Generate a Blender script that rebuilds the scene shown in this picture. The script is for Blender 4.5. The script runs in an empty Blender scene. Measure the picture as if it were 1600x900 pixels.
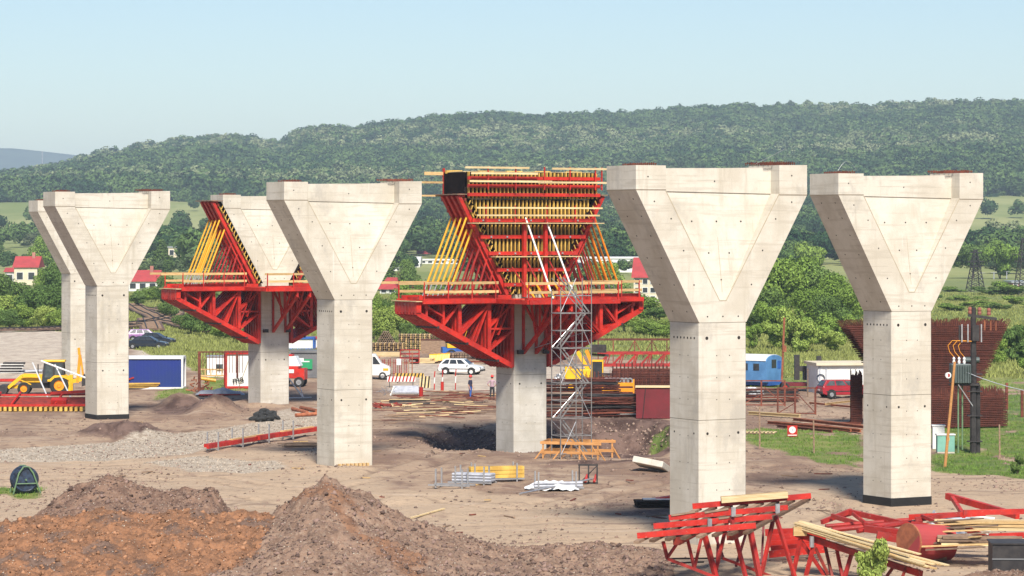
import bpy, bmesh, math, random
import numpy as np
from mathutils import Vector, Matrix, Euler
R=math.radians; rnd=random.Random(7); nprs=np.random.RandomState(5)
sc=bpy.context.scene; C=sc.collection
FPX=4700.0; EYE=12.8; HOR=361.0; TH=R(29)
# ---- camera: level, long lens, shifted down
cam=bpy.data.cameras.new('camera'); co=bpy.data.objects.new('camera',cam); C.objects.link(co)
co.location=(0,0,EYE); co.rotation_euler=(R(90),0,0); cam.sensor_width=36; cam.lens=36*FPX/1600
cam.shift_y=-(450-HOR)/1600; cam.clip_start=1; cam.clip_end=40000; sc.camera=co
sc.render.resolution_x=1024; sc.render.resolution_y=576
# ---- authoring helpers: photograph pixel -> place in the world
def gp(px,py,z=0.0):
    Y=FPX*(EYE-z)/(py-HOR); return ((px-800)/FPX*Y,Y)
def at(px,py,Y): return Vector(((px-800)/FPX*Y,Y,EYE-(py-HOR)/FPX*Y))
# ---- numpy value noise
_T=nprs.rand(256,256)
def vn(x,y):
    x=np.asarray(x,float); y=np.asarray(y,float)
    xi=np.floor(x).astype(int); yi=np.floor(y).astype(int); fx=x-xi; fy=y-yi
    fx=fx*fx*(3-2*fx); fy=fy*fy*(3-2*fy); a=_T[xi%256,yi%256]; b=_T[(xi+1)%256,yi%256]; c=_T[xi%256,(yi+1)%256]; d=_T[(xi+1)%256,(yi+1)%256]
    return (a*(1-fx)+b*fx)*(1-fy)+(c*(1-fx)+d*fx)*fy
def fbm(x,y,o=4,g=.5):
    s=0;a=1;t=0
    for i in range(o): s=s+a*vn(x*2**i+17.3*i,y*2**i+5.1*i); t+=a; a*=g
    return s/t-.5
def sst(a,b,x):
    t=np.clip((x-a)/(b-a),0,1); return t*t*(3-2*t)
# ---- materials
M={}
def newmat(n):
    m=bpy.data.materials.new(n); m.use_nodes=True; nt=m.node_tree; b=nt.nodes['Principled BSDF']; M[n]=m
    return m,nt,b
def N(nt,t,**k):
    n=nt.nodes.new(t)
    for a,v in k.items():
        if a in n.inputs: n.inputs[a].default_value=v
        else: setattr(n,a,v)
    return n
def mixc(nt,f,a,b,bt='MIX'):
    m=nt.nodes.new('ShaderNodeMix'); m.data_type='RGBA'; m.blend_type=bt
    for s,v in ((0,f),(6,a),(7,b)):
        if hasattr(v,'links') or isinstance(v,bpy.types.NodeSocket): nt.links.new(v,m.inputs[s])
        elif s==0: m.inputs[0].default_value=v
        else: m.inputs[s].default_value=(v[0],v[1],v[2],1)
    return m.outputs[2]
def ramp(nt,v,lo,hi,a=0,b=1):
    r=nt.nodes.new('ShaderNodeMapRange'); r.interpolation_type='SMOOTHSTEP'; nt.links.new(v,r.inputs[0])
    r.inputs[1].default_value=lo; r.inputs[2].default_value=hi; r.inputs[3].default_value=a; r.inputs[4].default_value=b
    return r.outputs[0]
def coords(nt,kind='Object',scale=(1,1,1)):
    t=nt.nodes.new('ShaderNodeTexCoord'); mp=nt.nodes.new('ShaderNodeMapping'); mp.inputs['Scale'].default_value=scale
    if kind=='World':
        g=nt.nodes.new('ShaderNodeNewGeometry'); nt.links.new(g.outputs['Position'],mp.inputs[0])
    else: nt.links.new(t.outputs[kind],mp.inputs[0])
    return mp.outputs[0]
def noise(nt,vec,s,d=4,r=.6):
    n=nt.nodes.new('ShaderNodeTexNoise'); n.inputs['Scale'].default_value=s; n.inputs['Detail'].default_value=d; n.inputs['Roughness'].default_value=r
    nt.links.new(vec,n.inputs[0]); return n.outputs[0]
def bump(nt,b,h,st,dist):
    bp=nt.nodes.new('ShaderNodeBump'); bp.inputs['Strength'].default_value=st; bp.inputs['Distance'].default_value=dist
    nt.links.new(h,bp.inputs['Height']); nt.links.new(bp.outputs[0],b.inputs['Normal']); return bp
def mat(n,c1,c2=None,s=3.0,rough=.6,metal=0,bs=0,bd=.01,kind='Object',rnd_amt=.0,stretch=(1,1,1),lo=.35,hi=.65,spec=None):
    m,nt,b=newmat(n); b.inputs['Roughness'].default_value=rough; b.inputs['Metallic'].default_value=metal
    if spec is not None: b.inputs['Specular IOR Level'].default_value=spec
    if c2 is None: c2=tuple(x*.8 for x in c1)
    v=coords(nt,kind,stretch); nz=noise(nt,v,s)
    col=mixc(nt,ramp(nt,nz,lo,hi),c1,c2)
    if rnd_amt:
        oi=nt.nodes.new('ShaderNodeObjectInfo'); hs=nt.nodes.new('ShaderNodeHueSaturation')
        nt.links.new(ramp(nt,oi.outputs['Random'],0,1,1-rnd_amt,1+rnd_amt),hs.inputs['Value']); nt.links.new(col,hs.inputs['Color']); col=hs.outputs[0]
    nt.links.new(col,b.inputs['Base Color'])
    if bs: bump(nt,b,noise(nt,v,s*6,5),bs,bd)
    return m
def worn(n,c1,c2,spot,s=1.6):
    m,nt,b=newmat(n); b.inputs['Roughness'].default_value=.5; V=coords(nt,'Object'); W_=coords(nt,'World')
    col=mixc(nt,ramp(nt,noise(nt,W_,s,4),.38,.66),c1,c2); col=mixc(nt,ramp(nt,noise(nt,W_,.35,3),.45,.65,0,.45),col,tuple(x*.6 for x in c2))
    col=mixc(nt,ramp(nt,noise(nt,W_,11,4,.75),.62,.70,0,.7),col,spot); col=mixc(nt,ramp(nt,noise(nt,coords(nt,'World',(1,1,.2)),5,4,.7),.62,.74,0,.5),col,(.17,.06,.04))
    nt.links.new(col,b.inputs['Base Color']); nt.links.new(ramp(nt,noise(nt,W_,4,3),.3,.7,.35,.7),b.inputs['Roughness']); bump(nt,b,noise(nt,W_,14,4),.25,.01)
worn('red_steel',(.56,.022,.010),(.38,.015,.010),(.50,.30,.24))
worn('red_steel_worn',(.42,.022,.016),(.26,.020,.015),(.42,.24,.18))
worn('girder_timber',(.74,.48,.10),(.52,.31,.06),(.30,.17,.05))
mat('dark_timber',(.16,.09,.05),(.085,.05,.03),s=2.5,rough=.9,stretch=(1,6,6),bs=.3)
mat('scaffold_grey',(.27,.26,.25),(.19,.17,.16),s=3,rough=.5,metal=.3)
mat('dull_red',(.17,.012,.018),(.13,.012,.015),s=1.2,rough=.6)
mat('brown_red_steel',(.30,.035,.02),(.16,.025,.018),s=2.5,rough=.6)
mat('yellow_paint',(.80,.42,.01),(.70,.33,.01),s=1.0,rough=.45)
mat('orange_paint',(.78,.26,.01),(.68,.18,.01),s=1.0,rough=.45)
mat('galvanised',(.52,.52,.52),(.40,.40,.41),s=3,rough=.35,metal=.6)
mat('white_paint',(.78,.77,.74),(.68,.67,.63),s=1.0,rough=.5)
mat('cream_wall',(.66,.58,.42),(.60,.51,.36),s=.5,rough=.8)
mat('pink_brick',(.42,.19,.14),(.34,.14,.11),s=.7,rough=.9)
mat('red_tile',(.42,.05,.05),(.33,.045,.045),s=.6,rough=.8)
mat('brown_tile',(.30,.10,.07),(.22,.08,.06),s=.6,rough=.8)
mat('dark_glass',(.03,.035,.04),(.05,.055,.06),s=1,rough=.12)
mat('car_glass',(.09,.10,.10),(.04,.05,.05),s=2,rough=.1)
mat('rubber',(.018,.018,.018),(.03,.03,.028),s=4,rough=.85)
mat('black_film',(.008,.006,.006),(.016,.010,.009),s=2,rough=.9,spec=.1)
mat('black_bitumen',(.008,.008,.008),(.014,.013,.012),s=2,rough=.7)
mat('dark_steel',(.032,.028,.028),(.055,.048,.045),s=3,rough=.6,metal=.3)
mat('timber',(.62,.43,.20),(.48,.30,.12),s=2.5,rough=.8,stretch=(1,8,8),rnd_amt=.15,bs=.2)
mat('pale_timber',(.70,.55,.31),(.56,.41,.20),s=2.2,rough=.8,stretch=(.6,9,9),rnd_amt=.13,bs=.25)
mat('orange_timber',(.56,.27,.09),(.44,.20,.06),s=2.5,rough=.8,stretch=(1,8,8),rnd_amt=.1)
mat('old_timber',(.30,.20,.13),(.18,.115,.075),s=2.5,rough=.9,stretch=(1,6,6),rnd_amt=.3,bs=.3)
mat('rebar_dark',(.115,.028,.016),(.07,.02,.013),s=3,rough=.9)
mat('rusty',(.20,.055,.03),(.11,.032,.02),s=4,rough=.9,rnd_amt=.3,bs=.2)
mat('rusty_orange',(.36,.12,.055),(.22,.07,.035),s=3,rough=.9,rnd_amt=.25)
mat('blue_paint',(.010,.028,.20),(.012,.033,.17),s=.6,rough=.5)
mat('wagon_blue',(.10,.26,.50),(.07,.19,.38),s=.9,rough=.6)
mat('crane_blue',(.02,.12,.42),(.02,.08,.3),s=1,rough=.5)
mat('orange_machine',(.82,.34,.015),(.74,.27,.012),s=1,rough=.45)
mat('yellow_machine',(.85,.50,.015),(.76,.42,.012),s=1,rough=.45)
mat('car_white',(.75,.74,.71),(.70,.69,.66),s=1,rough=.25)
mat('car_red',(.34,.012,.02),(.28,.01,.015),s=1,rough=.25)
mat('car_black',(.015,.018,.025),(.02,.022,.03),s=1,rough=.2)
mat('car_purple',(.32,.16,.34),(.26,.12,.28),s=1,rough=.25)
mat('green_cabinet',(.20,.42,.33),(.16,.35,.28),s=1.5,rough=.6)
mat('sign_green',(.02,.30,.12),(.02,.26,.1),s=1,rough=.5)
mat('grey_container',(.17,.17,.17),(.13,.13,.135),s=.8,rough=.6)
mat('transformer_grey',(.085,.11,.105),(.06,.08,.075),s=2,rough=.5)
mat('plastic_sheet',(.42,.43,.46),(.30,.31,.34),s=2,rough=.5,bs=.5,bd=.05)
mat('white_sheet',(.72,.72,.72),(.6,.6,.6),s=2,rough=.6,bs=.5,bd=.05)
mat('cable_blue',(.03,.05,.09),(.015,.02,.035),s=5,rough=.5)
mat('reel_green',(.14,.24,.11),(.10,.17,.09),s=4,rough=.6)
mat('grey_pipe',(.45,.46,.50),(.33,.34,.38),s=3,rough=.5)
mat('skin',(.52,.28,.18),rough=.6); mat('helmet_red',(.75,.04,.03),rough=.4)
mat('shirt_navy',(.03,.03,.06),rough=.9); mat('trousers_blue',(.04,.11,.38),rough=.9)
mat('shirt_mauve',(.42,.28,.32),rough=.9); mat('trousers_black',(.03,.03,.035),rough=.9)
mat('hair_brown',(.05,.03,.02),rough=.9)
mat('shirt_mark',(.7,.7,.65),rough=.8)
mat('rock',(.42,.36,.29),(.25,.20,.16),s=3,rough=.95,bs=.4,bd=.03,rnd_amt=.2)
# concrete
def concrete(n,c1=(.625,.58,.49),c2=(.53,.48,.39)):
    m,nt,b=newmat(n); b.inputs['Roughness'].default_value=.85; b.inputs['Specular IOR Level'].default_value=.25
    tc=nt.nodes.new('ShaderNodeTexCoord'); oi=nt.nodes.new('ShaderNodeObjectInfo')
    ad=nt.nodes.new('ShaderNodeVectorMath'); ad.operation='ADD'; cm=nt.nodes.new('ShaderNodeCombineXYZ')
    ml=nt.nodes.new('ShaderNodeMath'); ml.operation='MULTIPLY'; ml.inputs[1].default_value=71; nt.links.new(oi.outputs['Random'],ml.inputs[0])
    nt.links.new(ml.outputs[0],cm.inputs[0]); nt.links.new(tc.outputs['Object'],ad.inputs[0]); nt.links.new(cm.outputs[0],ad.inputs[1]); V=ad.outputs[0]
    def mp(s):
        x=nt.nodes.new('ShaderNodeMapping'); x.inputs['Scale'].default_value=s; nt.links.new(V,x.inputs[0]); return x.outputs[0]
    col=mixc(nt,ramp(nt,noise(nt,mp((1,1,1)),.5,6,.65),.38,.62),c1,c2)
    # streaks of run-off and board marks
    col=mixc(nt,ramp(nt,noise(nt,mp((2.2,2.2,.16)),1.0,6,.7),.52,.74,0,.55),col,(.40,.35,.26))
    col=mixc(nt,ramp(nt,noise(nt,mp((.35,.35,5)),1.0,3,.6),.52,.66,0,.45),col,(.43,.38,.30))
    col=mixc(nt,ramp(nt,noise(nt,mp((.9,.9,.5)),.7,5,.7),.54,.70,0,.55),col,(.38,.35,.30))
    col=mixc(nt,ramp(nt,noise(nt,mp((3.5,3.5,.10)),1.3,4,.7),.62,.74,0,.45),col,(.70,.67,.60))
    col=mixc(nt,ramp(nt,noise(nt,mp((1,1,1)),7,6,.75),.55,.75,0,.35),col,(.42,.38,.30))
    # pour layers: faint lines every 1.28 m
    sx=nt.nodes.new('ShaderNodeSeparateXYZ'); nt.links.new(tc.outputs['Object'],sx.inputs[0])
    md=nt.nodes.new('ShaderNodeMath'); md.operation='PINGPONG'; md.inputs[1].default_value=.62; nt.links.new(sx.outputs[2],md.inputs[0])
    ln=ramp(nt,md.outputs[0],.0,.022,.6,0); brk=nt.nodes.new('ShaderNodeMath'); brk.operation='MULTIPLY'
    nt.links.new(ln,brk.inputs[0]); nt.links.new(ramp(nt,noise(nt,mp((.8,.8,.8)),1.3,2),.42,.6),brk.inputs[1])
    col=mixc(nt,brk.outputs[0],col,(.36,.32,.25))
    nt.links.new(col,b.inputs['Base Color'])
    bump(nt,b,noise(nt,mp((1,1,1)),9,6,.7),.25,.02)
concrete('concrete'); concrete('concrete_grey',(.60,.56,.49),(.50,.46,.39)); mat('seam_tan',(.46,.39,.27),rough=.9); mat('joint_dark',(.27,.22,.16),rough=.9); mat('tie_hole',(.03,.025,.02),rough=.95)
# ---- mesh builder
class MB:
    def __init__(s): s.v=[]; s.f=[]; s.m=[]; s.mi=0
    def add(s,vs,fs):
        o=len(s.v); s.v.extend(tuple(v) for v in vs); s.f.extend(tuple(i+o for i in f) for f in fs); s.m.extend([s.mi]*len(fs)); return s
    def box(s,c,d,rz=0,ry=0,rx=0):
        m=Euler((rx,ry,rz)).to_matrix(); c=Vector(c)
        vs=[c+m@Vector((x*d[0]/2,y*d[1]/2,z*d[2]/2)) for x in(-1,1) for y in(-1,1) for z in(-1,1)]
        return s.add(vs,[(0,1,3,2),(4,6,7,5),(0,4,5,1),(2,3,7,6),(0,2,6,4),(1,5,7,3)])
    def b2(s,a,b): 
        a=Vector(a);b=Vector(b); return s.box((a+b)/2,b-a)
    def bar(s,p,q,w=.1,h=None,up=(0,0,1)):
        h=h or w; p=Vector(p);q=Vector(q); d=(q-p); 
        if d.length<1e-6: return s
        d.normalize(); u=Vector(up); 
        if abs(d.dot(u))>.98: u=Vector((0,1,0)) if abs(d.y)<.9 else Vector((1,0,0))
        a=d.cross(u).normalized(); b=a.cross(d).normalized()
        vs=[e+a*x*w/2+b*y*h/2 for e in(p,q) for x,y in((-1,-1),(1,-1),(1,1),(-1,1))]
        return s.add(vs,[(0,3,2,1),(4,5,6,7),(0,1,5,4),(1,2,6,5),(2,3,7,6),(3,0,4,7)])
    def tube(s,p,q,r=.03,n=6,r2=None,cap=True):
        r2=r if r2 is None else r2; p=Vector(p);q=Vector(q); d=(q-p).normalized(); u=Vector((0,0,1)) if abs(d.z)<.9 else Vector((1,0,0))
        a=d.cross(u).normalized(); b=a.cross(d)
        vs=[e+(a*math.cos(2*math.pi*i/n)+b*math.sin(2*math.pi*i/n))*rr for e,rr in((p,r),(q,r2)) for i in range(n)]
        fs=[(i,(i+1)%n,n+(i+1)%n,n+i) for i in range(n)]
        if cap: fs+= [tuple(range(n))[::-1],tuple(range(n,2*n))]
        return s.add(vs,fs)
    def path(s,pts,r=.03,n=6):
        for a,b in zip(pts,pts[1:]): s.tube(a,b,r,n)
        return s
    def prism(s,poly,o,ax,ay,dz,t):   # poly in the ax/ay plane extruded by t along dz
        o=Vector(o);ax=Vector(ax);ay=Vector(ay);dz=Vector(dz); n=len(poly)
        vs=[o+ax*x+ay*y+dz*k for k in(0,t) for x,y in poly]
        return s.add(vs,[tuple(range(n))[::-1],tuple(range(n,2*n))]+[(i,(i+1)%n,n+(i+1)%n,n+i) for i in range(n)])
    def lathe(s,prof,c=(0,0,0),n=16,axis='z'):
        c=Vector(c); vs=[]; k=len(prof)
        for i in range(n):
            a=2*math.pi*i/n
            for r,h in prof:
                p=(r*math.cos(a),r*math.sin(a),h)
                if axis=='y': p=(p[0],p[2],p[1])
                if axis=='x': p=(p[2],p[0],p[1])
                vs.append(c+Vector(p))
        fs=[(i*k+j,((i+1)%n)*k+j,((i+1)%n)*k+j+1,i*k+j+1) for i in range(n) for j in range(k-1)]
        return s.add(vs,fs)
    def build(s,name,mats,parent=None,loc=None,rot=None,smooth=False,bevel=0):
        me=bpy.data.meshes.new(name); me.from_pydata(s.v,[],s.f)
        if not isinstance(mats,(list,tuple)): mats=[mats]
        for m in mats: me.materials.append(M[m])
        if len(mats)>1: me.polygons.foreach_set('material_index',s.m)
        bm=bmesh.new(); bm.from_mesh(me); bmesh.ops.recalc_face_normals(bm,faces=bm.faces[:]); bm.to_mesh(me); bm.free()
        if smooth: me.polygons.foreach_set('use_smooth',[True]*len(me.polygons))
        me.update(); o=bpy.data.objects.new(name,me); C.objects.link(o)
        if parent is not None: o.parent=parent
        if loc is not None: o.location=loc
        if rot is not None: o.rotation_euler=rot
        if bevel:
            b=o.modifiers.new('bevel','BEVEL'); b.width=bevel; b.segments=2; b.limit_method='ANGLE'
        return o
def tag(o,label,cat,group=None,kind=None):
    if label: o['label']=label
    if cat: o['category']=cat
    if group: o['group']=group
    if kind or cat: o['kind']=kind or 'thing'
    return o
def thing(name,label,cat,loc=(0,0,0),rz=0,group=None,rot=None):
    o=bpy.data.objects.new(name,None); C.objects.link(o); o.location=loc; o.rotation_euler=rot or (0,0,rz); o.empty_display_size=.3
    return tag(o,label,cat,group)
def dup(root,loc,rz=None,label=None,group=None,scale=None,rot=None):
    r=root.copy(); C.objects.link(r); r.location=loc
    if rz is not None: r.rotation_euler=(0,0,rz)
    if rot is not None: r.rotation_euler=rot
    if label: r['label']=label
    if group: r['group']=group
    if scale is not None: r.scale=scale if not isinstance(scale,(int,float)) else (scale,)*3
    for ch in list(root.children):
        c=ch.copy(); C.objects.link(c); c.parent=r
        for g in ch.children:
            d=g.copy(); C.objects.link(d); d.parent=c
    return r
def npmesh(name,V,F,mats,parent=None,smooth=False,mi=None,attrs=None):
    V=np.asarray(V,np.float32); F=np.asarray(F,np.int32); k=F.shape[1]; me=bpy.data.meshes.new(name)
    me.vertices.add(len(V)); me.vertices.foreach_set('co',V.ravel()); me.loops.add(F.size); me.loops.foreach_set('vertex_index',F.ravel())
    me.polygons.add(len(F)); me.polygons.foreach_set('loop_start',np.arange(len(F),dtype=np.int32)*k)
    try: me.polygons.foreach_set('loop_total',np.full(len(F),k,np.int32))
    except Exception: pass
    for m in (mats if isinstance(mats,(list,tuple)) else [mats]): me.materials.append(M[m])
    if mi is not None: me.polygons.foreach_set('material_index',np.asarray(mi,np.int32))
    if smooth: me.polygons.foreach_set('use_smooth',np.ones(len(F),bool))
    me.update(calc_edges=True); me.validate()
    if attrs:
        for an,av in attrs.items():
            a=me.attributes.new(an,'FLOAT','POINT'); a.data.foreach_set('value',np.asarray(av,np.float32))
    o=bpy.data.objects.new(name,me); C.objects.link(o)
    if parent is not None: o.parent=parent
    return o
# ---- world, sun
w=bpy.data.worlds.new('World'); sc.world=w; w.use_nodes=True; nt=w.node_tree
SUN_EL=R(45); SUN_AZ=R(172)      # azimuth clockwise from +Y (view direction)
sky=nt.nodes.new('ShaderNodeTexSky'); sky.sky_type='NISHITA'; sky.sun_disc=False; sky.sun_elevation=SUN_EL; sky.sun_rotation=SUN_AZ
sky.altitude=200; sky.air_density=1.0; sky.dust_density=.25; sky.ozone_density=3.0
hs=nt.nodes.new('ShaderNodeHueSaturation'); hs.inputs['Saturation'].default_value=1.04; hs.inputs['Hue'].default_value=.503; nt.links.new(sky.outputs[0],hs.inputs['Color']); nt.links.new(hs.outputs[0],nt.nodes['Background'].inputs[0]); nt.nodes['Background'].inputs[1].default_value=.09
sl=bpy.data.lights.new('sun','SUN'); so=bpy.data.objects.new('sun',sl); C.objects.link(so); sl.energy=5.0; sl.angle=R(11); sl.color=(1,.94,.85)
sd=Vector((math.sin(SUN_AZ)*math.cos(SUN_EL),math.cos(SUN_AZ)*math.cos(SUN_EL),math.sin(SUN_EL))); so.rotation_euler=(-sd).to_track_quat('-Z','Y').to_euler()
sc.view_settings.view_transform='Standard'; sc.view_settings.look='None'; sc.view_settings.exposure=.43; sc.view_settings.gamma=1
sc.cycles.max_bounces=6; sc.cycles.diffuse_bounces=3; sc.cycles.transparent_max_bounces=8; sc.cycles.volume_bounces=0; sc.cycles.use_denoising=True
# ================= terrain =================
RX=[-260,0,41,87,125,172,219,275,337,380,403,437,452,466,487,530,560,620,700,760,850,900,1000,1060,1130,1170,1200,1300,1400,1500,1600,1900]
RY=[292,276,271,262,252,238,230,222,217,216,222,230,224,210,203,203,203,195,185,181,186,181,180,172,168,170,170,167,166,163,163,160]
def ridge(t): return HOR-np.interp(t,[(x-800)/FPX for x in RX],RY)
EY=[0,600,800,1000,1200,1400,1700,2050,3300]
def farz(X,Y):
    t=X/np.maximum(Y,1); rt=ridge(t)
    e=[-300*0-EYE*FPX/600.]*9
    E=[None,-100.27,-75.2,-56,-35,-15,8,33]
    # elevation in px above the horizon at each distance -> real heights
    z=np.zeros_like(Y,dtype=float)
    zz=[np.zeros_like(Y) for _ in EY]
    for i in range(1,8):
        zz[i]=np.zeros_like(Y)+max(0.0,EYE+E[i]*EY[i]/FPX)
    lift=sst(.02,.17,t)*30
    zz[6]=zz[6]+lift*.12*1700/FPX; zz[7]=zz[7]+(20-sst(-.1,.02,t)*18+lift)*2050/FPX*0.6
    top=EYE+(rt-14)*EY[8]/FPX; zz[8]=top
    for i in range(len(EY)-1):
        a,b=EY[i],EY[i+1]; k=(Y>=a)&(Y<b); f=(Y-a)/(b-a)
        if i==7: f=f**.92
        z=np.where(k,zz[i]*(1-f)+zz[i+1]*f,z)
    z=np.where(Y>=EY[8],top-(Y-EY[8])*.09,z)
    rough=sst(2100,2600,Y)*(1-sst(3000,3300,Y))
    z=z+rough*(fbm(X/420+3,Y/380,3)-.12)*34*np.clip((rt-95)/70,.12,1)
    z=z+sst(700,1100,Y)*fbm(X/120,Y/120,3)*2.0*(1-sst(3200,3300,Y))
    return np.maximum(z,-5)
RUTS=[]
def rutpts():
    L=[[(-40,760),(150,742),(330,748),(470,762),(600,742),(720,700)],[(300,770),(460,790),(640,775),(830,790),(1040,750),(1200,735),(1400,742)],[(1170,735),(1260,728),(1345,740)],[(600,860),(760,850),(980,842)],[(1170,760),(1260,772),(1345,790),(1250,830)],[(0,640+15),(130,668),(200,690),(60,700)],[(1200,640),(1290,628),(1400,600)]]
    return L
def ruts(X,Y):
    out=np.zeros(X.shape); m=(Y>108)&(Y<240)&(np.abs(X)<.21*Y)
    x,y=X[m],Y[m]; wv=fbm(x/4,y/4,2)*1.2; acc=np.zeros(x.shape)
    for P in rutpts():
        W_=[gp(*p) for p in P]; Q=[]
        for i in range(len(W_)-1):
            p0,p1,p2,p3=[np.array(W_[max(0,min(len(W_)-1,j))]) for j in(i-1,i,i+1,i+2)]
            for k in range(6):
                f=k/6; Q.append(.5*((2*p1)+(p2-p0)*f+(2*p0-5*p1+4*p2-p3)*f*f+(3*p1-p0-3*p2+p3)*f**3))
        Q.append(np.array(W_[-1])); d=np.full(x.shape,1e9)
        for a,b in zip(Q,Q[1:]):
            v=b-a; t=np.clip(((x-a[0])*v[0]+(y-a[1])*v[1])/(v@v),0,1); d=np.minimum(d,np.hypot(x-a[0]-t*v[0],y-a[1]-t*v[1]))
        d=d+wv*.4
        acc=np.maximum(acc,np.exp(-((d-.95)/.26)**2)*(.45+.9*np.clip(fbm(x/3+P[0][0],y/3,2)+.3,0,1)))
    out[m]=np.clip(acc,0,1); return out
def ell(X,Y,cx,cy,rx,ry,a=1.0,b=.6,rz=0):
    c,s=math.cos(rz),math.sin(rz); dx=X-cx; dy=Y-cy; u=(dx*c+dy*s)/rx; v=(-dx*s+dy*c)/ry
    return 1-sst(b,a,np.sqrt(u*u+v*v))
def gz(X,Y):
    X=np.asarray(X,float);Y=np.asarray(Y,float)
    site=1-sst(330,480,Y)
    z=fbm(X/14,Y/14,3)*.30*site+fbm(X/2.2+9,Y/2.6,4)*.22*site
    # wheel ruts, along the haul roads
    z=z-.05*site*np.clip(np.sin(Y*2.1+fbm(X/9,Y/20,2)*16),0,1)*sst(.0,.14,fbm(X/11+4,Y/11,2))
    wr=fbm(X/3+1,Y/3,3)
    z=z-2.5*ell(X+wr*1.6,Y+wr*5,6.4,188,5.2,16.5,1,.66)
    z=z-1.3*ell(X+wr,Y+wr*4,-2.9,188.5,3.4,12,1,.35)
    z=z-.75*ell(X,Y,.6,184,3.4,9,1,.5)
    # low spoil heaps and banks
    for cx,cy,rx,ry,h in ((-24.5,188,3.9,5.5,.9),(-21.2,213,2.6,6,1.0),(-24.4,222,2.3,5,.8),(-18.6,223,3.0,6,.75),(7.6,164,3.2,4,.3),(9.6,174,1.6,6,.35),(-5.5,143,3.2,2.4,.25),(-1.5,150,2.4,2.0,.2),(-9.3,161,3.5,2.2,.2)):
        z=z+(h+h*.9*fbm(X*1.1,Y*.8,4))*ell(X,Y,cx,cy,rx,ry,1,.1)
    z=z-.17*ruts(X,Y)*site if X.size>1000 else z
    # every pier stands on levelled ground
    for cx,cy in PIERS.values():
        k=1-sst(2.2,4.2,np.hypot(X-cx,Y-cy))
        if abs(cx-1.0)<1.6: continue
        z=z*(1-k)-.02*k
    return z+farz(X,Y)+sst(330,480,Y)*fbm(X/30,Y/30,3)*.8*(1-sst(700,1000,Y))
PC={'a':(1092.5,38.3),'b':(1393.4,33.6),'c':(523,28.75),'d':(803,25.7),'e':(152,23.0),'f':(407.4,21.2),'g':(110.4,17.9)}
PA,PB=2.3,2.3
PIERS={}
for k,(px,s) in PC.items():
    Y=FPX/s; X=(px-800)/s; c=Vector((X,Y))+Vector((math.cos(TH),math.sin(TH)))*PA/2+Vector((-math.sin(TH),math.cos(TH)))*PB/2
    PIERS[k]=(c.x,c.y)
def poly(X,Y,pts,soft=1.0):
    """soft inside test for a polygon given in photograph pixels on the ground"""
    P=[gp(*p) for p in pts]; ins=np.zeros(X.shape,bool); d=np.full(X.shape,1e9)
    for (x1,y1),(x2,y2) in zip(P,P[1:]+P[:1]):
        c=((y1>Y)!=(y2>Y))&(X<(x2-x1)*(Y-y1)/((y2-y1) or 1e-9)+x1); ins^=c
        dx,dy=x2-x1,y2-y1; t=np.clip(((X-x1)*dx+(Y-y1)*dy)/(dx*dx+dy*dy),0,1); d=np.minimum(d,np.hypot(X-x1-t*dx,Y-y1-t*dy))
    return sst(-soft,soft,np.where(ins,d,-d))
GRASS=[[(1168,668),(1215,672),(1290,668),(1346,680),(1346,728),(1260,716),(1168,690)],[(1455,640),(1605,640),(1900,640),(1900,745),(1605,752),(1530,745),(1455,738)],
 [(-20,764),(80,762),(78,776),(-20,776)],[(1170,590),(1260,588),(1270,606),(1170,604)],[(1455,600),(1620,585),(1900,580),(1900,660),(1455,660)],
 [(255,612),(290,606),(300,615),(255,622)],[(320,596),(386,590),(386,612),(330,616)],[(1020,660),(1046,664),(1046,672),(1015,668)]]
GRAVEL=[[(-200,702),(0,702),(180,690),(350,668),(440,655),(520,652),(520,668),(400,690),(300,706),(180,717),(0,720),(-200,722)],
 [(235,722),(300,714),(420,722),(440,732),(380,741),(280,735)],[(460,638),(380,655),(500,655),(520,640)]]
def zones(X,Y):
    n=fbm(X/2.5,Y/4,4)*1.6
    gr=np.zeros(X.shape); gv=np.zeros(X.shape)
    for p in GRASS: gr=np.maximum(gr,poly(X+n,Y+n*3,p,1.2))
    for p in GRAVEL: gv=np.maximum(gv,poly(X+n*.6,Y+n*2,p,1.0))
    # beyond the yard: meadow
    t=X/Y*FPX+800; lim=np.interp(t,[-400,90,205,260,330,480,600,1060,1160,1350,1455,1600,2200],[378,385,330,300,262,285,330,300,268,262,205,205,200])
    gr=np.maximum(gr,sst(-8,8,Y-lim+n*10))
    pale=(1-sst(80,130,t))*sst(245,262,Y)*(1-sst(382,392,Y))+poly(X,Y,[(205,545),(250,540),(275,552),(330,560),(300,580),(205,560)],3)
    pale=np.maximum(pale,.75*poly(X+n,Y+n*4,[(585,560),(770,560),(1000,575),(1000,600),(770,614),(585,612)],4))
    tan=poly(X+n*2,Y+n*4,[(-200,728),(500,700),(640,760),(1050,800),(1350,730),(1900,740),(1900,1200),(-900,1200),(-500,740)],3)
    gr=gr*np.where(Y<260,sst(-.34,-.08,fbm(X/3.1+5,Y/5,4)),1)
    return np.clip(gr,0,1),np.clip(gv,0,1),np.clip(pale,0,1),tan
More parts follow.
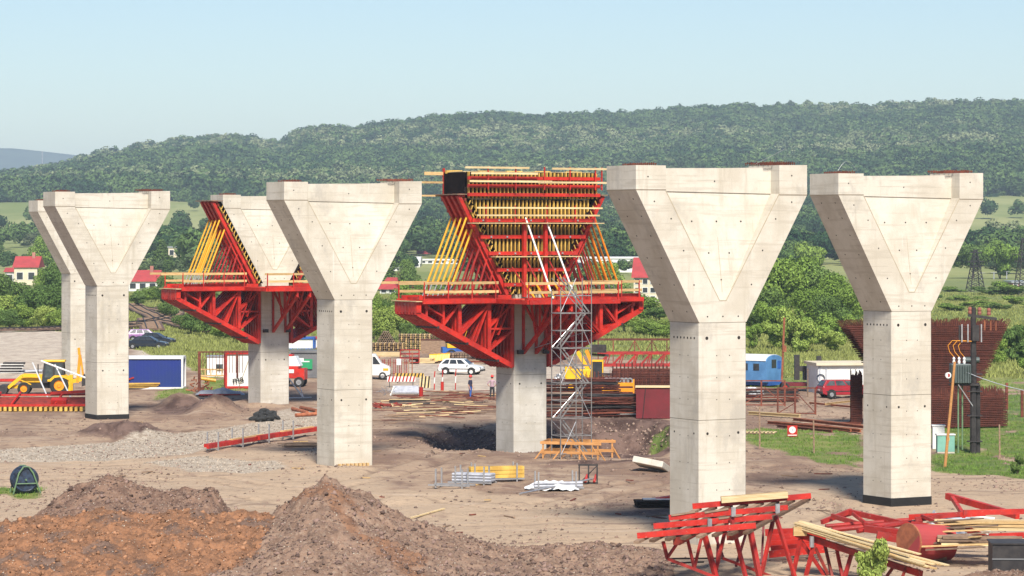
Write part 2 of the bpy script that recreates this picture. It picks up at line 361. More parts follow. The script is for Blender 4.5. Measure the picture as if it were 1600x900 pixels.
# ground material
m,nt,b=newmat('ground'); b.inputs['Roughness'].default_value=.95; b.inputs['Specular IOR Level'].default_value=.15
V=coords(nt,'World'); 
def attr(nt,n):
    a=nt.nodes.new('ShaderNodeAttribute'); a.attribute_name=n; return a.outputs['Fac']
def addn(nt,a,nz,k):
    x=nt.nodes.new('ShaderNodeMath'); x.operation='MULTIPLY_ADD'; nt.links.new(nz,x.inputs[0]); x.inputs[1].default_value=k; nt.links.new(a,x.inputs[2]); return x.outputs[0]
big=noise(nt,coords(nt,'World',(1,.45,1)),.16,6,.62); fine=noise(nt,V,3.2,6,.72); med=noise(nt,coords(nt,'World',(1,.5,1)),.8,5,.68)
col=mixc(nt,ramp(nt,big,.40,.62),(.40,.285,.195),(.245,.16,.112))
col=mixc(nt,ramp(nt,med,.48,.68),col,(.19,.118,.088))
col=mixc(nt,ramp(nt,addn(nt,attr(nt,'tan'),med,.8),.75,1.2,0,.8),col,(.50,.37,.25))
col=mixc(nt,ramp(nt,med,.57,.72,0,.7),col,(.28,.185,.135))
col=mixc(nt,ramp(nt,fine,.50,.72,0,.6),col,(.17,.12,.095))
col=mixc(nt,ramp(nt,noise(nt,V,9,4,.7),.60,.74,0,.55),col,(.50,.42,.33))
streak=noise(nt,coords(nt,'World',(.10,.9,1)),1.2,4,.6)
col=mixc(nt,ramp(nt,streak,.55,.68,0,.5),col,(.47,.37,.28))
col=mixc(nt,ramp(nt,noise(nt,coords(nt,'World',(.12,1.1,1)),.9,4,.6),.58,.66,0,.55),col,(.15,.10,.08))
col=mixc(nt,ramp(nt,addn(nt,attr(nt,'rut'),fine,.7),.45,1.3,0,.6),col,(.17,.115,.083))
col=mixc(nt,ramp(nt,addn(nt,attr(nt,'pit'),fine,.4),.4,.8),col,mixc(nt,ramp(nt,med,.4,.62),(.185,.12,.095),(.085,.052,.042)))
col=mixc(nt,ramp(nt,addn(nt,attr(nt,'pale'),fine,.5),.55,1.1,0,.9),col,mixc(nt,ramp(nt,med,.4,.65),(.56,.48,.38),(.42,.34,.27)))
gvc=mixc(nt,ramp(nt,noise(nt,V,2.6,6,.8),.42,.60),(.50,.43,.34),(.30,.235,.175))
col=mixc(nt,ramp(nt,addn(nt,attr(nt,'gravel'),fine,.9),.75,1.15),col,gvc)
gc=mixc(nt,ramp(nt,noise(nt,V,.35,6,.7),.38,.62),(.10,.165,.035),(.22,.23,.07))
gc=mixc(nt,ramp(nt,noise(nt,V,2.2,5,.7),.50,.72),gc,(.065,.125,.022))
gc=mixc(nt,ramp(nt,noise(nt,coords(nt,'World',(1,.25,1)),.035,4,.6),.42,.62),gc,(.27,.27,.09))
gc=mixc(nt,ramp(nt,noise(nt,coords(nt,'World',(1,.4,1)),.012,5,.65),.5,.6,0,.65),gc,(.105,.15,.06))
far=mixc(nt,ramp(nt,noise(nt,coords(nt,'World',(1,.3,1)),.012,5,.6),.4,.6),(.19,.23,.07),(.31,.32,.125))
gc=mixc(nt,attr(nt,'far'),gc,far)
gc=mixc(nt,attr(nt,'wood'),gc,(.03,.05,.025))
col=mixc(nt,ramp(nt,addn(nt,attr(nt,'grass'),fine,1.0),.8,1.15),col,gc)
nt.links.new(col,b.inputs['Base Color']); 
bb=mixc(nt,.5,noise(nt,V,2.2,8,.75),noise(nt,coords(nt,'World',(.5,1.2,1)),1.1,4,.6)); bump(nt,b,bb,.9,.22)
# fan grid
NT=620; ts=np.concatenate([np.linspace(-1.6,-.24,26)[:-1],np.linspace(-.24,.24,NT),np.linspace(.24,1.6,26)[1:]])
ys=np.concatenate([np.linspace(-300,60,7)[:-1],60*np.exp(np.linspace(0,math.log(110/60),30))[:-1],110*np.exp(np.linspace(0,math.log(420/110),560))[:-1],420*np.exp(np.linspace(0,math.log(3600/420),260))])
ys=np.concatenate([ys,[4000,5000,6500]])
TT,YY=np.meshgrid(ts,ys); XX=TT*np.maximum(YY,60)+np.where(YY<60,TT*(60-YY)*2,0)
ZZ=gz(XX,np.maximum(YY,60)); ZZ=np.where(YY<60,0,ZZ)
nr,nc=XX.shape; ii=np.arange(nr*nc).reshape(nr,nc)
F=np.stack([ii[:-1,:-1],ii[:-1,1:],ii[1:,1:],ii[1:,:-1]],-1).reshape(-1,4)
g,gv,pale,tan=zones(XX,np.maximum(YY,60))
px=TT*FPX+800
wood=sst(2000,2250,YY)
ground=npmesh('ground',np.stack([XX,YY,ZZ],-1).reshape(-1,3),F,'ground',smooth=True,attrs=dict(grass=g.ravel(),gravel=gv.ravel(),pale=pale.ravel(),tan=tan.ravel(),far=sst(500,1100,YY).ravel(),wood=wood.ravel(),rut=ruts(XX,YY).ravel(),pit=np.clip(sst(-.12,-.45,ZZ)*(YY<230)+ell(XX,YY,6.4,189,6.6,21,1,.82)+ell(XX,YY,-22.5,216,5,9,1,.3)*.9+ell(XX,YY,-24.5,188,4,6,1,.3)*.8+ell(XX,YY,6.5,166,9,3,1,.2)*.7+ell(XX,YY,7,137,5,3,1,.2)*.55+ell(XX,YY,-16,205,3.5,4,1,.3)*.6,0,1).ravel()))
ground['kind']='structure'
def gzs(x,y): return float(gz(np.array([x]),np.array([y]))[0])
def G(px,py,dz=0.0):
    x,y=gp(px,py)
    for _ in range(4):
        z=gzs(x,y); x,y=gp(px,py,z)
    return Vector((x,y,gzs(x,y)+dz))
def GY(px,Y,dz=0.0):
    x=(px-800)/FPX*Y; return Vector((x,Y,gzs(x,Y)+dz))
# distant ridge, far behind
m,nt,b=newmat('far_wood'); nt.links.new(mixc(nt,ramp(nt,noise(nt,coords(nt,'World'),.01,6,.7),.4,.6),(.035,.06,.04),(.06,.09,.055)),b.inputs['Base Color']); b.inputs['Roughness'].default_value=1
xs=np.linspace(-4200,4200,160); yy=np.array([6600,7200,7800,8400,9000,9800]); X2,Y2=np.meshgrid(xs,yy)
pk=np.interp((X2/Y2)*FPX+800,[-400,0,60,130,220,400,2000],[226,230,233,240,250,262,262]); h=(HOR-pk)*8400/FPX+EYE
Z2=h*np.interp(Y2,[6600,8400,9800],[0,1,.55])+fbm(X2/300,Y2/300,4)*30-4
ii=np.arange(X2.size).reshape(X2.shape); F=np.stack([ii[:-1,:-1],ii[:-1,1:],ii[1:,1:],ii[1:,:-1]],-1).reshape(-1,4)
o=npmesh('distant_hills',np.stack([X2,Y2,Z2],-1).reshape(-1,3),F,'far_wood',smooth=True); o['kind']='structure'
# haze
m=bpy.data.materials.new('haze'); m.use_nodes=True; nt=m.node_tree; nt.nodes.clear(); out=nt.nodes.new('ShaderNodeOutputMaterial'); pv=nt.nodes.new('ShaderNodeVolumePrincipled')
pv.inputs['Color'].default_value=(.70,.86,1.0,1); pv.inputs['Density'].default_value=HAZE=1.3e-4; pv.inputs['Anisotropy'].default_value=.0; nt.links.new(pv.outputs[0],out.inputs['Volume']); M['haze']=m
hz=MB().b2((-11500,-320,-8),(11500,9900,235)).build('haze','haze'); hz['kind']='stuff'
# ================= concrete piers =================
LAB={'a':'tall pale concrete V-headed pier, nearest of all, red trusses lying at its foot','b':'concrete V-headed pier with black footing at the far right, beside the transformer pole',
'c':'concrete V-headed pier standing free between the two red falsework piers','d':'concrete pier shaft under the yellow girder formwork, standing in a pit by the scaffold tower',
'e':'concrete V-headed pier with black footing beside the blue container, backhoe at its left','f':'concrete pier whose bare head shows above red brackets, formwork leaning only on its left arm',
'g':'concrete V-headed pier half hidden at the far left, standing back on the pale yard'}
JZ={'a':(5.07,),'b':(5.15,),'c':(4.15,),'d':(4.05,),'e':(3.85,),'f':(3.85,),'g':(3.9,)}
def pier(k,head=True,foot=False):
    cx,cy=PIERS[k]; t=thing('bridge_pier',LAB[k],'bridge pier',(cx,cy,0),TH,'bridge piers in two rows')
    ha,hb=PA/2,PB/2; c=.05; S=MB()
    zb=-1.4
    octa=[(-ha+c,-hb),(ha-c,-hb),(ha,-hb+c),(ha,hb-c),(ha-c,hb),(-ha+c,hb),(-ha,hb-c),(-ha,-hb+c)]
    zs=[zb]+list(JZ[k])+[9.04]
    for i,(z0,z1) in enumerate(zip(zs,zs[1:])):
        S.prism(octa,(0,0,z0+(.012 if i else 0)),(1,0,0),(0,1,0),(0,0,1),z1-z0-.012)
    S.mi=1
    for j in JZ[k]: S.prism([(x*.985,y*.985) for x,y in octa],(0,0,j-.03),(1,0,0),(0,1,0),(0,0,1),.06)
    S.prism([(x*.985,y*.985) for x,y in octa],(0,0,9.0),(1,0,0),(0,1,0),(0,0,1),.08)
    S.mi=2
    def hole(u,z,face,r=.045):
        if face=='f': S.tube((u,-hb-.004,z),(u,-hb+.05,z),r,8)
        else: S.tube((-ha-.004,u,z),(-ha+.05,u,z),r,8)
    for u in(-.78,.78): hole(u,8.42,'f',.075)
    for i in range(7): hole(-.78+i*.26,8.42,'l',.05)
    for z in [z for z in (1.1,2.2,3.3,4.4,5.9,6.8,7.7)]:
        for u in(-.3,.32): hole(u,z,'f',.025); hole(u,z,'l',.025)
    for z in JZ[k]:
        for u in(-.75,.75): hole(u,z-.55,'f',.06); hole(u,z-.55,'l',.045)
    S.build('shaft',['concrete_grey' if k in 'df' else 'concrete','joint_dark','tie_hole'],t)
    if foot:
        f=MB(); f.prism([(x*1.02,y*1.02) for x,y in octa],(0,0,-1),(1,0,0),(0,1,0),(0,0,1),1.0+foot); f.build('footing','black_bitumen',t)
    if head:
        H=MB(); zl,zlt,zr,zrt=14.47,15.46,14.30,15.55; d=.68; W=4.17; fr=-hb; bk=hb; e=.02
        P=dict(a=(-ha,fr,9.06),b=(ha,fr,9.06),L1=(-W,fr,zl),L2=(-W,fr,zlt),R1=(W,fr,zr),R2=(W,fr,zrt),
         cl=(-2.75,fr,zl-.04),cr=(2.78,fr,zr+.05),v1=(-.16,fr,9.95),v2=(.16,fr,9.95),cl2=(-2.75,fr,zlt),cr2=(2.78,fr,zrt-.02))
        P['Cl']=(-2.75,fr+d,zl-.04); P['Cr']=(2.78,fr+d,zr+.05); q=fr+d-.05
        P['Bl']=(-2.75,q,zl-.04);P['Br']=(2.78,q,zr+.05);P['Tl']=(-2.75,q,15.36);P['Tm']=(.6,q,15.40);P['Tr']=(2.78,q,zrt-.1)
        P.update(ab=(-ha,bk,9.06),bb=(ha,bk,9.06),L1b=(-W,bk,zl),L2b=(-W,bk,zlt),R1b=(W,bk,zr),R2b=(W,bk,zrt),cl2b=(-2.75,bk,zlt),cr2b=(2.78,bk,zrt-.02),Tlb=(-2.75,bk,15.36),Tmb=(.6,bk,15.40),Trb=(2.78,bk,zrt-.1))
        key=list(P); ix={n:i for i,n in enumerate(key)}
        fs=['a v1 cl L1','a b v2 v1','b R1 cr v2','L1 cl cl2 L2','cr R1 R2 cr2','v1 v2 Cr Cl','v1 Cl cl','v2 cr Cr','Cl Cr Br Bl','Bl Br Tr Tm Tl','cl cl2 Tl Bl','cr Br Tr cr2',
            'a L1 L1b ab','L1 L2 L2b L1b','b bb R1b R1','R1 R1b R2b R2','ab L1b L2b cl2b Tlb Tmb Trb cr2b R2b R1b bb','a ab bb b','L2 cl2 cl2b L2b','Tl Tm Tmb Tlb','Tm Tr Trb Tmb','cr2 R2 R2b cr2b','cl2 cl2b Tlb Tl','cr2 cr2b Trb Tr']
        H.add([P[n] for n in key],[tuple(ix[n] for n in f.split()) for f in fs])
        H.mi=1
        for u,z in ((-.75,9.3),(0,9.3),(.75,9.3),(-1.9,12.0),(1.95,12.0),(-2.5,13.3),(2.6,13.3),(-1.4,10.6),(1.4,10.6),(-3.3,14.0),(3.4,14.0),(-3.6,15.0),(3.4,15.1)):
            H.tube((u,fr-.004,z),(u,fr+.04,z),.035,8)
        for zz in (9.5,10.6,11.7,12.6,13.4,14.1):
            for v in(-.6,.5):
                u=-(ha+(zz-9.06)*(W-ha)/(zl-9.06)); nx=Vector((-(zl-9.06),0,-(W-ha))).normalized(); p=Vector((u,v,zz)); H.tube(p+nx*.004,p-nx*.04,.035,8)
        for u,z in((-1.2,13.2),(0,13.2),(1.2,13.2),(-.5,11.9),(.5,11.9),(0,10.8)):
            tt=(z-9.95)/(zl-9.95); y=fr+d*tt; H.tube((u,y-.006,z),(u,y+.05,z),.035,8)
        H.tube((0,q-.004,14.85),(0,q+.04,14.85),.035,8)
        H.mi=2
        for x0,x1,zz in((-W,-2.75,zl),(2.78,W,zr)): H.b2((x0,fr-.006,zz-.022),(x1,fr+.03,zz+.022))
        H.b2((-W-.006,fr,zl-.02),(-W+.03,bk,zl+.02))
        H.mi=3
        for a_,b_ in(('v2','cr'),('v1','cl'),('v1','v2')): H.bar(Vector(P[a_])-Vector((0,.0,0)),Vector(P[b_]),.035,.012,up=(0,1,0))
        for zz in(10.6,12.1,13.4):
            tt=(zz-9.95)/(zl-9.95); H.b2((-2.6*tt,fr+d*tt-.006,zz-.01),(2.6*tt,fr+d*tt+.02,zz+.01)) if k in 'x' else None
        H.bar((0,fr+.05,10.3),(0,fr+d,14.3),.02,.012,up=(0,1,0))
        H.build('pier_head',['concrete','tie_hole','joint_dark','seam_tan'],t)
        for (u0,u1,z) in ((-3.7,-2.95,15.46),(2.3 if k!='f' else 3.2,3.85,15.56)):
            r=MB(); n=int((u1-u0)/.09)
            for i in range(n):
                for v in(-.75,-.45,-.1,.3,.7): r.box((u0+(i+.5)*(u1-u0)/n,v,z+.05+rnd.uniform(-.02,.03)),(.03,.03,.1+rnd.uniform(0,.05)))
            for v in(-.75,-.45,-.1,.3,.7): r.box(((u0+u1)/2,v,z+.07),(u1-u0,.03,.03))
            r.build('rebar_mat','rusty',t)
        if k in 'ab':
            wz=MB(); pts=[(2.2+i*.16,-.3,15.6+ (.45*math.sin(i/9*math.pi) if k=='b' else i*.07)) for i in range(10)]
            if k=='b': pts=[(-3.6+i*.12,-.3,p[2]) for i,p in enumerate(pts)]
            wz.path(pts,.006,4).build('loose_wire','galvanised',t)
    return t
for k in 'abcefg': pier(k,True,{'b':.37,'e':.30}.get(k,False))
pd=pier('d',True)
# black packers under the free pier
cx,cy=PIERS['c']; q=MB()
for i in range(8): q.box((-.9+i*.24,-PB/2-.1,.06),(.12,.2,.16))
q.build('packing_block','timber',[o for o in C.objects if o.name.startswith('bridge_pier') and abs(o.location.x-cx)<.1][0])
# ================= falsework and formwork =================
def truss2d(mb,segs,o,du,dv=(0,0,1),w=.13,t=.2):
    o=Vector(o);du=Vector(du);dv=Vector(dv); up=du.cross(dv)
    for s in segs:
        (a,b),(c,d)=s[0],s[1]; ww=s[2] if len(s)>2 else w
        mb.bar(o+du*a+dv*b,o+du*c+dv*d,t if len(s)<4 else s[3],ww,up=tuple(dv if abs((c-a))>abs((d-b)) else du))
BR=[((0,0),(6.6,0),.26,.22),((.12,-3.9),(6.6,-.62),.3,.24),((6.6,.1),(6.6,-.7),.3,.26),((6.0,.0),(6.0,-.9),.14),((.12,0),(.12,-3.95),.2),((1.72,0),(1.72,-3.1),.22),((3.75,0),(3.75,-2.05),.22),((4.85,0),(4.85,-1.5),.14),
    ((.15,-.15),(1.7,-1.5)),((1.72,-1.62),(.12,-1.62),.12),((1.75,-2.95),(.15,-1.75)),((1.75,-.12),(3.7,-1.95)),((1.75,-.12),(2.7,-2.4),.09),((3.8,-.1),(4.82,-1.3)),((4.9,-.8),(6.2,-.1),.1),((.3,-.1),(1.1,-2.0),.07),((.7,-.1),(1.65,-2.4),.07)]
BR=[s for s in BR]
def bracket_platform(k,label,full=True):
    cx,cy=PIERS[k]; t=thing('bracket_platform',label,'falsework platform',(cx,cy,0),TH)
    ha=PA/2; zt=8.55; first={}
    for side in(-1,1):
        pm=None
        for i,v in enumerate([-1.2,-.78,-.36,.06,.48,.9,1.3]):
            if pm is None:
                mb=MB(); truss2d(mb,BR,(side*(ha+.04),0,zt-.05),(side,0,0)); pm=mb.build('bracket_truss','red_steel',t); pm.location=(0,v,0)
            else:
                c=pm.copy(); C.objects.link(c); c.location=(0,v,0)
        # nose beam, lower tie beam, walkway underside
        nb=MB(); nb.box((side*(ha+6.62),.05,zt-.32),(.32,2.9,.62)); nb.box((side*(ha+6.1),.05,zt-.22),(.2,2.8,.34))
        nb.build('nose_beam','red_steel',t)
        lo=MB()
        for q in(.18,.5,.8): 
            d=6.6*q; lo.bar((side*(ha+d),-1.35,zt-3.95+3.28*(d-.12)/6.48-.18),(side*(ha+d),1.4,zt-3.95+3.28*(d-.12)/6.48-.18),.14,.14)
        lo.build('cross_tie','dark_steel',t)
    # small brackets on the front and back faces
    sm=[((0,0),(4.3,0),.2,.18),((.06,-3.1),(4.3,-.35),.2,.18),((.06,0),(.06,-3.2),.18),((2.1,0),(2.1,-1.75),.14),((4.3,0),(4.3,-.5),.18),((.15,-.1),(2.0,-1.7)),((2.2,-1.6),(3.2,-.05)),((1.0,0),(1.6,-1.95),.1)]
    for u in(-.55,.35,1.02) if full else (-.2,.8):
        for s in(-1,1):
            mb=MB(); truss2d(mb,sm,(u,s*(PB/2+.05),zt-.05),(0,s,0),w=.12,t=.12); mb.build('face_bracket','red_steel',t)
    d=MB()   # deck boards
    x0,x1=-ha-6.9,ha+6.6
    d.b2((x0,-1.6,zt+.02),(x1,1.7,zt+.07)); d.b2((-2.6,-5.6,zt+.03),(3.6,-1.6,zt+.08)); d.b2((-2.4,1.7,zt+.03),(3.2,5.0,zt+.08))
    d.build('deck','pale_timber',t)
    e=MB()
    for (a,b) in(((x0+.4,-1.68,zt+.03),(x1,-1.68,zt+.03)),((x0+.4,1.75,zt+.03),(x1,1.75,zt+.03)),((-2.6,-5.65,zt+.02),(3.6,-5.65,zt+.02)),((-2.65,-5.6,zt+.02),(-2.65,-1.7,zt+.02)),((3.65,-5.6,zt+.02),(3.65,-1.7,zt+.02)),
                 ((x0+.3,-1.3,zt+.25),(-ha-.3,-1.3,zt+.25)),((x0+.3,.9,zt+.25),(-ha-.3,.9,zt+.25)),((ha+.3,-1.3,zt+.25),(x1,-1.3,zt+.25)),((-2.4,-4.8,zt+.15),(3.5,-4.8,zt+.15))): e.bar(a,b,.16,.26)
    for i in range(7):
        e.box((x0+.7+i*.4,0,zt+.2),(.12,2.7,.16)); e.box((x1-.7-i*.4,0,zt+.2),(.12,2.7,.16))
    e.build('edge_beam','red_steel',t)
    # guard rails
    def rail(a,b,n=4,ext=.6):
        a=Vector(a);b=Vector(b); dd=(b-a).normalized()
        for i in range(n+1):
            p=a.lerp(b,i/n); MB().bar(p,p+Vector((0,0,1.15)),.07).build('guard_post','red_steel',t)
        for h in(.55,1.08): MB().bar(a-dd*ext*(h>1)+Vector((0,0,h)),b+dd*.2+Vector((0,0,h)),.05,.16).build('guard_rail','timber',t)
    rail((x0+.5,-1.66,zt+.05),(-2.7,-1.66,zt+.05),3,1.7); rail((x0+.5,1.7,zt+.05),(-1.4,1.7,zt+.05),3,1.2)
    rail((3.6,-1.66,zt+.05),(x1-.3,-1.66,zt+.05),3,.2)
    rail((-2.6,-5.55,zt+.05),(3.6,-5.55,zt+.05),3,.2); rail((3.6,-5.5,zt+.05),(3.6,-1.7,zt+.05),2,0)
    # tie-back anchors and small underslung walkway
    for u in(-.9,.9): MB().tube((u,-PB/2-.5,5.45),(u,-PB/2,5.45),.05).box((u,-PB/2-.35,5.45),(.35,.25,.25)).build('anchor','dark_steel',t)
    if full:
        pp=MB(); 
        for z in(6.1,7.2): pp.tube((.5,-3.5,z),(2.6,-3.5,z),.03); pp.tube((-.2,-2.0,z-.4),(2.6,-3.5,z+.6),.025)
        pp.build('brace_tube','galvanised',t)
    return t
def wing(k,side,label,tops,group,full=True,zmax=14.95):
    """leaning form on one arm of the V: panel, strongbacks, raking props"""
    cx,cy=PIERS[k]; t=thing('wing_formwork',label,'formwork',(cx,cy,0),TH,group)
    ha=PA/2; sl=3.02/5.41
    def P(z,off,v): return Vector((side*(ha+(z-9.06)*sl+off),v,z))
    pn=MB()
    a,b=8.95,zmax
    pn.prism([(ha+(a-9.06)*sl+.03,a),(ha+(a-9.06)*sl+.08,a),(ha+(b-9.06)*sl+.08,b),(ha+(b-9.06)*sl+.03,b)],(0,-1.5,0),(side,0,0),(0,0,1),(0,1,0),3.0)
    pn.build('form_panel','black_film',t)
    gm=MB()
    for i in range(9): v=-1.05+i*.31; gm.bar(P(a,.2,v),P(b,.2,v),.09,.2,up=(0,1,0))
    gm.build('panel_girder','girder_timber',t)
    wl=MB(); nw=9
    for i in range(nw):
        z=a+.25+(b-a-.5)*i/(nw-1); wl.bar(P(z,.4,-1.55),P(z,.4,1.5),.12,.16)
    wl.build('waler','brown_red_steel',t)
    tz=MB(); i=0; z=a+.3
    while z<b: tz.bar(P(z,.08,-1.53),P(z-.25,.34,-1.53),.05,.05); z+=.3
    tz.build('panel_bolt','girder_timber',t)
    sb=None
    for v in(-1.25,-.6,.05,.7):
        if sb is None: sb=MB().bar(P(8.95,.62,0),P(zmax,.62,0),.22,.30,up=(0,1,0)).bar(P(9.0,1.0,0),P(zmax-2.2,.9,0),.1,.1,up=(0,1,0)).bar(P(zmax,.62,0),P(zmax,.2,0),.2,.2).build('strongback','red_steel',t); sb.location=(0,v,0)
        else: c=sb.copy(); C.objects.link(c); c.location=(0,v,0)
    cap=MB(); cap.box((side*(ha+(b-9.06)*sl+.35),-.05,b+.06),(.95,3.0,.06)); cap.build('top_board','old_timber',t)
    # props: (distance of foot from shaft face, height of head, colour)
    for (d,zh,m) in tops:
        p0=None
        for v in(-1.25,-.6,.05,.7):
            if p0 is None:
                h=P(zh,.8,0); f=Vector((side*(ha+d),0,8.75)); dirv=(h-f)
                if m=='red': mb=MB().bar(f,h,.09,.09,up=(0,1,0)); p0=mb.build('raking_prop','red_steel_worn',t)
                else:
                    mb=MB(); mb.tube(f,f+dirv*.2,.035,8); mb.mi=1; mb.tube(f+dirv*.19,h,.065,8); p0=mb.build('raking_prop',['galvanised','yellow_paint' if m=='yellow' else 'orange_paint'],t)
                p0.location=(0,v,0)
            else: c=p0.copy(); C.objects.link(c); c.location=(0,v,0)
    return t
bracket_platform('d','wide red steel bracket platform round the pier under the yellow girder formwork')
bracket_platform('f','red steel bracket platform round the pier whose head is already bare',False)
OUT=[(5.35,13.6),(4.65,12.9)]
wing('d',-1,'red strongbacks and yellow props leaning on the left arm of the fully formed pier',[(d,z,'yellow') for d,z in OUT]+[(3.7,11.9,'red'),(2.7,11.1,'red'),(1.9,10.4,'red')],'leaning wing formworks')
wing('d',1,'red strongbacks and orange props leaning on the right arm of the fully formed pier',[(d,z,'orange') for d,z in OUT]+[(3.7,11.9,'red'),(2.7,11.1,'red')],'leaning wing formworks')
wing('f',-1,'red strongbacks and yellow props against the left arm of the pier with a bare head',[(d,z,'yellow') for d,z in OUT]+[(3.7,11.9,'red'),(2.7,11.1,'red'),(1.9,10.4,'red')],'leaning wing formworks')
wing('f',1,'low yellow and red form seen right of the bare-headed pier, mostly behind the free pier',[(3.0,10.2,'yellow')],'leaning wing formworks',zmax=11.0)
# ---- front wall form of pier d
cx,cy=PIERS['d']; t=thing('wall_formwork','tall front formwork of yellow timber girders and red walers between the V arms','formwork',(cx,cy,0),TH)
ha=PA/2; fv=-PB/2
sl=3.02/5.41
def halfw(z): return ha+(z-9.06)*sl+.12
sh=MB()
sh.prism([(-halfw(9.0),9.0),(halfw(9.0),9.0),(halfw(14.3),14.3),(halfw(14.3),14.7),(-halfw(14.3),14.7),(-halfw(14.3),14.3)],(0,fv-.06,0),(1,0,0),(0,0,1),(0,1,0),.05)
sh.build('form_panel','black_film',t)
i=0; u=-4.15
while u<4.2:
    z0=max(9.0,9.06+(abs(u)-ha-.12)/sl) if abs(u)>ha else 9.0
    if z0<14.4: MB().b2((u-.035,fv-.25,z0),(u+.035,fv-.07,14.68+rnd.uniform(-.04,.04))).build('vertical_girder','girder_timber',t)
    u+=.27; i+=1
for z in(9.55,10.45,11.45,12.45,13.45):
    h=halfw(z)+.5
    MB().b2((-h,fv-.42,z-.11),(h,fv-.28,z+.11)).build('waler','red_steel',t)
bt=MB()
for z in(9.55,10.45,11.45,12.45,13.45):
    n=int(2*halfw(z)/1.1)
    for j in range(n+1): bt.box((-halfw(z)+j*1.1+.2,fv-.45,z),(.1,.06,.1))
bt.build('wedge_head','galvanised',t)
for u in(-.75,.72): MB().bar((u,fv-.58,8.8),(u,fv-.58,13.4),.2,.24,up=(0,1,0)).build('soldier','red_steel',t)
for z,ln in((14.2,4.5),(13.75,4.3)):
    MB().b2((-4.25,fv-1.05,z-.05),(ln,fv-1.01,z+.05)).build('guard_rail','pale_timber',t)
for u in(-3.6,-1.6,.6,2.6,4.0): MB().b2((u-.03,fv-1.0,13.2),(u+.03,fv-.94,14.35)).build('guard_post','red_steel',t)
for z,w_ in((13.28,4.6),(11.25,3.0)): MB().b2((-w_,fv-1.1,z-.03),(w_,fv-.45,z+.02)).build('walkway_board','pale_timber',t)
for (u,z,du,dv) in((-.7,13.6,.05,3.3),(.75,13.4,.2,3.2)):
    a=Vector((u,fv-.65,z)); b=Vector((u+du,fv-.65-dv,8.75)); mb=MB(); mb.tube(a,b,.055,8); mb.build('raking_prop','white_paint',t)
for (u,z) in((-.75,11.3),(.85,11.2),(-1.6,10.6)):
    MB().tube((u,fv-.6,z),(u+.35,fv-2.6,8.75),.045,6).build('raking_prop','red_steel_worn',t)
for u in(-.6,.1,.8,1.4): MB().tube((u,fv-.5,9.6),(u+.1,fv-1.4,8.75),.06,6).build('raking_prop','yellow_paint',t)
# ---- box form of the cross-beam
t=thing('beam_formwork','box form of yellow girders and red walers crowning the formed pier, open black left end','formwork',(cx,cy,0),TH)
zb,zt=14.82,16.38
MB().b2((-4.55,fv-.2,zb),(4.5,fv-.15,zt)).build('form_panel','black_film',t)
MB().b2((-4.65,fv-.15,zb+.25),(-4.6,1.2,zt-.02)).build('end_panel','black_film',t)
MB().b2((-4.7,1.2,zb-.1),(4.5,1.25,zt)).build('rear_panel','black_film',t)
MB().b2((4.5,fv-.15,zb),(4.56,1.2,zt-.1)).build('end_panel','black_film',t)
ef=MB(); ef.b2((-4.72,1.26,zb-.1),(-4.62,1.4,zt+.25)); ef.b2((-4.85,-1.3,zb+.02),(-4.6,1.3,zb+.2)); ef.build('end_frame','red_steel',t)
u=-4.45
while u<4.5:
    MB().b2((u-.037,fv-.40,zb-.05),(u+.037,fv-.21,zt-.02+rnd.uniform(-.05,.03))).build('vertical_girder','girder_timber',t); u+=.27
for z in(15.0,15.52,16.0): MB().b2((-4.6,fv-.6,z-.1),(4.6,fv-.43,z+.1)).build('waler','red_steel',t)
for z,a,b in((16.62,-5.0,-.6),(16.60,1.0,5.1),(16.28,-4.6,0),(15.8,-4.7,1.0),(15.76,0,4.9)): MB().b2((a,fv-.95,z-.06),(b,fv-.9,z+.06)).build('guard_rail','pale_timber',t)
for u in(-3.4,-1.5,.5,2.3,4.1,4.55): MB().b2((u-.035,fv-.89,15.3),(u+.035,fv-.82,16.7)).build('guard_post','red_steel',t)
MB().b2((-6.0,1.3,16.2),(-3.2,1.36,16.4)).build('guard_rail','timber',t); MB().b2((-6.4,1.3,15.7),(-4.6,1.36,15.82)).build('guard_rail','timber',t); MB().b2((-6.4,1.3,14.9),(-4.6,1.36,15.0)).build('guard_rail','timber',t)
MB().b2((-4.5,-.9,16.36),(4.4,.9,16.42)).build('top_deck','pale_timber',t)
for u in (-4.2,-2,0,2,4.2): MB().b2((u-.5,.9,16.3),(u+.6,1.1,16.5)).build('rear_girder','girder_timber',t)
# ================= scaffold tower =================
b0=G(893,716); t=thing('scaffold_tower','tall aluminium stair scaffold tower beside the formed pier, standing on planks','scaffold',(b0.x,b0.y,-.15),R(24))
for x in(-.95,0.0,.95):
    for y in(-.6,.6):
        if x==0.0 and y>0: continue
        MB().tube((x,y,0),(x,y,9.6 if x<.5 else 10.3),.03,6).build('standard','scaffold_grey',t)
z=.5; n=0
while z<9.6:
    mb=MB()
    mb.tube((-.95,-.6,z),(.95,-.6,z),.03); mb.tube((-.95,.6,z),(.95,.6,z),.03); mb.tube((-.95,-.6,z),(-.95,.6,z),.03); mb.tube((.95,-.6,z),(.95,.6,z),.03)
    mb.build('ledger','scaffold_grey',t); z+=.98; n+=1
for i in range(5):
    z=.4+i*2.0; s=1 if i%2 else -1
    MB().bar((-s*.9,-.4,z),(s*.7,-.4,z+1.95),.035,.08).bar((-s*.9,.1,z),(s*.7,.1,z+1.95),.035,.08).build('stair','scaffold_grey',t)
    MB().tube((s*.95,-.6,z),(-s*.0,-.6,z+1.9),.022).tube((-s*.95,.6,z),(s*.95,.6,z+1.9),.022).build('brace','galvanised',t)
    None
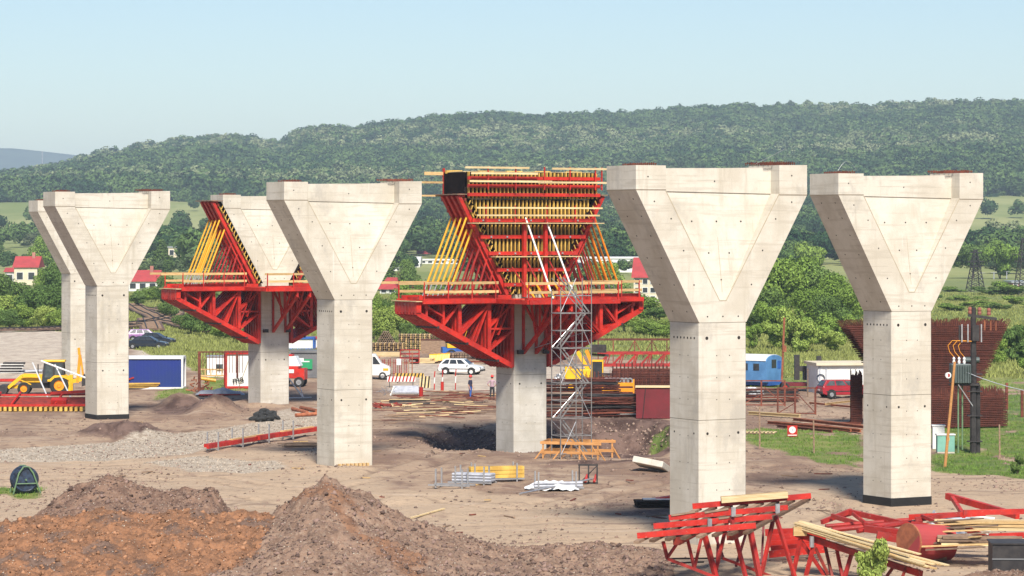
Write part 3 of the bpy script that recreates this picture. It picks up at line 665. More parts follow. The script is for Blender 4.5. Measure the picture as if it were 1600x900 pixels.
# plank gangway with orange guard rails at its foot
t=thing('timber_gangway','planked gangway with orange timber guard rails over the pit edge','gangway',(G(905,716).x,G(905,716).y,-.12),R(-10))
MB().b2((-2.3,-1.0,0),(3.4,1.3,.07)).build('deck','pale_timber',t); MB().b2((-2.3,-1.0,-.2),(3.4,-.85,-.01)).build('joist','old_timber',t)
for y,x0,x1 in((-.95,-1.9,1.2),(1.25,-1.8,1.7)):
    for i in range(4):
        x=x0+(x1-x0)*i/3; MB().bar((x,y,0),(x,y,1.15),.09).build('post','orange_timber',t); MB().bar((x,y,.75),(x+(.5 if x>0 else -.5),y-.35,.05),.06).build('brace','orange_timber',t)
    for h in(.55,1.08): MB().bar((x0-.15,y-.06,h),(x1+.2,y-.06,h-.04),.04,.16).build('guard_rail','orange_timber',t)
for h in(.55,1.08): MB().bar((-1.95,-.95,h),(-1.95,1.2,h),.04,.16).build('guard_rail','orange_timber',t)
# ================= vegetation =================
def leafmat(n,c1,c2,c3=None,big=.004,rnd_amt=.25):
    m,nt,b=newmat(n); b.inputs['Roughness'].default_value=.8; b.inputs['Specular IOR Level'].default_value=.15
    oi=nt.nodes.new('ShaderNodeObjectInfo'); V=coords(nt,'World')
    col=mixc(nt,ramp(nt,oi.outputs['Random'],0,1),c1,c2)
    g=nt.nodes.new('ShaderNodeNewGeometry')
    if c3:
        f=nt.nodes.new('ShaderNodeMath'); f.operation='MULTIPLY'; nt.links.new(ramp(nt,noise(nt,V,big,3),.50,.60),f.inputs[0])
        r2=nt.nodes.new('ShaderNodeMath'); r2.operation='FRACT'; r3=nt.nodes.new('ShaderNodeMath'); r3.operation='MULTIPLY'; r3.inputs[1].default_value=7.7; nt.links.new(oi.outputs['Random'],r3.inputs[0]); nt.links.new(r3.outputs[0],r2.inputs[0])
        nt.links.new(ramp(nt,r2.outputs[0],.35,.75),f.inputs[1]); col=mixc(nt,f.outputs[0],col,c3)
    hs=nt.nodes.new('ShaderNodeHueSaturation'); nt.links.new(ramp(nt,g.outputs['Random Per Island'],0,1,1-rnd_amt,1+rnd_amt),hs.inputs['Value']); nt.links.new(col,hs.inputs['Color']); nt.links.new(hs.outputs[0],b.inputs['Base Color'])
    b.inputs['Subsurface Weight'].default_value=0
    return m
leafmat('leaf_green',(.15,.235,.04),(.20,.285,.055)); leafmat('leaf_dark',(.085,.145,.035),(.12,.185,.045)); leafmat('leaf_light',(.22,.30,.06),(.28,.35,.08))
leafmat('leaf_far',(.06,.10,.035),(.10,.145,.05),(.13,.155,.075)); leafmat('leaf_hill',(.022,.058,.018),(.10,.16,.045),(.22,.25,.12),big=.0022,rnd_amt=.18)
leafmat('leaf_blossom',(.5,.5,.33),(.4,.42,.25)); leafmat('grass_blade',(.10,.19,.03),(.14,.22,.04),rnd_amt=.4); leafmat('meadow_tuft',(.20,.23,.06),(.30,.30,.10),rnd_amt=.4)
mat('bark',(.12,.09,.065),(.07,.055,.04),s=6,rough=.95)
def leafcloud(rs,blobs,n,size,droop=0):
    """n small leaf faces spread over and inside the blobs -> V,F (quads)"""
    Cn=np.array([b[:3] for b in blobs]); Rr=np.array([b[3:6] for b in blobs]); vol=(Rr.prod(1))**.67; pick=rs.choice(len(blobs),n,p=vol/vol.sum())
    d=rs.normal(size=(n,3)); d/=np.linalg.norm(d,axis=1)[:,None]; rad=(rs.rand(n)**.33)*.55+.47
    lump=1+.22*np.sin(d[:,0]*5+pick)*np.cos(d[:,2]*4+pick*2)
    p=Cn[pick]+d*Rr[pick]*(rad*lump)[:,None]
    nrm=d+rs.normal(size=(n,3))*.55; nrm/=np.linalg.norm(nrm,axis=1)[:,None]
    a=np.cross(nrm,rs.normal(size=(n,3))); a/=np.linalg.norm(a,axis=1)[:,None]; b=np.cross(nrm,a)
    s=size*(.55+.9*rs.rand(n))[:,None]; a=a*s; b=b*s*.7
    V=np.stack([p-a*.9,p-b*.8+nrm*s*.1,p+a,p+b*.8+nrm*s*.1],1).reshape(-1,3); F=np.arange(n*4).reshape(n,4)
    return V,F
def mk_tree(name,seed,h,w,n,size,lm,kind='round',trunk=True):
    rs=np.random.RandomState(seed); bl=[]
    if kind=='round':
        for i in range(13):
            a=rs.rand()*6.28; z=h*(.28+.62*rs.rand()); q=w*.5*(1-abs(z/h-.5)*.9)*rs.rand()**.5; r=w*(.17+.14*rs.rand()); bl.append((q*math.cos(a),q*math.sin(a),z,r,r,r*.85))
        bl.append((0,0,h*.55,w*.32,w*.32,h*.3))
    elif kind=='poplar':
        for i in range(9): z=h*(.15+.78*i/8); r=w*.5*(1-abs(z/h-.42)*1.1); bl.append((rs.normal()*.15,rs.normal()*.15,z,r,r,h*.09))
    elif kind=='bush':
        for i in range(14): a=rs.rand()*6.28; q=w*.40*rs.rand()**.5; r=w*(.09+.13*rs.rand()); bl.append((q*math.cos(a),q*math.sin(a),h*(.15+.68*rs.rand()),r,r*.9,h*(.1+.12*rs.rand())))
    V,F=leafcloud(rs,bl,n,size); V[:,2]=np.maximum(V[:,2],.05)
    return V,F
def tree_proto(name,label,group,seed,h,w,n,size,lm,kind='round'):
    t=thing(name,label,'tree' if kind!='bush' else 'bush',(0,-200,0),0,group)
    V,F=mk_tree(name,seed,h,w,n,size,lm,kind); npmesh('crown',V,F,lm,t)
    r2=random.Random(seed); mb=MB(); 
    if kind!='bush':
        mb.tube((0,0,-.4),(0,0,h*.55),w*.03+.06,7,w*.018)
        for i in range(6):
            a=r2.uniform(0,6.28); z=h*r2.uniform(.18,.5); q=w*.32; mb.tube((0,0,z),(q*math.cos(a),q*math.sin(a),z+h*.25),w*.014,5,.02)
    else:
        for i in range(6): a=r2.uniform(0,6.28); mb.tube((0,0,-.2),(w*.25*math.cos(a),w*.25*math.sin(a),h*.6),.04,4,.015)
    mb.build('trunk' if kind!='bush' else 'stem','bark',t)
    return t
used={}
PROT={}
def P_(kind,lm,h,w,n,size,nv=3):
    key=(kind,lm)
    if key not in PROT: PROT[key]=[(kind,lm,h,w,n,size,i) for i in range(nv)]
    return PROT[key]
BASE={}
def plant(kind,lm,i,px,Y,hgt,wid,label,group,rs=rnd):
    """one tree/bush; the first of its sort is built, the others are copies of it"""
    H={'round':(9,8.0,7600,.25),'poplar':(14,3.4,4200,.28),'bush':(3,4.2,4600,.13)}[kind]; key=(kind,lm,i%3)
    loc=GY(px,Y); s=(wid/H[1],wid/H[1]*rs.uniform(.9,1.1),hgt/H[0])
    if key not in BASE:
        t=tree_proto({'round':'broadleaf_tree','poplar':'poplar_tree','bush':'bush'}[kind],label,group,100+i%3*7+len(lm),H[0],H[1],H[2],H[3],lm,kind); BASE[key]=t
        t.location=loc; t.scale=s; t.rotation_euler=(0,0,rs.uniform(0,6.28)); t['label']=label; t['group']=group; return t
    return dup(BASE[key],loc,rs.uniform(0,6.28),label,group,s)
def wood(spec,label,group,kind='round'):
    for i,(px,topy,Y,wpx,lm) in enumerate(spec):
        s=FPX/Y; b=GY(px,Y); hgt=EYE-(topy-HOR)/s-b.z; plant(kind,lm,i+len(group),px,Y,max(hgt,1.0),wpx/s,label,group)
D,L,Gn='leaf_dark','leaf_light','leaf_green'
wood([(8,440,470,50,D),(84,422,480,46,D),(-8,428,450,46,D),(104,424,470,50,D),(38,446,480,50,D),(72,420,560,34,Gn),(96,408,600,40,D),(-15,440,440,60,D),(20,462,410,55,L),(52,452,405,60,D),(85,450,400,46,D),(-20,470,400,50,Gn),(35,478,392,40,Gn),(66,480,390,38,L),(15,484,390,40,D),(92,486,388,36,Gn),(118,452,430,40,D),(-45,450,430,60,Gn)],
  'leafy green tree in the dense clump left of the back-row pier','trees in the clump at the left')
wood([(222,452,560,34,Gn),(243,449,540,34,Gn),(268,430,500,42,D),(290,440,480,44,D),(310,448,450,48,D),(335,466,420,50,D),(355,480,400,46,Gn),(298,488,375,40,D),(322,492,368,44,D),(352,506,355,40,Gn),(382,512,345,46,Gn),(240,455,600,30,L),(216,458,500,26,D),(262,470,440,26,D),(375,500,380,50,D)],
  'bushy green tree beside the railway, behind the left red brackets','trees beside the railway')
wood([(586,462,380,36,Gn),(606,466,400,40,D),(632,446,390,40,Gn),(600,482,350,40,L),(625,478,352,40,L),(585,478,356,34,Gn),(652,474,355,36,Gn),(670,492,350,40,Gn),(700,500,352,44,L),(645,500,345,32,D),(570,474,370,40,Gn),(730,500,352,44,Gn),(760,505,352,44,D),(641,405,620,30,'leaf_dark'),(700,436,600,40,Gn),(655,440,500,30,Gn)],
  'bright green tree in the clump between the free pier and the formed pier','trees in the middle clump')
wood([(932,414,560,56,D),(956,412,540,50,Gn),(978,448,480,44,D),(1000,462,430,50,Gn),(950,450,420,56,D),(975,488,380,46,L),(1010,500,370,48,Gn),(1035,508,362,44,Gn),(945,500,370,46,L),(1030,480,420,40,D),(910,470,400,44,Gn),(1048,500,400,40,L)],
  'green tree in the clump between the formed pier and the nearest pier','trees behind the rebar yard')
wood([(1215,412,420,70,Gn),(1248,404,430,74,Gn),(1282,420,430,66,D),(1310,432,420,56,Gn),(1192,450,400,60,D),(1325,446,400,50,Gn),(1180,480,380,50,D),(1300,462,380,50,D),(1340,448,440,40,Gn),(1270,452,390,60,Gn)],
  'tall rounded tree in the wood between the two nearest piers','trees in the wood between the near piers')
wood([(1205,470,350,56,Gn),(1240,482,330,66,L),(1278,490,340,60,Gn),(1215,500,325,50,L),(1262,505,318,54,L),(1310,492,350,50,Gn),(1180,505,325,36,Gn),(1332,486,360,40,D),(1300,516,320,40,L),(1340,520,325,40,L)],
  'pale green willowy bush in front of the wood between the near piers','bushes before the wood','bush')
wood([(1480,448,640,60,Gn),(1510,462,560,70,Gn),(1545,448,600,60,D),(1575,440,600,56,Gn),(1530,470,500,60,Gn),(1590,462,520,50,Gn),(1485,474,480,50,Gn),(1462,460,560,30,D),(1560,474,490,50,D),(1600,450,620,50,D),(1620,470,500,60,Gn)],
  'low bushy tree on the green bank at the far right','bushy trees on the right bank','bush')
wood([(1578,504,300,56,D),(1600,508,295,60,D),(1560,530,290,30,Gn),(1610,560,270,40,Gn),(1590,712,158,24,D),(1640,500,300,70,D)],
  'dark bush at the right edge behind the rusty rebar cage','bushes at the right edge','bush')
wood([(253,374,900,22,D),(288,366,1000,22,D),(245,392,880,18,D),(262,400,860,18,D),(40,366+14,1300,20,D),(-4,364,1200,18,D),(60,388,1000,20,D),(72,380,1050,20,D),(84,392,950,18,D)],
  'slim dark poplar rising among the village houses','poplars among the houses','poplar')
plant('bush','leaf_blossom',1,1281,252,1.9,2.0,'cream-flowering elder bush behind the white garage roof','elder bush')['category']='bush'
plant('bush','leaf_light',2,1366,107,1.75,1.5,'small yellow-green shrub growing through the trestle in the foreground','foreground shrub')
# scattered village / hedgerow trees on the plain
used_n=0
r3=random.Random(11)
BW=[(5,72,700,436),(10,44,1250,394),(226,286,980,400),(198,248,640,444),(590,622,620,460),(602,658,930,424),(655,745,1050,417),(640,742,1640,353),(620,700,1150,404),(885,1012,900,412),(985,1062,540,474),(1545,1625,700,456),(1510,1545,640,452)]
def hides(px,Y,h):
    B=[(r) for a,b,by,r in BW if a-9<px<b+9 and Y<by]
    if not B: return False
    top=HOR+(EYE-h-gzs((px-800)/FPX*Y,Y))*FPX/Y
    return any(top<r-3 for r in B)
for i in range(120):
    px=r3.uniform(-80,1680); Y=r3.choice([640,760,880,980,1080,1180,1300])*r3.uniform(.93,1.07)
    if 1130<px<1350 and Y>1000 and r3.random()<.7: continue
    if hides(px,Y,9): continue
    s=FPX/Y; plant(r3.choice(['round','round','bush']),r3.choice([D,D,Gn,'leaf_far']),r3.randint(0,2),px,Y,r3.uniform(6,11),r3.uniform(7,13),'dark green tree scattered over the plain between the houses','trees scattered over the plain')
# ---- woods on the hills: one mass, instanced crowns
def crown_variant(seed):
    rs=np.random.RandomState(seed); bl=[]
    for i in range(9): a=rs.rand()*6.28; q=3.2*rs.rand()**.5; r=1.6+1.2*rs.rand(); bl.append((q*math.cos(a),q*math.sin(a),4+3.6*rs.rand(),r,r,r))
    V,F=leafcloud(rs,bl,1150,.62); me=npmesh('crown_cluster',V,F,'leaf_hill'); C.objects.unlink(me); me.data.materials.clear(); me.data.materials.append(M['leaf_hill']); return me
varcol=bpy.data.collections.new('crown_variants')
for i in range(5): varcol.objects.link(crown_variant(40+i))
def forest(name,pts,scl,label):
    me=bpy.data.meshes.new(name); me.vertices.add(len(pts)); me.vertices.foreach_set('co',np.asarray(pts,np.float32).ravel())
    a=me.attributes.new('sc','FLOAT','POINT'); a.data.foreach_set('value',np.asarray(scl,np.float32)); me.update()
    o=bpy.data.objects.new(name,me); C.objects.link(o); o['kind']='stuff'; o['label']=label; o['category']='wood'
    ng=bpy.data.node_groups.new(name,'GeometryNodeTree'); ng.interface.new_socket('Geometry',in_out='INPUT',socket_type='NodeSocketGeometry'); ng.interface.new_socket('Geometry',in_out='OUTPUT',socket_type='NodeSocketGeometry')
    n=ng.nodes; gi=n.new('NodeGroupInput'); go=n.new('NodeGroupOutput'); ip=n.new('GeometryNodeInstanceOnPoints'); ci=n.new('GeometryNodeCollectionInfo'); ci.inputs[0].default_value=varcol; ci.inputs[1].default_value=True; ci.inputs[2].default_value=True
    ip.inputs['Pick Instance'].default_value=True; rv=n.new('FunctionNodeRandomValue'); rv.data_type='FLOAT_VECTOR'; rv.inputs[0].default_value=(0,0,0); rv.inputs[1].default_value=(.2,.2,6.28)
    ri=n.new('FunctionNodeRandomValue'); ri.data_type='INT'; ri.inputs[4].default_value=0; ri.inputs[5].default_value=4; ri.inputs['Seed'].default_value=3
    na=n.new('GeometryNodeInputNamedAttribute'); na.data_type='FLOAT'; na.inputs[0].default_value='sc'
    L_=ng.links.new; L_(gi.outputs[0],ip.inputs['Points']); L_(ci.outputs[0],ip.inputs['Instance']); L_(rv.outputs[0],ip.inputs['Rotation']); L_(na.outputs[0],ip.inputs['Scale']); L_(ri.outputs[2],ip.inputs['Instance Index']); L_(ip.outputs[0],go.inputs[0])
    md=o.modifiers.new('scatter','NODES'); md.node_group=ng
    return o
rs=np.random.RandomState(3)
n=26000; Y=2050+(3420-2050)*rs.rand(n); t=rs.uniform(-.20,.20,n); X=t*Y
pxx=t*FPX+800
Z=gz(X,Y); y_img=HOR-(Z-EYE)/Y*FPX
lowlim=np.interp(pxx,[-200,0,100,200,330,420,600,800,1000,1150,1300,1450,1600,1800],[322,326,330,336,338,345,350,352,352,366,372,345,340,340])
keep=(y_img<lowlim+fbm(X/60,Y/60,3)*26)
# open meadow strips on the right-hand slope
keep&=~((y_img>338)&(rs.rand(n)<.55)&(pxx>1230))
X,Y,Z=X[keep],Y[keep],Z[keep]; Z=Z-5.0
forest('hill_forest',np.stack([X,Y,Z],-1),(.95+1.35*rs.rand(len(X))**1.5),'dense deciduous wood covering the long hill behind the site')
n=9000; Y=np.exp(rs.uniform(math.log(850),math.log(2100),n)); t=rs.uniform(-.2,.2,n); X=t*Y; pxx=t*FPX+800; Z=gz(X,Y); y_img=HOR-(Z-EYE)/Y*FPX
dens=sst(-.08,.12,fbm(X/90+7,Y/150,3)); dens=np.where((pxx<330)&(y_img<386),.02,dens); dens=np.where((pxx>430)&(pxx<1100)&(y_img<400),dens+.35,dens)
dens=np.where((pxx>1170)&(pxx<1330)&(y_img>398),dens*.1,dens); dens=np.where((pxx>1480)&(y_img<402),.03,dens); dens=np.where((pxx>900)&(pxx<1010)&(y_img<402)&(y_img>388),.0,dens)
h1=np.array([hides(a,b,8) for a,b in zip(pxx,Y)]); h2=np.array([hides(a,b,3.4) for a,b in zip(pxx,Y)]); keep=(rs.rand(n)<dens+.22*h1+.2*((pxx>590)&(pxx<760)&(y_img<408)))&~h2; sm=np.where(h1,.42,1.0)[keep]; X,Y,Z=X[keep],Y[keep],Z[keep]
forest('plain_woods',np.stack([X,Y,Z],-1),(.75+.5*rs.rand(len(X)))*sm,'hazy hedgerows and copses between the village and the hill')
# ---- grass and meadow tufts
def tufts(name,X,Y,h,w,m,nb=5,label=None):
    n=len(X); Z=gz(X,Y); k=nb; a=rs.uniform(0,6.28,(n,k)); q=rs.rand(n,k)*w[:,None]; ox=np.cos(a)*q; oy=np.sin(a)*q
    b=np.stack([X[:,None]+ox,Y[:,None]+oy,np.repeat((Z-.03)[:,None],k,1)],-1); hh=h[:,None]*rs.uniform(.5,1.1,(n,k)); wd=hh*.16
    a2=rs.uniform(0,6.28,(n,k)); s=np.stack([np.cos(a2)*wd,np.sin(a2)*wd,np.zeros_like(wd)],-1); tip=b+np.stack([ox*.5+rs.normal(size=(n,k))*hh*.25,oy*.5+rs.normal(size=(n,k))*hh*.25,hh],-1)
    V=np.stack([b-s,b+s,tip],2).reshape(-1,3); o=npmesh(name,V,np.arange(n*k*3).reshape(-1,3),m); o['kind']='stuff'; o['label']=label; o['category']='grass'; return o
def sample(n,y0,y1,grassmin=.5,tr=.19):
    Y=np.exp(rs.uniform(math.log(y0),math.log(y1),n)); X=rs.uniform(-tr,tr,n)*Y; g,gv,pl,tn=zones(X,Y); k=g>grassmin+rs.rand(n)*.3; return X[k],Y[k]
X,Y=sample(90000,120,262,.35); k=rs.rand(len(X))<1; X,Y=X[k],Y[k]
tufts('grass',X,Y,.06+.13*rs.rand(len(X)),.14+.1*rs.rand(len(X)),'grass_blade',7,'short green grass patches on the site edge')
X,Y=sample(52000,262,620,.5); tufts('meadow_grass',X,Y,.22+.3*rs.rand(len(X)),.4+.4*rs.rand(len(X)),'meadow_tuft',8,'tall yellow-green meadow grass behind the site')
# ================= vehicles =================
def frustum(mb,x0,x1,w0,z0,X0,X1,W1,z1):
    return mb.add([(x0,-w0/2,z0),(x1,-w0/2,z0),(x1,w0/2,z0),(x0,w0/2,z0),(X0,-W1/2,z1),(X1,-W1/2,z1),(X1,W1/2,z1),(X0,W1/2,z1)],[(0,3,2,1),(4,5,6,7),(0,1,5,4),(1,2,6,5),(2,3,7,6),(3,0,4,7)])
def wheel(t,x,y,r,wd,rimm='galvanised',rr=.6,tm='rubber'):
    w_=MB(); w_.lathe([(r*.55,-wd/2),(r*.9,-wd/2),(r,-wd*.35),(r,wd*.35),(r*.9,wd/2),(r*.55,wd/2)],(0,0,0),20,'y'); 
    o=w_.build('wheel',tm,t,loc=(x,y,r)); 
    for s in(-1,1):
        rm=MB(); rm.lathe([(0.001,s*wd*.40),(r*.2,s*wd*.42),(r*.25,s*wd*.32),(r*rr*.8,s*wd*.30),(r*rr,s*wd*.47)],(0,0,0),16,'y'); rm.build('rim',rimm,o)
    return o
def sidewin(mb,pts,x0,x1,w0,z0,X0,X1,W1,z1):
    """glass on both cabin flanks: pts are (fraction along, fraction up)"""
    for s in(-1,1):
        vs=[]
        for f,g in pts:
            xa=x0+(x1-x0)*f; xb=X0+(X1-X0)*f; vs.append((xa+(xb-xa)*g,s*((w0+(W1-w0)*g)/2+.012),z0+(z1-z0)*g))
        mb.add(vs,[tuple(range(len(vs)))])
def endwin(mb,w0,z0,W1,z1,xb,xt,sgn,g0=.12,g1=.9):
    vs=[]
    for s,g in((-1,g0),(1,g0),(1,g1),(-1,g1)):
        vs.append((xb+(xt-xb)*g+sgn*.015,s*((w0+(W1-w0)*g)/2-.08),z0+(z1-z0)*g))
    mb.add(vs,[(0,1,2,3)])
def car(name,label,paint,loc,rz,cat='car',L=4.0,kind='hatch',group=None,glass='dark_glass',plate=True):
    t=thing(name,label,cat,loc,rz,group); W=1.66; h=L/2
    b=MB()
    prof=[(-h,.38),(-h+.03,.78),(-h+.1,.92),(h-1.15,.90),(h-.25,.74),(h-.02,.62),(h,.36),(h-.35,.24),(-h+.3,.24)]
    n=len(prof); vs=[(x,s*(W/2-(.06 if z>.7 else 0)),z) for s in(-1,1) for x,z in prof]
    b.add(vs,[tuple(range(n)),tuple(range(n,2*n))[::-1]]+[(i,n+i,n+(i+1)%n,(i+1)%n) for i in range(n)])
    b.build('body',paint,t,bevel=.05)
    if kind=='hatch': c=(-h+.08,h-1.0,1.5,.9,-h+.5,h-1.65,1.15,1.4)
    elif kind=='estate': c=(-h+.05,h-1.05,1.5,.9,-h+.38,h-1.95,1.15,1.38)
    else: c=(-h+.5,h-1.1,1.5,.88,-h+1.15,h-1.9,1.15,1.38)
    cb=MB(); frustum(cb,*c); cb.build('cabin',paint,t,bevel=.06)
    g=MB(); 
    for pts in ([(.06,.15),(.30,.15),(.31,.88),(.14,.88)],[(.34,.15),(.60,.15),(.62,.88),(.35,.88)],[(.64,.15),(.90,.15),(.88,.8),(.86,.88),(.66,.88)]): sidewin(g,pts,*c)
    g.build('side_window',glass,t)
    e=MB(); endwin(e,c[2],c[3],c[6],c[7],c[1],c[5],1); e.build('windscreen',glass,t)
    e=MB(); endwin(e,c[2],c[3],c[6],c[7],c[0],c[4],-1); e.build('rear_window',glass,t)
    for x in(-h+.72,h-.78):
        for s in(-1,1):
            a=MB(); a.tube((x,s*(W/2-.1),.32),(x,s*(W/2+.006),.32),.37,16); a.build('wheel_arch','black_bitumen',t)
            wheel(t,x,s*(W/2-.045),.30,.2,'white_paint' if paint=='car_white' else 'galvanised')
    for s in(-1,1):
        MB().box((h-.06,s*.58,.62),(.12,.32,.13)).build('headlight','galvanised',t); MB().box((-h+.03,s*.68,.74),(.08,.16,.2)).build('tail_light','car_red',t)
        MB().box((h-1.15,s*(W/2+.08),.95),(.12,.16,.12)).build('mirror',paint,t)
    MB().box((h-.02,0,.40),(.12,1.6,.16)).build('bumper','dark_steel',t); MB().box((-h+.02,0,.42),(.12,1.6,.16)).build('bumper','dark_steel',t)
    if plate: MB().box((-h-.03,0,.62),(.02,.48,.11)).build('number_plate','white_paint',t)
    MB().b2((-h+.3,-W/2-.012,.5),(h-.4,-W/2+.02,.56)).build('door_moulding','dark_steel',t)
    return t
p=G(721,585); car('parked_car','small white hatchback parked on the grey yard in front of the timber stacks','car_white',p,R(-16),L=3.9)
p=G(1322,621); car('parked_car','dark red estate car parked beside the white garage','car_red',p,R(14),L=4.4,kind='estate',glass='car_glass')
p=G(231,545); car('parked_car','black saloon, nearest of three cars parked on the pale lot','car_black',p,R(-8),L=4.4,kind='saloon',group='cars on the pale lot')
p=G(226,533); car('parked_car','purple car parked behind the black saloon','car_purple',p,R(8),L=4.2,kind='hatch',group='cars on the pale lot')
p=G(243,539); car('parked_car','dark car whose bonnet shows right of the black saloon','car_black',p,R(-14),L=4.3,kind='saloon',group='cars on the pale lot')
# ---- backhoe loader
p=G(74,616); t=thing('backhoe_loader','yellow backhoe loader facing left with its rear boom folded up','backhoe',p,R(4))
WB=[(-1.75,.50,.42),(1.0,.74,.5)]
for x,r,wd in WB:
    for s in(-1,1): wheel(t,x,s*.85,r,wd,'orange_machine',.55)
mb=MB(); mb.b2((-2.0,-.4,.5),(1.7,.4,.95)); mb.build('chassis','dark_steel',t)
mb=MB(); mb.add([(-2.1,-.42,.95),(-.35,-.5,.95),(-.35,.5,.95),(-2.1,.42,.95),(-2.0,-.38,1.35),(-.35,-.48,1.6),(-.35,.48,1.6),(-2.0,.38,1.35)],[(0,3,2,1),(4,5,6,7),(0,1,5,4),(1,2,6,5),(2,3,7,6),(3,0,4,7)]); mb.build('bonnet','yellow_machine',t,bevel=.04)
mb=MB(); frustum(mb,-.35,1.35,1.4,.95,-.15,1.25,1.25,2.55); mb.build('cab','dark_glass',t)
mb=MB()
for x0,x1 in((-.36,-.16),(1.36,1.26),(.55,.55)):
    for s in(-1,1): mb.bar((x0,s*.71,.95),(x1,s*.64,2.56),.09)
for s in(-1,1): mb.bar((-.36,s*.72,1.0),(1.36,s*.72,1.0),.12)
mb.build('cab_frame','dark_steel',t)
MB().b2((-.3,-.72,2.55),(1.42,.72,2.70)).build('cab_roof','yellow_machine',t,bevel=.04)
for s in(-1,1):
  gl=MB(); gl.add([(-.15,s*.715,1.35),(.48,s*.715,1.35),(.48,s*.665,2.3),(-.03,s*.665,2.3)],[(0,1,2,3)]); gl.add([(.65,s*.715,1.35),(1.22,s*.715,1.35),(1.16,s*.665,2.3),(.65,s*.665,2.3)],[(0,1,2,3)])
  gl.build('cab_window','car_glass',t)
for s in(-1,1):
    mb=MB(); pts=[(.1,1.05),(.35,1.05),(.65,1.35),(1.35,1.35),(1.75,1.15),(1.75,1.28),(1.4,1.52),(.6,1.52),(.25,1.22),(.1,1.2)]
    mb.prism(pts,(0,s*.85-.25,0),(1,0,0),(0,0,1),(0,1,0),.5); mb.build('mudguard','yellow_machine',t)
    mb=MB(); mb.bar((-.5,s*.72,1.45),(-1.9,s*.72,1.5),.12,.22,up=(0,0,1)); mb.bar((-1.9,s*.72,1.5),(-3.0,s*.72,.55),.12,.24); mb.bar((-1.2,s*.72,.8),(-2.2,s*.72,1.25),.08); mb.build('loader_arm','yellow_machine',t)
mb=MB(); mb.bar((-2.9,-.7,.6),(-2.9,.7,.6),.3); mb.prism([(-3.0,.75),(-3.6,.75),(-3.95,.1),(-3.2,.05),(-3.05,.3)],(0,-1.1,0),(1,0,0),(0,0,1),(0,1,0),2.2); mb.build('bucket','dark_steel',t)
mb=MB(); mb.b2((-3.0,-.5,.5),(-2.1,-.2,.75)).build('linkage','yellow_machine',t)
MB().tube((-.75,.3,1.5),(-.75,.3,2.35),.05).build('exhaust','dark_steel',t)
mb=MB(); mb.b2((1.7,-.35,.3),(2.0,.35,1.5)); mb.bar((1.95,0,1.0),(2.75,0,1.2),.25,.3); mb.build('rear_frame','yellow_machine',t)
mb=MB(); mb.bar((2.35,0,.9),(2.55,0,3.1),.22,.34,up=(0,1,0)); mb.bar((2.5,0,3.1),(2.45,0,3.65),.2,.3,up=(0,1,0)); mb.bar((2.85,0,1.1),(2.6,0,2.9),.14,.22,up=(0,1,0)); mb.build('boom','orange_machine',t)
mb=MB(); mb.prism([(2.7,.6),(3.0,.7),(3.05,1.4),(2.85,1.6),(2.7,1.2)],(0,-.3,0),(1,0,0),(0,0,1),(0,1,0),.6); mb.build('digging_bucket','dark_steel',t)
for s in(-1,1): MB().b2((1.65,s*.9-.06,.15),(1.9,s*.9+.06,1.5)).build('stabiliser','yellow_machine',t)
# ---- mobile crane behind the stacks
p=G(738,560); t=thing('mobile_crane','blue truck crane with a yellow telescopic boom reaching up to the left','truck crane',p,R(6))
for x in(-1.9,.6,1.9,3.2):
    for s in(-1,1): wheel(t,x-.3,s*.95,.5,.32,'crane_blue')
MB().b2((-3.0,-1.1,.75),(2.6,1.1,1.05)).build('chassis','crane_blue',t)
MB().b2((-3.1,-1.15,.6),(-2.7,1.15,1.15)).build('rear_beam','crane_blue',t)
mb=MB(); frustum(mb,2.2,3.9,2.2,.9,2.3,3.6,2.0,2.3); mb.build('driver_cab','crane_blue',t)
MB().b2((2.5,-1.13,1.5),(3.5,-1.06,2.1)).build('window','car_glass',t)
mb=MB(); mb.b2((-2.6,-.9,1.1),(-.2,.9,1.5)); mb.b2((-1.0,-.6,1.5),(.2,.6,2.6)); mb.build('turret','yellow_machine',t)
MB().b2((-2.0,-.95,1.5),(-1.2,-.25,2.5)).build('crane_cab','yellow_machine',t)
mb=MB(); mb.bar((.2,0,2.5),(-3.9,0,4.1),.4,.5,up=(0,1,0)); mb.build('boom','yellow_machine',t)
mb=MB(); mb.bar((-3.8,0,4.05),(-6.3,0,5.0),.28,.34,up=(0,1,0)); mb.build('inner_boom','dark_steel',t)
mb=MB(); mb.box((-6.5,0,5.0),(.4,.5,.8)); mb.tube((-6.6,-.28,4.7),(-6.6,.28,4.7),.25,10); mb.build('boom_head','yellow_machine',t)
MB().tube((-1.6,0,1.6),(-2.6,0,3.5),.1).build('lift_ram','yellow_machine',t)
# ---- white van partly behind the free pier
p=G(583,592); t=thing('white_van','white van, its front showing right of the free pier','van',p,R(0))
mb=MB(); mb.prism([(-2.6,.35),(-2.6,2.1),(.2,2.15),(.75,1.35),(1.45,1.05),(1.5,.4),(1.2,.3)],(0,-.9,0),(1,0,0),(0,0,1),(0,1,0),1.8); mb.build('body','car_white',t,bevel=.06)
mb=MB(); mb.add([(.02,-.915,1.3),(.66,-.915,1.3),(.2,-.915,1.95),(.02,-.915,1.95)],[(0,1,2,3)]); mb.build('side_window','dark_glass',t)
MB().b2((.9,-.93,.75),(1.35,-.9,.95)).build('door_emblem','yellow_paint',t)
for x in(-1.8,.85):
    for s in(-1,1): wheel(t,x,s*.82,.32,.2)
MB().box((1.45,.6,.85),(.1,.25,.18)).build('headlight','galvanised',t); MB().box((1.45,-.6,.85),(.1,.25,.18)).build('headlight','galvanised',t)
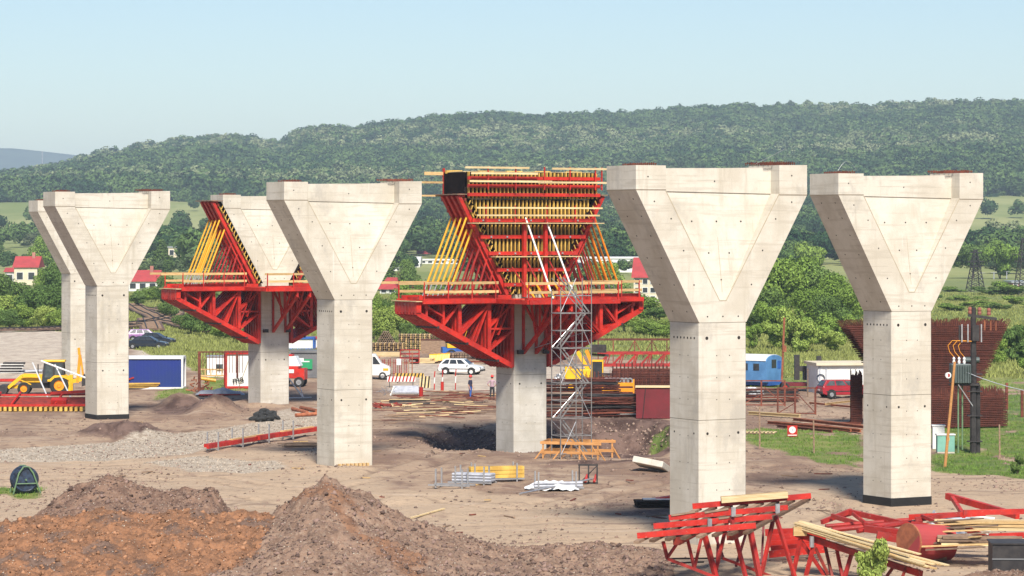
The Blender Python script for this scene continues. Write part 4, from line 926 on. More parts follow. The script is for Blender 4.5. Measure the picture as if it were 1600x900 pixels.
# ---- wheeled excavator behind the tower
p=G(912,612); t=thing('yellow_excavator','yellow and orange excavator with raised arm behind the scaffold tower','excavator',p,R(-8)); t.scale=(.85,.85,.9)
mb=MB(); mb.b2((-1.6,-.9,1.1),(1.5,.9,2.0)); mb.b2((-1.7,-.8,1.2),(-1.2,.8,2.3)); mb.build('upper_body','yellow_machine',t,bevel=.05)
MB().b2((-1.3,-.7,.4),(1.3,.7,1.05)).build('undercarriage','dark_steel',t)
for x in(-1.1,1.2):
    for s in(-1,1): wheel(t,x,s*.8,.48,.35,'yellow_machine')
mb=MB(); mb.b2((.9,-.95,1.1),(1.9,-.1,2.7)); mb.build('cab','dark_glass',t)
mb=MB(); mb.b2((.85,-1.0,2.7),(1.95,-.05,2.85)); mb.bar((.88,-.98,1.1),(.88,-.98,2.7),.1); mb.bar((1.92,-.98,1.1),(1.92,-.98,2.7),.1); mb.build('cab_frame','yellow_machine',t)
mb=MB(); mb.bar((.5,0,1.9),(-.6,0,3.6),.35,.6,up=(0,1,0)); mb.bar((-.6,0,3.6),(-.1,0,4.6),.3,.45,up=(0,1,0)); mb.build('arm','yellow_machine',t)
mb=MB(); mb.bar((.3,-.3,3.7),(1.2,-.3,1.6),.3,.5,up=(0,1,0)); mb.build('dipper','orange_machine',t)
mb=MB(); mb.box((1.35,.5,3.8),(1.4,.9,.7)); mb.bar((.7,.5,3.3),(2.3,.5,3.2),.2); mb.build('counterweight','dark_steel',t)
# ---- red compressor truck and machine beside the bare pier
p=G(462,604); t=thing('red_truck','small red and white truck seen right of the bare-headed pier','truck',p,R(-5))
mb=MB(); mb.b2((-1.6,-.9,.7),(.35,.9,1.7)); mb.build('body','red_steel',t,bevel=.05)
mb=MB(); frustum(mb,-1.6,.5,1.7,1.7,-1.5,.1,1.5,2.5); mb.build('cab','car_white',t,bevel=.05)
MB().b2((.35,-.85,.6),(.85,.85,1.5)).build('bumper','red_steel',t)
MB().b2((-.5,-.93,1.15),(.0,-.9,1.45)).build('door_emblem','white_paint',t)
MB().b2((-1.5,-.6,2.5),(-.2,.6,2.65)).build('roof_panel','red_steel',t)
for x in(-1.0,.4):
    for s in(-1,1): wheel(t,x,s*.8,.42,.28,'galvanised')
# ---- forklift-like red machine by the garage
p=G(1249,611); t=thing('drilling_rig','red drilling rig with black masts parked left of the white garage','drilling rig',p,0)
mb=MB(); mb.b2((-1.4,-.7,.4),(1.3,.7,.7)); mb.build('chassis','dull_red',t)
for x in(-1.2,1.3):
    for s in(-1,1): wheel(t,x,s*.7,.35,.25,'red_steel')
mb=MB(); mb.b2((-.4,-.3,.9),(0,.3,2.9)); mb.b2((1.4,-.3,.9),(1.75,.3,2.8)); mb.b2((-.2,-.2,1.6),(1.6,.2,2.0)); mb.bar((-.3,0,2.0),(1.4,0,1.0),.2); mb.b2((.3,-.5,.9),(1.1,.5,2.0)); mb.build('mast','dark_steel',t)
mb=MB(); mb.tube((-1.4,0,.9),(-1.2,0,5.9),.09,8); mb.box((-1.2,0,3.4),(.3,.3,.5)); mb.build('drill_mast','rusty_orange',t)
mb=MB(); mb.b2((.9,-.5,.7),(1.35,.5,1.5)); mb.build('engine_cover','red_steel',t)
# ================= containers, sheds, stores =================
def text(s,size,m,parent,loc,rot,ext=.01,name='lettering'):
    cu=bpy.data.curves.new(name,'FONT'); cu.body=s; cu.size=size; cu.extrude=ext; cu.offset=.012*size; cu.align_x='LEFT'; cu.materials.append(M[m]); o=bpy.data.objects.new(name,cu); C.objects.link(o); o.parent=parent; o.location=loc; o.rotation_euler=rot; bpy.context.view_layer.update(); me=bpy.data.meshes.new_from_object(o.evaluated_get(bpy.context.evaluated_depsgraph_get())); m2=bpy.data.objects.new(name,me); C.objects.link(m2); m2.parent=parent; m2.location=loc; m2.rotation_euler=rot; bpy.data.objects.remove(o); return m2
def container(label,loc,rz,L,W,H,wall,frame,group=None,cap=None,name='site_container'):
    t=thing(name,label,'container',loc,rz,group)
    mb=MB(); 
    n=int(L/.28)
    mb.b2((-L/2+.05,-W/2+.06,.12),(L/2-.05,W/2-.06,H-.05))
    mb.build('wall',wall,t)
    rb=MB()
    for i in range(n): 
        if wall!='white_paint': rb.b2((-L/2+.15+i*.28,-W/2+.035,.2),(-L/2+.29+i*.28,-W/2+.058,H-.2))
    if rb.v: rb.build('ribbing',wall,t)
    f=MB()
    for x in(-L/2,L/2):
        for y in(-W/2,W/2): f.b2((x-.08,y-.08,0),(x+.08,y+.08,H))
    for z in(.08,H-.06):
        for y in(-W/2,W/2): f.b2((-L/2,y-.07,z-.09),(L/2,y+.07,z+.09))
        for x in(-L/2,L/2): f.b2((x-.07,-W/2,z-.085),(x+.07,W/2,z+.085))
    f.build('frame',frame,t); MB().b2((-L/2+.02,-W/2+.02,H-.03),(L/2-.02,W/2-.02,H+.05)).build('roof',cap or frame,t)
    return t
container('blue steel container with a white frame right of the far-left piers',G(237,607),R(1),5.2,2.4,2.6,'blue_paint','white_paint')
t=container('white and red site cabin with black lettering, left of the bare-headed pier',G(385,606),R(8),3.4,2.4,2.9,'white_paint','red_steel',cap='red_steel')
text('ma',.78,'black_bitumen',t,(-1.15,-1.29,.38),(R(90),R(-12),0))
container('blue-framed white cabin at the back, right of the bare-headed pier',G(468,546),0,3.2,2.4,1.3,'white_paint','crane_blue','small cabins at the back')
container('red-framed white cabin at the back, next to the free pier',G(493,546),0,2.2,2.4,1.3,'white_paint','red_steel','small cabins at the back')
t=container('dark grey skip container with a green sign, left of the free pier',G(488,590),R(-3),3.6,2.2,2.3,'grey_container','grey_container')
MB().b2((-.95,-1.2,.75),(.15,-1.17,1.6)).build('sign','sign_green',t)
MB().b2((-1.05,-1.22,1.35),(-.6,-1.19,1.7)).b2((-.6,-1.22,1.35),(-.1,-1.19,1.45)).build('sign_mark','white_paint',t)
# railway wagon body
p=G(1172,603); t=thing('old_wagon','old blue railway wagon body with a curved white roof','wagon',p,R(-35)); t.scale=(.9,.9,.92)
Lw=4.2
prof=[(-1.4,.45),(1.4,.45),(1.45,2.3),(1.25,2.6),(-1.25,2.6),(-1.45,2.3)]
mb=MB(); mb.prism([(y,z) for y,z in prof],(-Lw,0,0),(0,1,0),(0,0,1),(1,0,0),2*Lw-1.8); mb.build('body','wagon_blue',t)
mb=MB(); rp=[(1.5*math.sin(a),2.35+.55*math.cos(a)) for a in [R(-90+i*15) for i in range(13)]]; mb.prism(rp,(-Lw-.1,0,0),(0,1,0),(0,0,1),(1,0,0),2*Lw-1.6); mb.build('roof','white_paint',t)
mb=MB(); ex=Lw-1.78; mb.prism([(y*.995,z) for y,z in [(-1.42,.45),(1.42,.45),(1.45,2.3)]+[(1.44*math.sin(a),2.35+.5*math.cos(a)) for a in [R(75-i*15) for i in range(11)]]+[(-1.45,2.3)]],(ex,0,0),(0,1,0),(0,0,1),(1,0,0),.18); mb.build('end_wall','wagon_blue',t)
MB().b2((ex+.17,-.55,1.7),(ex+.21,.25,2.45)).build('end_window','dark_glass',t); MB().b2((ex+.17,.5,1.6),(ex+.2,1.1,2.3)).build('end_shutter','crane_blue',t)
mb=MB(); 
for i in range(5): mb.b2((-3.6+i*1.2,-1.47,1.5),(-3.0+i*1.2,-1.43,2.1))
mb.build('side_window','dark_glass',t)
mb=MB(); mb.b2((-Lw,-1.1,.15),(ex+.3,1.1,.45)); mb.build('underframe','crane_blue',t)
p=G(1175,600); 
for j in range(3): 
    t=thing('pipe_bundle',['rusty pipe bundle stacked against the blue wagon, top layer','rusty pipe bundle stacked against the blue wagon, middle layer','rusty pipe bundle stacked against the blue wagon, bottom layer'][j],'pipe bundle',(p.x,p.y-1.8,p.z+1.5-j*.5),R(3),'pipe bundles by the wagon')
    for i in range(5): MB().tube((-3.2,-.5+i*.24,.1),(1.9-rnd.random()*.5,-.5+i*.24,.1+rnd.random()*.1),.1,7).build('pipe','rusty',t)
# white garage
p=G(1325,616); t=thing('white_garage','low white garage with a flat roof behind the red estate car','garage',(p.x,p.y+2.5,p.z),R(8))
MB().b2((-2.6,-1.8,0),(4.0,2.0,2.25)).build('wall','white_paint',t); MB().b2((-2.8,-2.1,2.25),(4.2,2.2,2.45)).build('roof','cream_wall',t)
MB().b2((-2.55,-1.84,.0),(-2.4,-1.81,2.2)).b2((-2.0,-1.84,.6),(-1.9,-1.81,2.0)).build('drain_pipe','grey_pipe',t)
mb=MB(); mb.lathe([(.28,-.03),(.34,-.03),(.34,.03),(.28,.03),(.28,-.03)],(-2.4,-1.9,1.25),14,'y'); mb.build('hose_coil','cable_blue',t)
# ---------- stacked stores
def stack(name,label,cat,loc,rz,L,n,rows,dx,dz,m,shape='box',part='girder',taper=0,group=None,jit=.15,r3=None):
    r3=r3 or random.Random(int(abs(loc[0]*100)+abs(loc[1]*10))); t=thing(name,label,cat,loc,rz,group); first=None; mats=m if isinstance(m,list) else [m]
    protos=[]
    for mm in mats:
        mb=MB()
        if shape=='box': mb.box((0,0,0),(L,dx*.72,dz*.82))
        elif shape=='I':
            mb.box((0,0,dz*.36),(L,dx*.75,dz*.2)); mb.box((0,0,-dz*.36),(L,dx*.75,dz*.2)); mb.box((0,0,0),(L,dx*.2,dz*.6))
        else: mb.tube((-L/2,0,0),(L/2,0,0),min(dx,dz)*.45,7)
        protos.append(mb.build(part,mm,t))
    k=0
    for r in range(rows):
        c=max(1,n-int(taper*r))
        for i in range(c):
            s=protos[k%len(protos)]; o=s if k<len(protos) else s.copy()
            if k>=len(protos): C.objects.link(o)
            o.location=(r3.uniform(-jit,jit),(i-(c-1)/2)*dx,dz*(r+.5)); o.rotation_euler=(0,0,r3.uniform(-.01,.01)); k+=1
            if k>=98: return t
    return t
stack('girder_stack','pyramid stack of timber formwork girders at the back, by the free pier','girder stack',G(603,537),R(90),2.5,9,7,.24,.2,'old_timber','I',taper=1)
stack('girder_stack','long low row of pale girders stacked below the timber pyramid','girder stack',G(604,549),R(88),2.5,16,4,.24,.2,['timber','old_timber'],'I')
stack('girder_stack','tall square stack of girders left of the truck crane','girder stack',G(648,546),R(90),2.5,14,7,.25,.24,['timber','old_timber'],'I')
stack('girder_stack','weathered girder stack close behind the truck crane','girder stack',G(681,544),R(90),2.5,7,6,.25,.24,['old_timber','rusty'],'I')
t=thing('form_crate','brown plywood crate beside the truck crane','crate',G(677,552),0); MB().b2((-1.3,-.6,0),(1.3,.6,1.4)).build('wall','old_timber',t); MB().b2((-1.35,-.65,1.4),(1.35,.65,1.47)).build('lid','rusty',t)
for (px,py,l,w_,m,lab) in((640,568,1.6,12,'red_steel_worn','stack of red steel frames behind the picket fence'),):
    t=thing('frame_stack',lab,'frame stack',G(px,py),R(3))
    for i in range(9):
        MB().b2((-.95,-.7+i*.15,.1),(.95,-.64+i*.15,.16)).b2((-.95,-.7+i*.15,1.3),(.95,-.64+i*.15,1.36)).b2((-.95,-.7+i*.15,.1),(-.87,-.64+i*.15,1.36)).b2((.87,-.7+i*.15,.1),(.95,-.64+i*.15,1.36)).b2((-.03,-.7+i*.15,.1),(.03,-.64+i*.15,1.36)).b2((-.9,-.69+i*.15,.5),(.9,-.65+i*.15,.6)).b2((-.9,-.69+i*.15,.9),(.9,-.65+i*.15,1.0)).build('frame',m,t)
t=thing('yellow_tarpaulin','bright yellow tarpaulin draped over a low pile behind the white car','tarpaulin',G(687,567),0)
mb=MB(); nx=14; vs=[];fs=[]
for i in range(nx):
    for j in range(6): vs.append((-1+i*2/13,-.6+j*.24,.62+.25*math.sin(j/5*3.14)-.42*(j in(0,))+.05*rnd.random()+.12*(i/13)))
for i in range(nx-1):
    for j in range(5): fs.append((i*6+j,(i+1)*6+j,(i+1)*6+j+1,i*6+j+1))
mb.add(vs,fs); mb.build('sheet','yellow_paint',t); MB().b2((-.95,-.4,0),(.95,.5,.6)).build('pile','old_timber',t)
stack('timber_stack','dark weathered sleepers stacked right of the yellow tarpaulin','timber stack',G(714,566),R(84),2.2,9,4,.25,.24,'old_timber','box')
stack('timber_stack','loose brown boards stacked low behind the white car','timber stack',G(742,568),R(12),3.0,5,3,.3,.14,['old_timber','rusty'],'box',jit=.5)
stack('timber_stack','pale planks lying between the red frames and the tarpaulin','timber stack',G(662,567),R(-8),2.0,4,4,.25,.12,['pale_timber','timber'],'box',jit=.4)
stack('timber_stack','pale board pile in front of the girder rows by the free pier','timber stack',G(608,557),R(-6),2.8,4,4,.25,.12,['pale_timber','old_timber'],'box',jit=.5)
# picket fence panel with white sign
p=G(617,592); t=thing('fence_panel','brown picket fence panel with a small white notice','fence panel',p,R(-4))
for i in range(16): MB().b2((-1.25+i*.16,-.03,.1+rnd.random()*.05),(-1.16+i*.16,.01,1.65+rnd.random()*.12)).build('picket','brown_red_steel' if i%3 else 'old_timber',t)
for z in(.4,1.35): MB().b2((-1.3,.01,z),(1.35,.06,z+.1)).build('rail','old_timber',t)
MB().b2((-1.42,-.07,0),(-1.3,.07,1.95)).build('post','rusty_orange',t); MB().b2((.15,-.06,1.2),(.55,-.035,1.75)).build('notice','white_paint',t)
t=thing('timber_post','thin rusty post standing right of the picket fence','post',G(644,590),0); MB().tube((0,0,0),(0,0,2.2),.05).build('shaft','rusty_orange',t)
# barrier boards and tray
def barrier(label,loc,rz,L,h,c1,c2,z0=.5,group=None):
    t=thing('barrier_board',label,'barrier',loc,rz,group); 
    mb=MB(); mb.box((0,0,z0+h/2),(L,.05,h)); mb.build('board',c2,t)
    st=MB(); n=int(L/.28)
    for i in range(n):
        x=-L/2+.05+i*L/n; st.add([(x,-.03,z0),(x+.13,-.03,z0),(x+.23,-.03,z0+h),(x+.10,-.03,z0+h)],[(0,1,2,3)])
    st.build('stripes',c1,t)
    for x in(-L/2+.2,L/2-.2): MB().bar((x,.05,0),(x,.05,z0+h),.06).build('leg','dark_steel',t)
    return t
barrier('red and white striped barrier board behind the grey metal tray',G(627,606),R(3),2.3,.42,'red_steel','white_paint')
barrier('dark and yellow striped board lying behind the red and white barrier',G(640,600),R(2),2.4,.35,'black_bitumen','girder_timber')
barrier('black and white chevron board at the right end of the barriers',G(664,606),R(-2),.85,.95,'black_bitumen','pale_timber',.0)
t=thing('metal_tray','tilted light grey metal tray on the ground before the striped barrier','tray',G(634,618),R(3)); 
MB().box((0,0,.45),(2.0,.9,.06),rx=R(38)).build('tray_panel','grey_pipe',t); MB().box((-.1,-.36,.2),(2.0,.06,.12)).build('lip','galvanised',t); MB().bar((-1.2,-.4,.02),(-.9,.1,.7),.08).build('leg','white_paint',t); MB().bar((.9,.3,0),(.9,.3,.8),.06).build('leg','galvanised',t)
t=thing('wire_tangle','tangle of grey reinforcing wire left of the metal tray','wire',G(607,618),0); mb=MB()
for i in range(26): a=Vector((rnd.uniform(-.6,.6),rnd.uniform(-.5,.5),rnd.uniform(0,.5))); mb.tube(a,a+Vector((rnd.uniform(-.5,.5),rnd.uniform(-.4,.4),rnd.uniform(-.1,.4))),.018,4)
mb.build('wire','galvanised',t)
t=thing('red_bollard','short bright red post right of the metal tray','bollard',G(658,625),0); MB().tube((0,0,0),(0,0,.95),.16,10).build('shaft','red_steel',t); MB().tube((0,0,.95),(0,0,1.0),.18,10).build('cap','red_steel',t)
for i,(px,py,tp,lab) in enumerate([(678.5,609,580,'leftmost red and white marker pole on the grey yard'),(691,611,578,'red and white marker pole with a thick red sleeve'),(711.5,609,577,'rightmost red and white marker pole on the grey yard')]):
    p=G(px,py); hgt=(py-tp)/(FPX/p.y); t=thing('marker_pole',lab,'marker pole',p,0,'marker poles on the yard')
    for j in range(3): MB().tube((0,0,hgt*j/3),(.02*(j+1),0,hgt*(j+1)/3),.045,7).build('band','red_steel' if j!=1 else 'white_paint',t)
    if i==1: MB().tube((0,-.02,0),(0,-.02,.75),.13,8).build('sleeve','red_steel',t)
# debris: scaffold boards in a sprawling heap, each board its own thing
bd=None
labs='weathered brown board in the sprawling heap in front of the two workers'
rr=random.Random(4)
for i in range(120):
    px=rr.uniform(600,772); py=rr.uniform(622,652)-max(0,(px-700))*.08+ (6 if px<640 else 0)
    if rr.random()<.35: py=rr.uniform(612,630); px=rr.uniform(660,772)
    p=G(px,py); z=p.z+.06+rr.random()*.38*max(0,1-abs(py-632)/22); L_=rr.uniform(.7,1.25)
    if i<3:
        m=['old_timber','rusty','pale_timber'][i]; o=MB().box((0,0,0),(3.0,.16,.05)).build('loose_board',m); tag(o,labs if m!='pale_timber' else 'pale broken board in the heap in front of the two workers','board','boards of the sprawling heap'); bd=(bd or [])+[o]
        if m=='rusty': o['label']='rust-brown steel strip in the heap in front of the two workers'
    else: o=bd[rr.choice([0,0,1,1,2])].copy(); C.objects.link(o)
    o.location=(p.x,p.y,z); o.rotation_euler=(rr.uniform(-.05,.05),rr.uniform(-.06,.06),rr.choice([-.25,-.1,.15,.05])+rr.uniform(-.25,.25)); o.scale=(L_,1,1)
t=thing('steel_beam','long dark steel beam lying at the left of the board heap','steel beam',G(640,633),R(-2)); MB().box((0,0,.25),(3.0,.2,.3)).build('web','dark_steel',t); MB().box((0,0,.42),(3.0,.3,.04)).build('flange','pale_timber',t)
t=thing('red_frame_heap','low heap of small red steel pieces right of the free pier','steel heap',G(606,640),0); mb=MB()
for i in range(24): a=Vector((rnd.uniform(-1.0,1.3),rnd.uniform(-.5,.5),rnd.uniform(0,.35))); mb.bar(a,a+Vector((rnd.uniform(-.7,.7),rnd.uniform(-.2,.2),rnd.uniform(-.05,.2))),.09)
mb.build('piece','brown_red_steel',t)
# ---------- left yard
p=G(62,642); t=thing('lying_formwork','long brown form panel lying tilted with red frame and yellow girder ends, far left','formwork panel',p,R(0))
MB().box((-.2,.6,.62),(6.8,1.7,.07),rx=R(18)).build('plywood','brown_red_steel',t)
for i in range(19): MB().box((-3.4+i*.36,0,.18),(.2,1.8,.3)).build('girder_end','girder_timber',t)
MB().bar((-3.9,-.7,.42),(3.6,-.7,.46),.14,.16).build('edge_waler','red_steel',t); MB().bar((-3.6,1.4,1.05),(3.6,1.4,1.1),.12,.14).build('edge_waler','red_steel',t)
for x in(-3.3,-1.9,1.2): MB().bar((x,-.7,.5),(x+.3,1.4,1.25),.12).build('cross_piece','red_steel',t)
MB().box((1.4,-.1,.72),(1.1,.6,.3),rx=R(18)).build('bracket_plate','red_steel',t); MB().bar((.6,1.2,1.2),(3.4,1.1,1.35),.18,.2).build('loose_waler','red_steel',t)
MB().bar((-4.2,-.5,.5),(-3.1,-.2,.9),.2,.12).build('loose_waler','red_steel',t)
for (a,b,py0,py1) in((51,75,567,622),(86,112,570,624)):
    p0=at(a,py0,228); p1=at(b,py1,219); o=MB().tube((0,0,0),p1-p0,.055,7).build('prop_tube','white_paint'); o.location=p0; tag(o,'white steel prop leaning in front of the backhoe, '+('left one' if a==51 else 'right one'),'prop','white props by the backhoe')
p0=at(64,564,226); p1=at(138,592,226); o=MB().tube((0,0,0),p1-p0,.07,7).build('long_tube','white_paint'); o.location=p0; tag(o,'long pale tube sloping across the backhoe cab to the pier','tube')
t=thing('waler_bundle','red steel walers lying behind the backhoe bucket at the left edge','waler bundle',G(5,596),R(2))
for i in range(4): MB().b2((-2.4,-.4+i*.25,.02),(1.7,-.25+i*.25,.22)).build('waler','red_steel',t)
t=thing('girder_pile','neat pile of white-ended dark girders at the left edge behind the backhoe','girder pile',G(16,583),R(0))
for i in range(4): MB().box((-.1+i*.15,0,.15+i*.25*1.0),(1.9,.8,.14)).build('girder','dark_steel',t); MB().box((.1,0,.05+.25*i),(2.3,.9,.05)).build('spacer','white_paint',t)
t=thing('pipe_row','pale pipes lying right of the girder pile at the left','pipes',G(45,583),R(0))
for i in range(3): MB().tube((-1.0,i*.25,.12),(1.2,i*.25,.2),.11,8).build('pipe','grey_pipe',t)
p=G(215,608); t=thing('girder_truss_pile','red lattice pieces on yellow girders in front of the blue container','steel pile',p,R(12))
for i in range(3): MB().box((-.3+i*.12,-.5-i*.1,.2+i*.14),(3.6,.3,.12)).build('girder','girder_timber',t)
for i in range(9): a=Vector((-1.7+i*.35,rnd.uniform(-.3,.5),.6)); MB().bar(a,a+Vector((rnd.uniform(.6,1.4),rnd.uniform(-.2,.3),rnd.uniform(.1,.65))),.12).build('lattice_bar','red_steel_worn',t)
# rusty frame with bars
p=G(299,621); t=thing('rusty_gate_frame','tall rusty steel gate frame right of the blue container','gate',(p.x,p.y+6,p.z),R(2))
MB().b2((-.12,-.1,0),(.1,.1,3.3)).build('post','rusty',t); MB().b2((-.1,-.06,3.2),(3.9,.04,3.3)).build('top_rail','rusty',t); MB().b2((2.9,-.1,1.2),(3.05,.1,3.2)).build('post','rusty',t)
for i in range(13): MB().b2((.25+i*.26,-.03,1.6),(.29+i*.26,.01,3.2)).build('bar','rusty',t)
MB().bar((3.0,0,.2),(4.6,0,4.6),.05).build('diagonal','pale_timber',t)
t=thing('white_hut','small white hut behind the rusty gate frame','hut',G(341,588),0); MB().b2((-.9,-.8,0),(.9,.8,1.75)).build('wall','white_paint',t); MB().b2((-1.0,-.9,1.75),(1.0,.9,1.83)).build('roof','galvanised',t); MB().b2((-.1,-.83,.5),(.5,-.81,1.1)).build('window','car_glass',t)
t=thing('yellow_ladder_frame','yellow ladder-like frame lying by the white hut','frame',G(332,592),R(5)); mb=MB(); mb.bar((-1.2,0,.3),(1.4,0,.3),.12); mb.bar((-1.2,0,.85),(1.4,0,.8),.12)
for i in range(6): mb.bar((-1.1+i*.48,0,.3),(-1.1+i*.48,0,.85),.1)
mb.build('frame','timber',t)
t=thing('covered_heap','low heap covered by a grey plastic sheet on the grass, left of the bare pier','covered heap',G(344,617),R(4)); mb=MB(); vs=[];fs=[]
for i in range(12):
    for j in range(8): 
        u=i/11*2-1; v=j/7*2-1; vs.append((u*1.9,v*.8,max(0,(1-u*u)*(1-v*v))**.6*.42+rnd.random()*.1+.1*math.sin(i*1.3)*(1-u*u)))
for i in range(11):
    for j in range(7): fs.append((i*8+j,(i+1)*8+j,(i+1)*8+j+1,i*8+j+1))
mb.add(vs,fs); mb.build('sheet','plastic_sheet',t); MB().b2((-1.6,-.95,.02),(1.6,-.8,.12)).build('edge_bar','red_steel_worn',t)
t=thing('hose_heap','heap of yellow hose and scrap at the foot of the rusty gate','scrap heap',G(313,612),0); mb=MB()
for i in range(30): a=Vector((rnd.uniform(-.9,.9),rnd.uniform(-.6,.6),rnd.uniform(0,1.0))); mb.tube(a,a+Vector((rnd.uniform(-.4,.4),rnd.uniform(-.3,.3),rnd.uniform(-.4,.4))),.05,5)
mb.build('scrap','rusty_orange',t); MB().tube((0,-.5,1.1),(1.3,-.5,.9),.14,8).build('hose','yellow_paint',t)
t=thing('steel_scraper','white steel tube tripod lying right of the bare-headed pier','tripod',G(462,624),0); mb=MB(); mb.tube((-.6,0,1.7),(.6,0,.1),.06); mb.tube((.3,.3,1.0),(.6,0,.1),.04); mb.tube((-.8,0,.1),(1.2,0,.15),.05); mb.build('tube','white_paint',t)
# tyres and timbers in mid distance
ty=None
for i,(px,py,dz) in enumerate([(397,657,0),(407,659,0),(420,658,0),(430,656,0),(404,655,.2),(413,653,.28),(424,655,.22),(411,657,.1)]):
    p=G(px,py,.14+dz)
    if ty is None: ty=MB().lathe([(.2,-.1),(.3,-.13),(.38,-.08),(.38,.08),(.3,.13),(.2,.1),(.2,-.1)],(0,0,0),14).build('tyre_casing','rubber',smooth=True); tag(ty,'worn black tyre in the small heap before the bare-headed pier','tyre','old tyres in a heap'); o=ty
    else: o=ty.copy(); C.objects.link(o)
    o.location=p; o.rotation_euler=(rnd.uniform(-.7,.5),rnd.uniform(-.5,.5),rnd.random())
for i,(a,b,c,d,lab) in enumerate([(457,642,480,648,'short thick brown log right of the tyre heap'),(462,652,494,650,'brown log lying against the free pier'),(470,640,495,645,'thin brown log behind the two thicker ones')]):
    p=G(a,b,.15);q=G(c,d,.15); o=MB().tube((0,0,0),q-p,.13,8).build('log','rusty_orange'); o.location=p; tag(o,lab,'log','logs by the free pier')
# long red beams on stillages
for (a,b,c,d,lab) in((320,707,420,690,'red steel beam on stillages, left piece'),(400,694,498,680,'red steel beam on stillages, right piece touching the free pier')):
    p=G(a,b);q=G(c,d); v=q-p; t=thing('red_beam',lab,'steel beam',p,math.atan2(v.y,v.x),'red beams in mid field'); L_=v.length
    MB().b2((0,-.25,.25),(L_,-.1,.5)).build('waler','red_steel',t); MB().b2((.3,.05,.3),(L_,.2,.5)).build('waler','red_steel',t); MB().b2((L_*.4,-.1,.5),(L_*.9,.1,.58)).build('board','timber',t)
    for x in(L_*.12,L_*.5):
        MB().bar((x,-.35,0),(x,-.35,1.15),.07).build('stillage_post','galvanised',t); MB().bar((x,.35,0),(x,.35,1.15),.07).build('stillage_post','galvanised',t); MB().bar((x,-.35,.15),(x,.35,.15),.07).build('stillage_bar','galvanised',t)
t=thing('timber_pile','low pile of dark boards beneath the red beams by the free pier','board pile',G(470,697),R(12))
for i in range(6): MB().box((rnd.uniform(-.3,.3),-.4+i*.16,.06+.05*(i%3)),(2.3,.2,.06),rz=rnd.uniform(-.1,.1)).build('board','old_timber',t)
# ---------- steel racks in the centre
def rack(label,loc,rz,L,load,n=6):
    t=thing('stacking_rack',label,'stacking rack',loc,rz,'galvanised stacking racks')
    for x in(-L/2,L/2):
        for y in(-.4,.4): MB().bar((x,y,0),(x,y,.95),.07).build('post','galvanised',t)
        MB().bar((x,-.4,.12),(x,.4,.12),.07).build('crossbar','galvanised',t)
    for y in(-.4,.4): MB().bar((-L/2-.4,y,.14),(L/2+.4,y,.14),.07).build('side_rail','galvanised',t)
    for i in range(n):
        if load=='prop': MB().tube((-L/2-.2,-.32+(i%4)*.2,.25+.14*(i//4)),(L/2+.35,-.32+(i%4)*.2,.25+.14*(i//4)),.07,7).build('steel_prop','grey_pipe',t)
        if load=='girder': MB().box((.1,-.3+(i%4)*.2,.28+.2*(i//4)),(L+.6,.1,.18)).build('girder','girder_timber',t)
    return t
rack('galvanised rack holding grey steel props, in front of the formed pier',G(738,762),R(-18),1.5,'prop',12)
rack('galvanised rack loaded with yellow girders, behind the prop rack',G(772,752),R(14),2.2,'girder',11)
rack('nearly empty galvanised rack left of the prop rack',G(706,764),R(-20),1.4,'none',0)
rack('galvanised rack half buried under a white sheet, right of the girders',G(868,766),R(12),1.9,'prop',5)
t=thing('white_tarpaulin','crumpled white plastic sheet over the rack right of the girder rack','sheet',G(862,766),0); mb=MB(); vs=[];fs=[]
for i in range(14):
    for j in range(8):
        u=i/13*2-1; v=j/7*2-1; vs.append((u*1.35,v*.6,max(0,(1-u*u)*(1-v*v))**.8*.42+rnd.random()*.14))
for i in range(13):
    for j in range(7): fs.append((i*8+j,(i+1)*8+j,(i+1)*8+j+1,i*8+j+1))
mb.add(vs,fs); mb.build('sheet','white_sheet',t)
p=G(812,774);q=G(925,756); o=MB().tube((0,0,.08),q-p+Vector((0,0,.25)),.05,6).build('steel_tube','galvanised'); o.location=p; tag(o,'long thin steel tube lying from the white sheet to the dark frame','tube')
t=thing('dark_steel_frame','small open black steel frame standing before the gangway','steel frame',G(919,756),R(-4))
for x in(-.45,0.02,.45): MB().bar((x,0,0),(x,0,.98),.07).build('post','dark_steel',t)
MB().bar((-.5,0,.95),(.5,0,.95),.08).build('top_bar','dark_steel',t); MB().bar((-.5,0,.05),(.5,0,.05),.08).build('bottom_bar','dark_steel',t); MB().bar((-.45,.5,0),(.45,.5,.9),.05).build('brace','dark_steel',t)
for x in(-.15,.3): MB().tube((x,-.1,.1),(x+.1,.2,.45),.07,7).build('red_fitting','red_steel_worn',t)
t=thing('concrete_slab','pale concrete slab tipped on the pit edge left of the nearest pier','slab',G(1017,737,.25),0,rot=(R(-16),R(9),R(-22))); MB().b2((-.85,-.7,-.05),(.85,.7,.28)).build('block','concrete',t,bevel=.03)
MB().tube((-.1,-.1,.28),(-.1,-.1,.285),.12,8).build('hole','tie_hole',t); MB().tube((.35,.2,.28),(.35,.2,.285),.1,8).build('hole','tie_hole',t)
t=thing('form_stack','flat stack of dark form panels with red edges left of the nearest pier','panel stack',G(1034,792),R(4))
for i in range(3): MB().box((-.1*i,0,.07+i*.1),(2.4-i*.15,1.3,.08)).build('panel','black_film',t)
MB().box((.35,.1,.45),(1.3,.5,.1),ry=R(-8)).build('red_edge','red_steel_worn',t); MB().box((-.1,-.1,.38),(1.6,.6,.05)).build('sheet','plastic_sheet',t)
for (a,b,c,d,lab) in((638,812,694,797,'thin splintered stick lying on the haul road beside the dirt heap'),(954,860,1012,866,'short weathered plank at the lower edge of the haul road')):
    p=G(a,b,.05);q=G(c,d,.07); o=MB().bar((0,0,0),q-p,.1,.06).build('plank','pale_timber'); o.location=p; tag(o,lab,'plank')
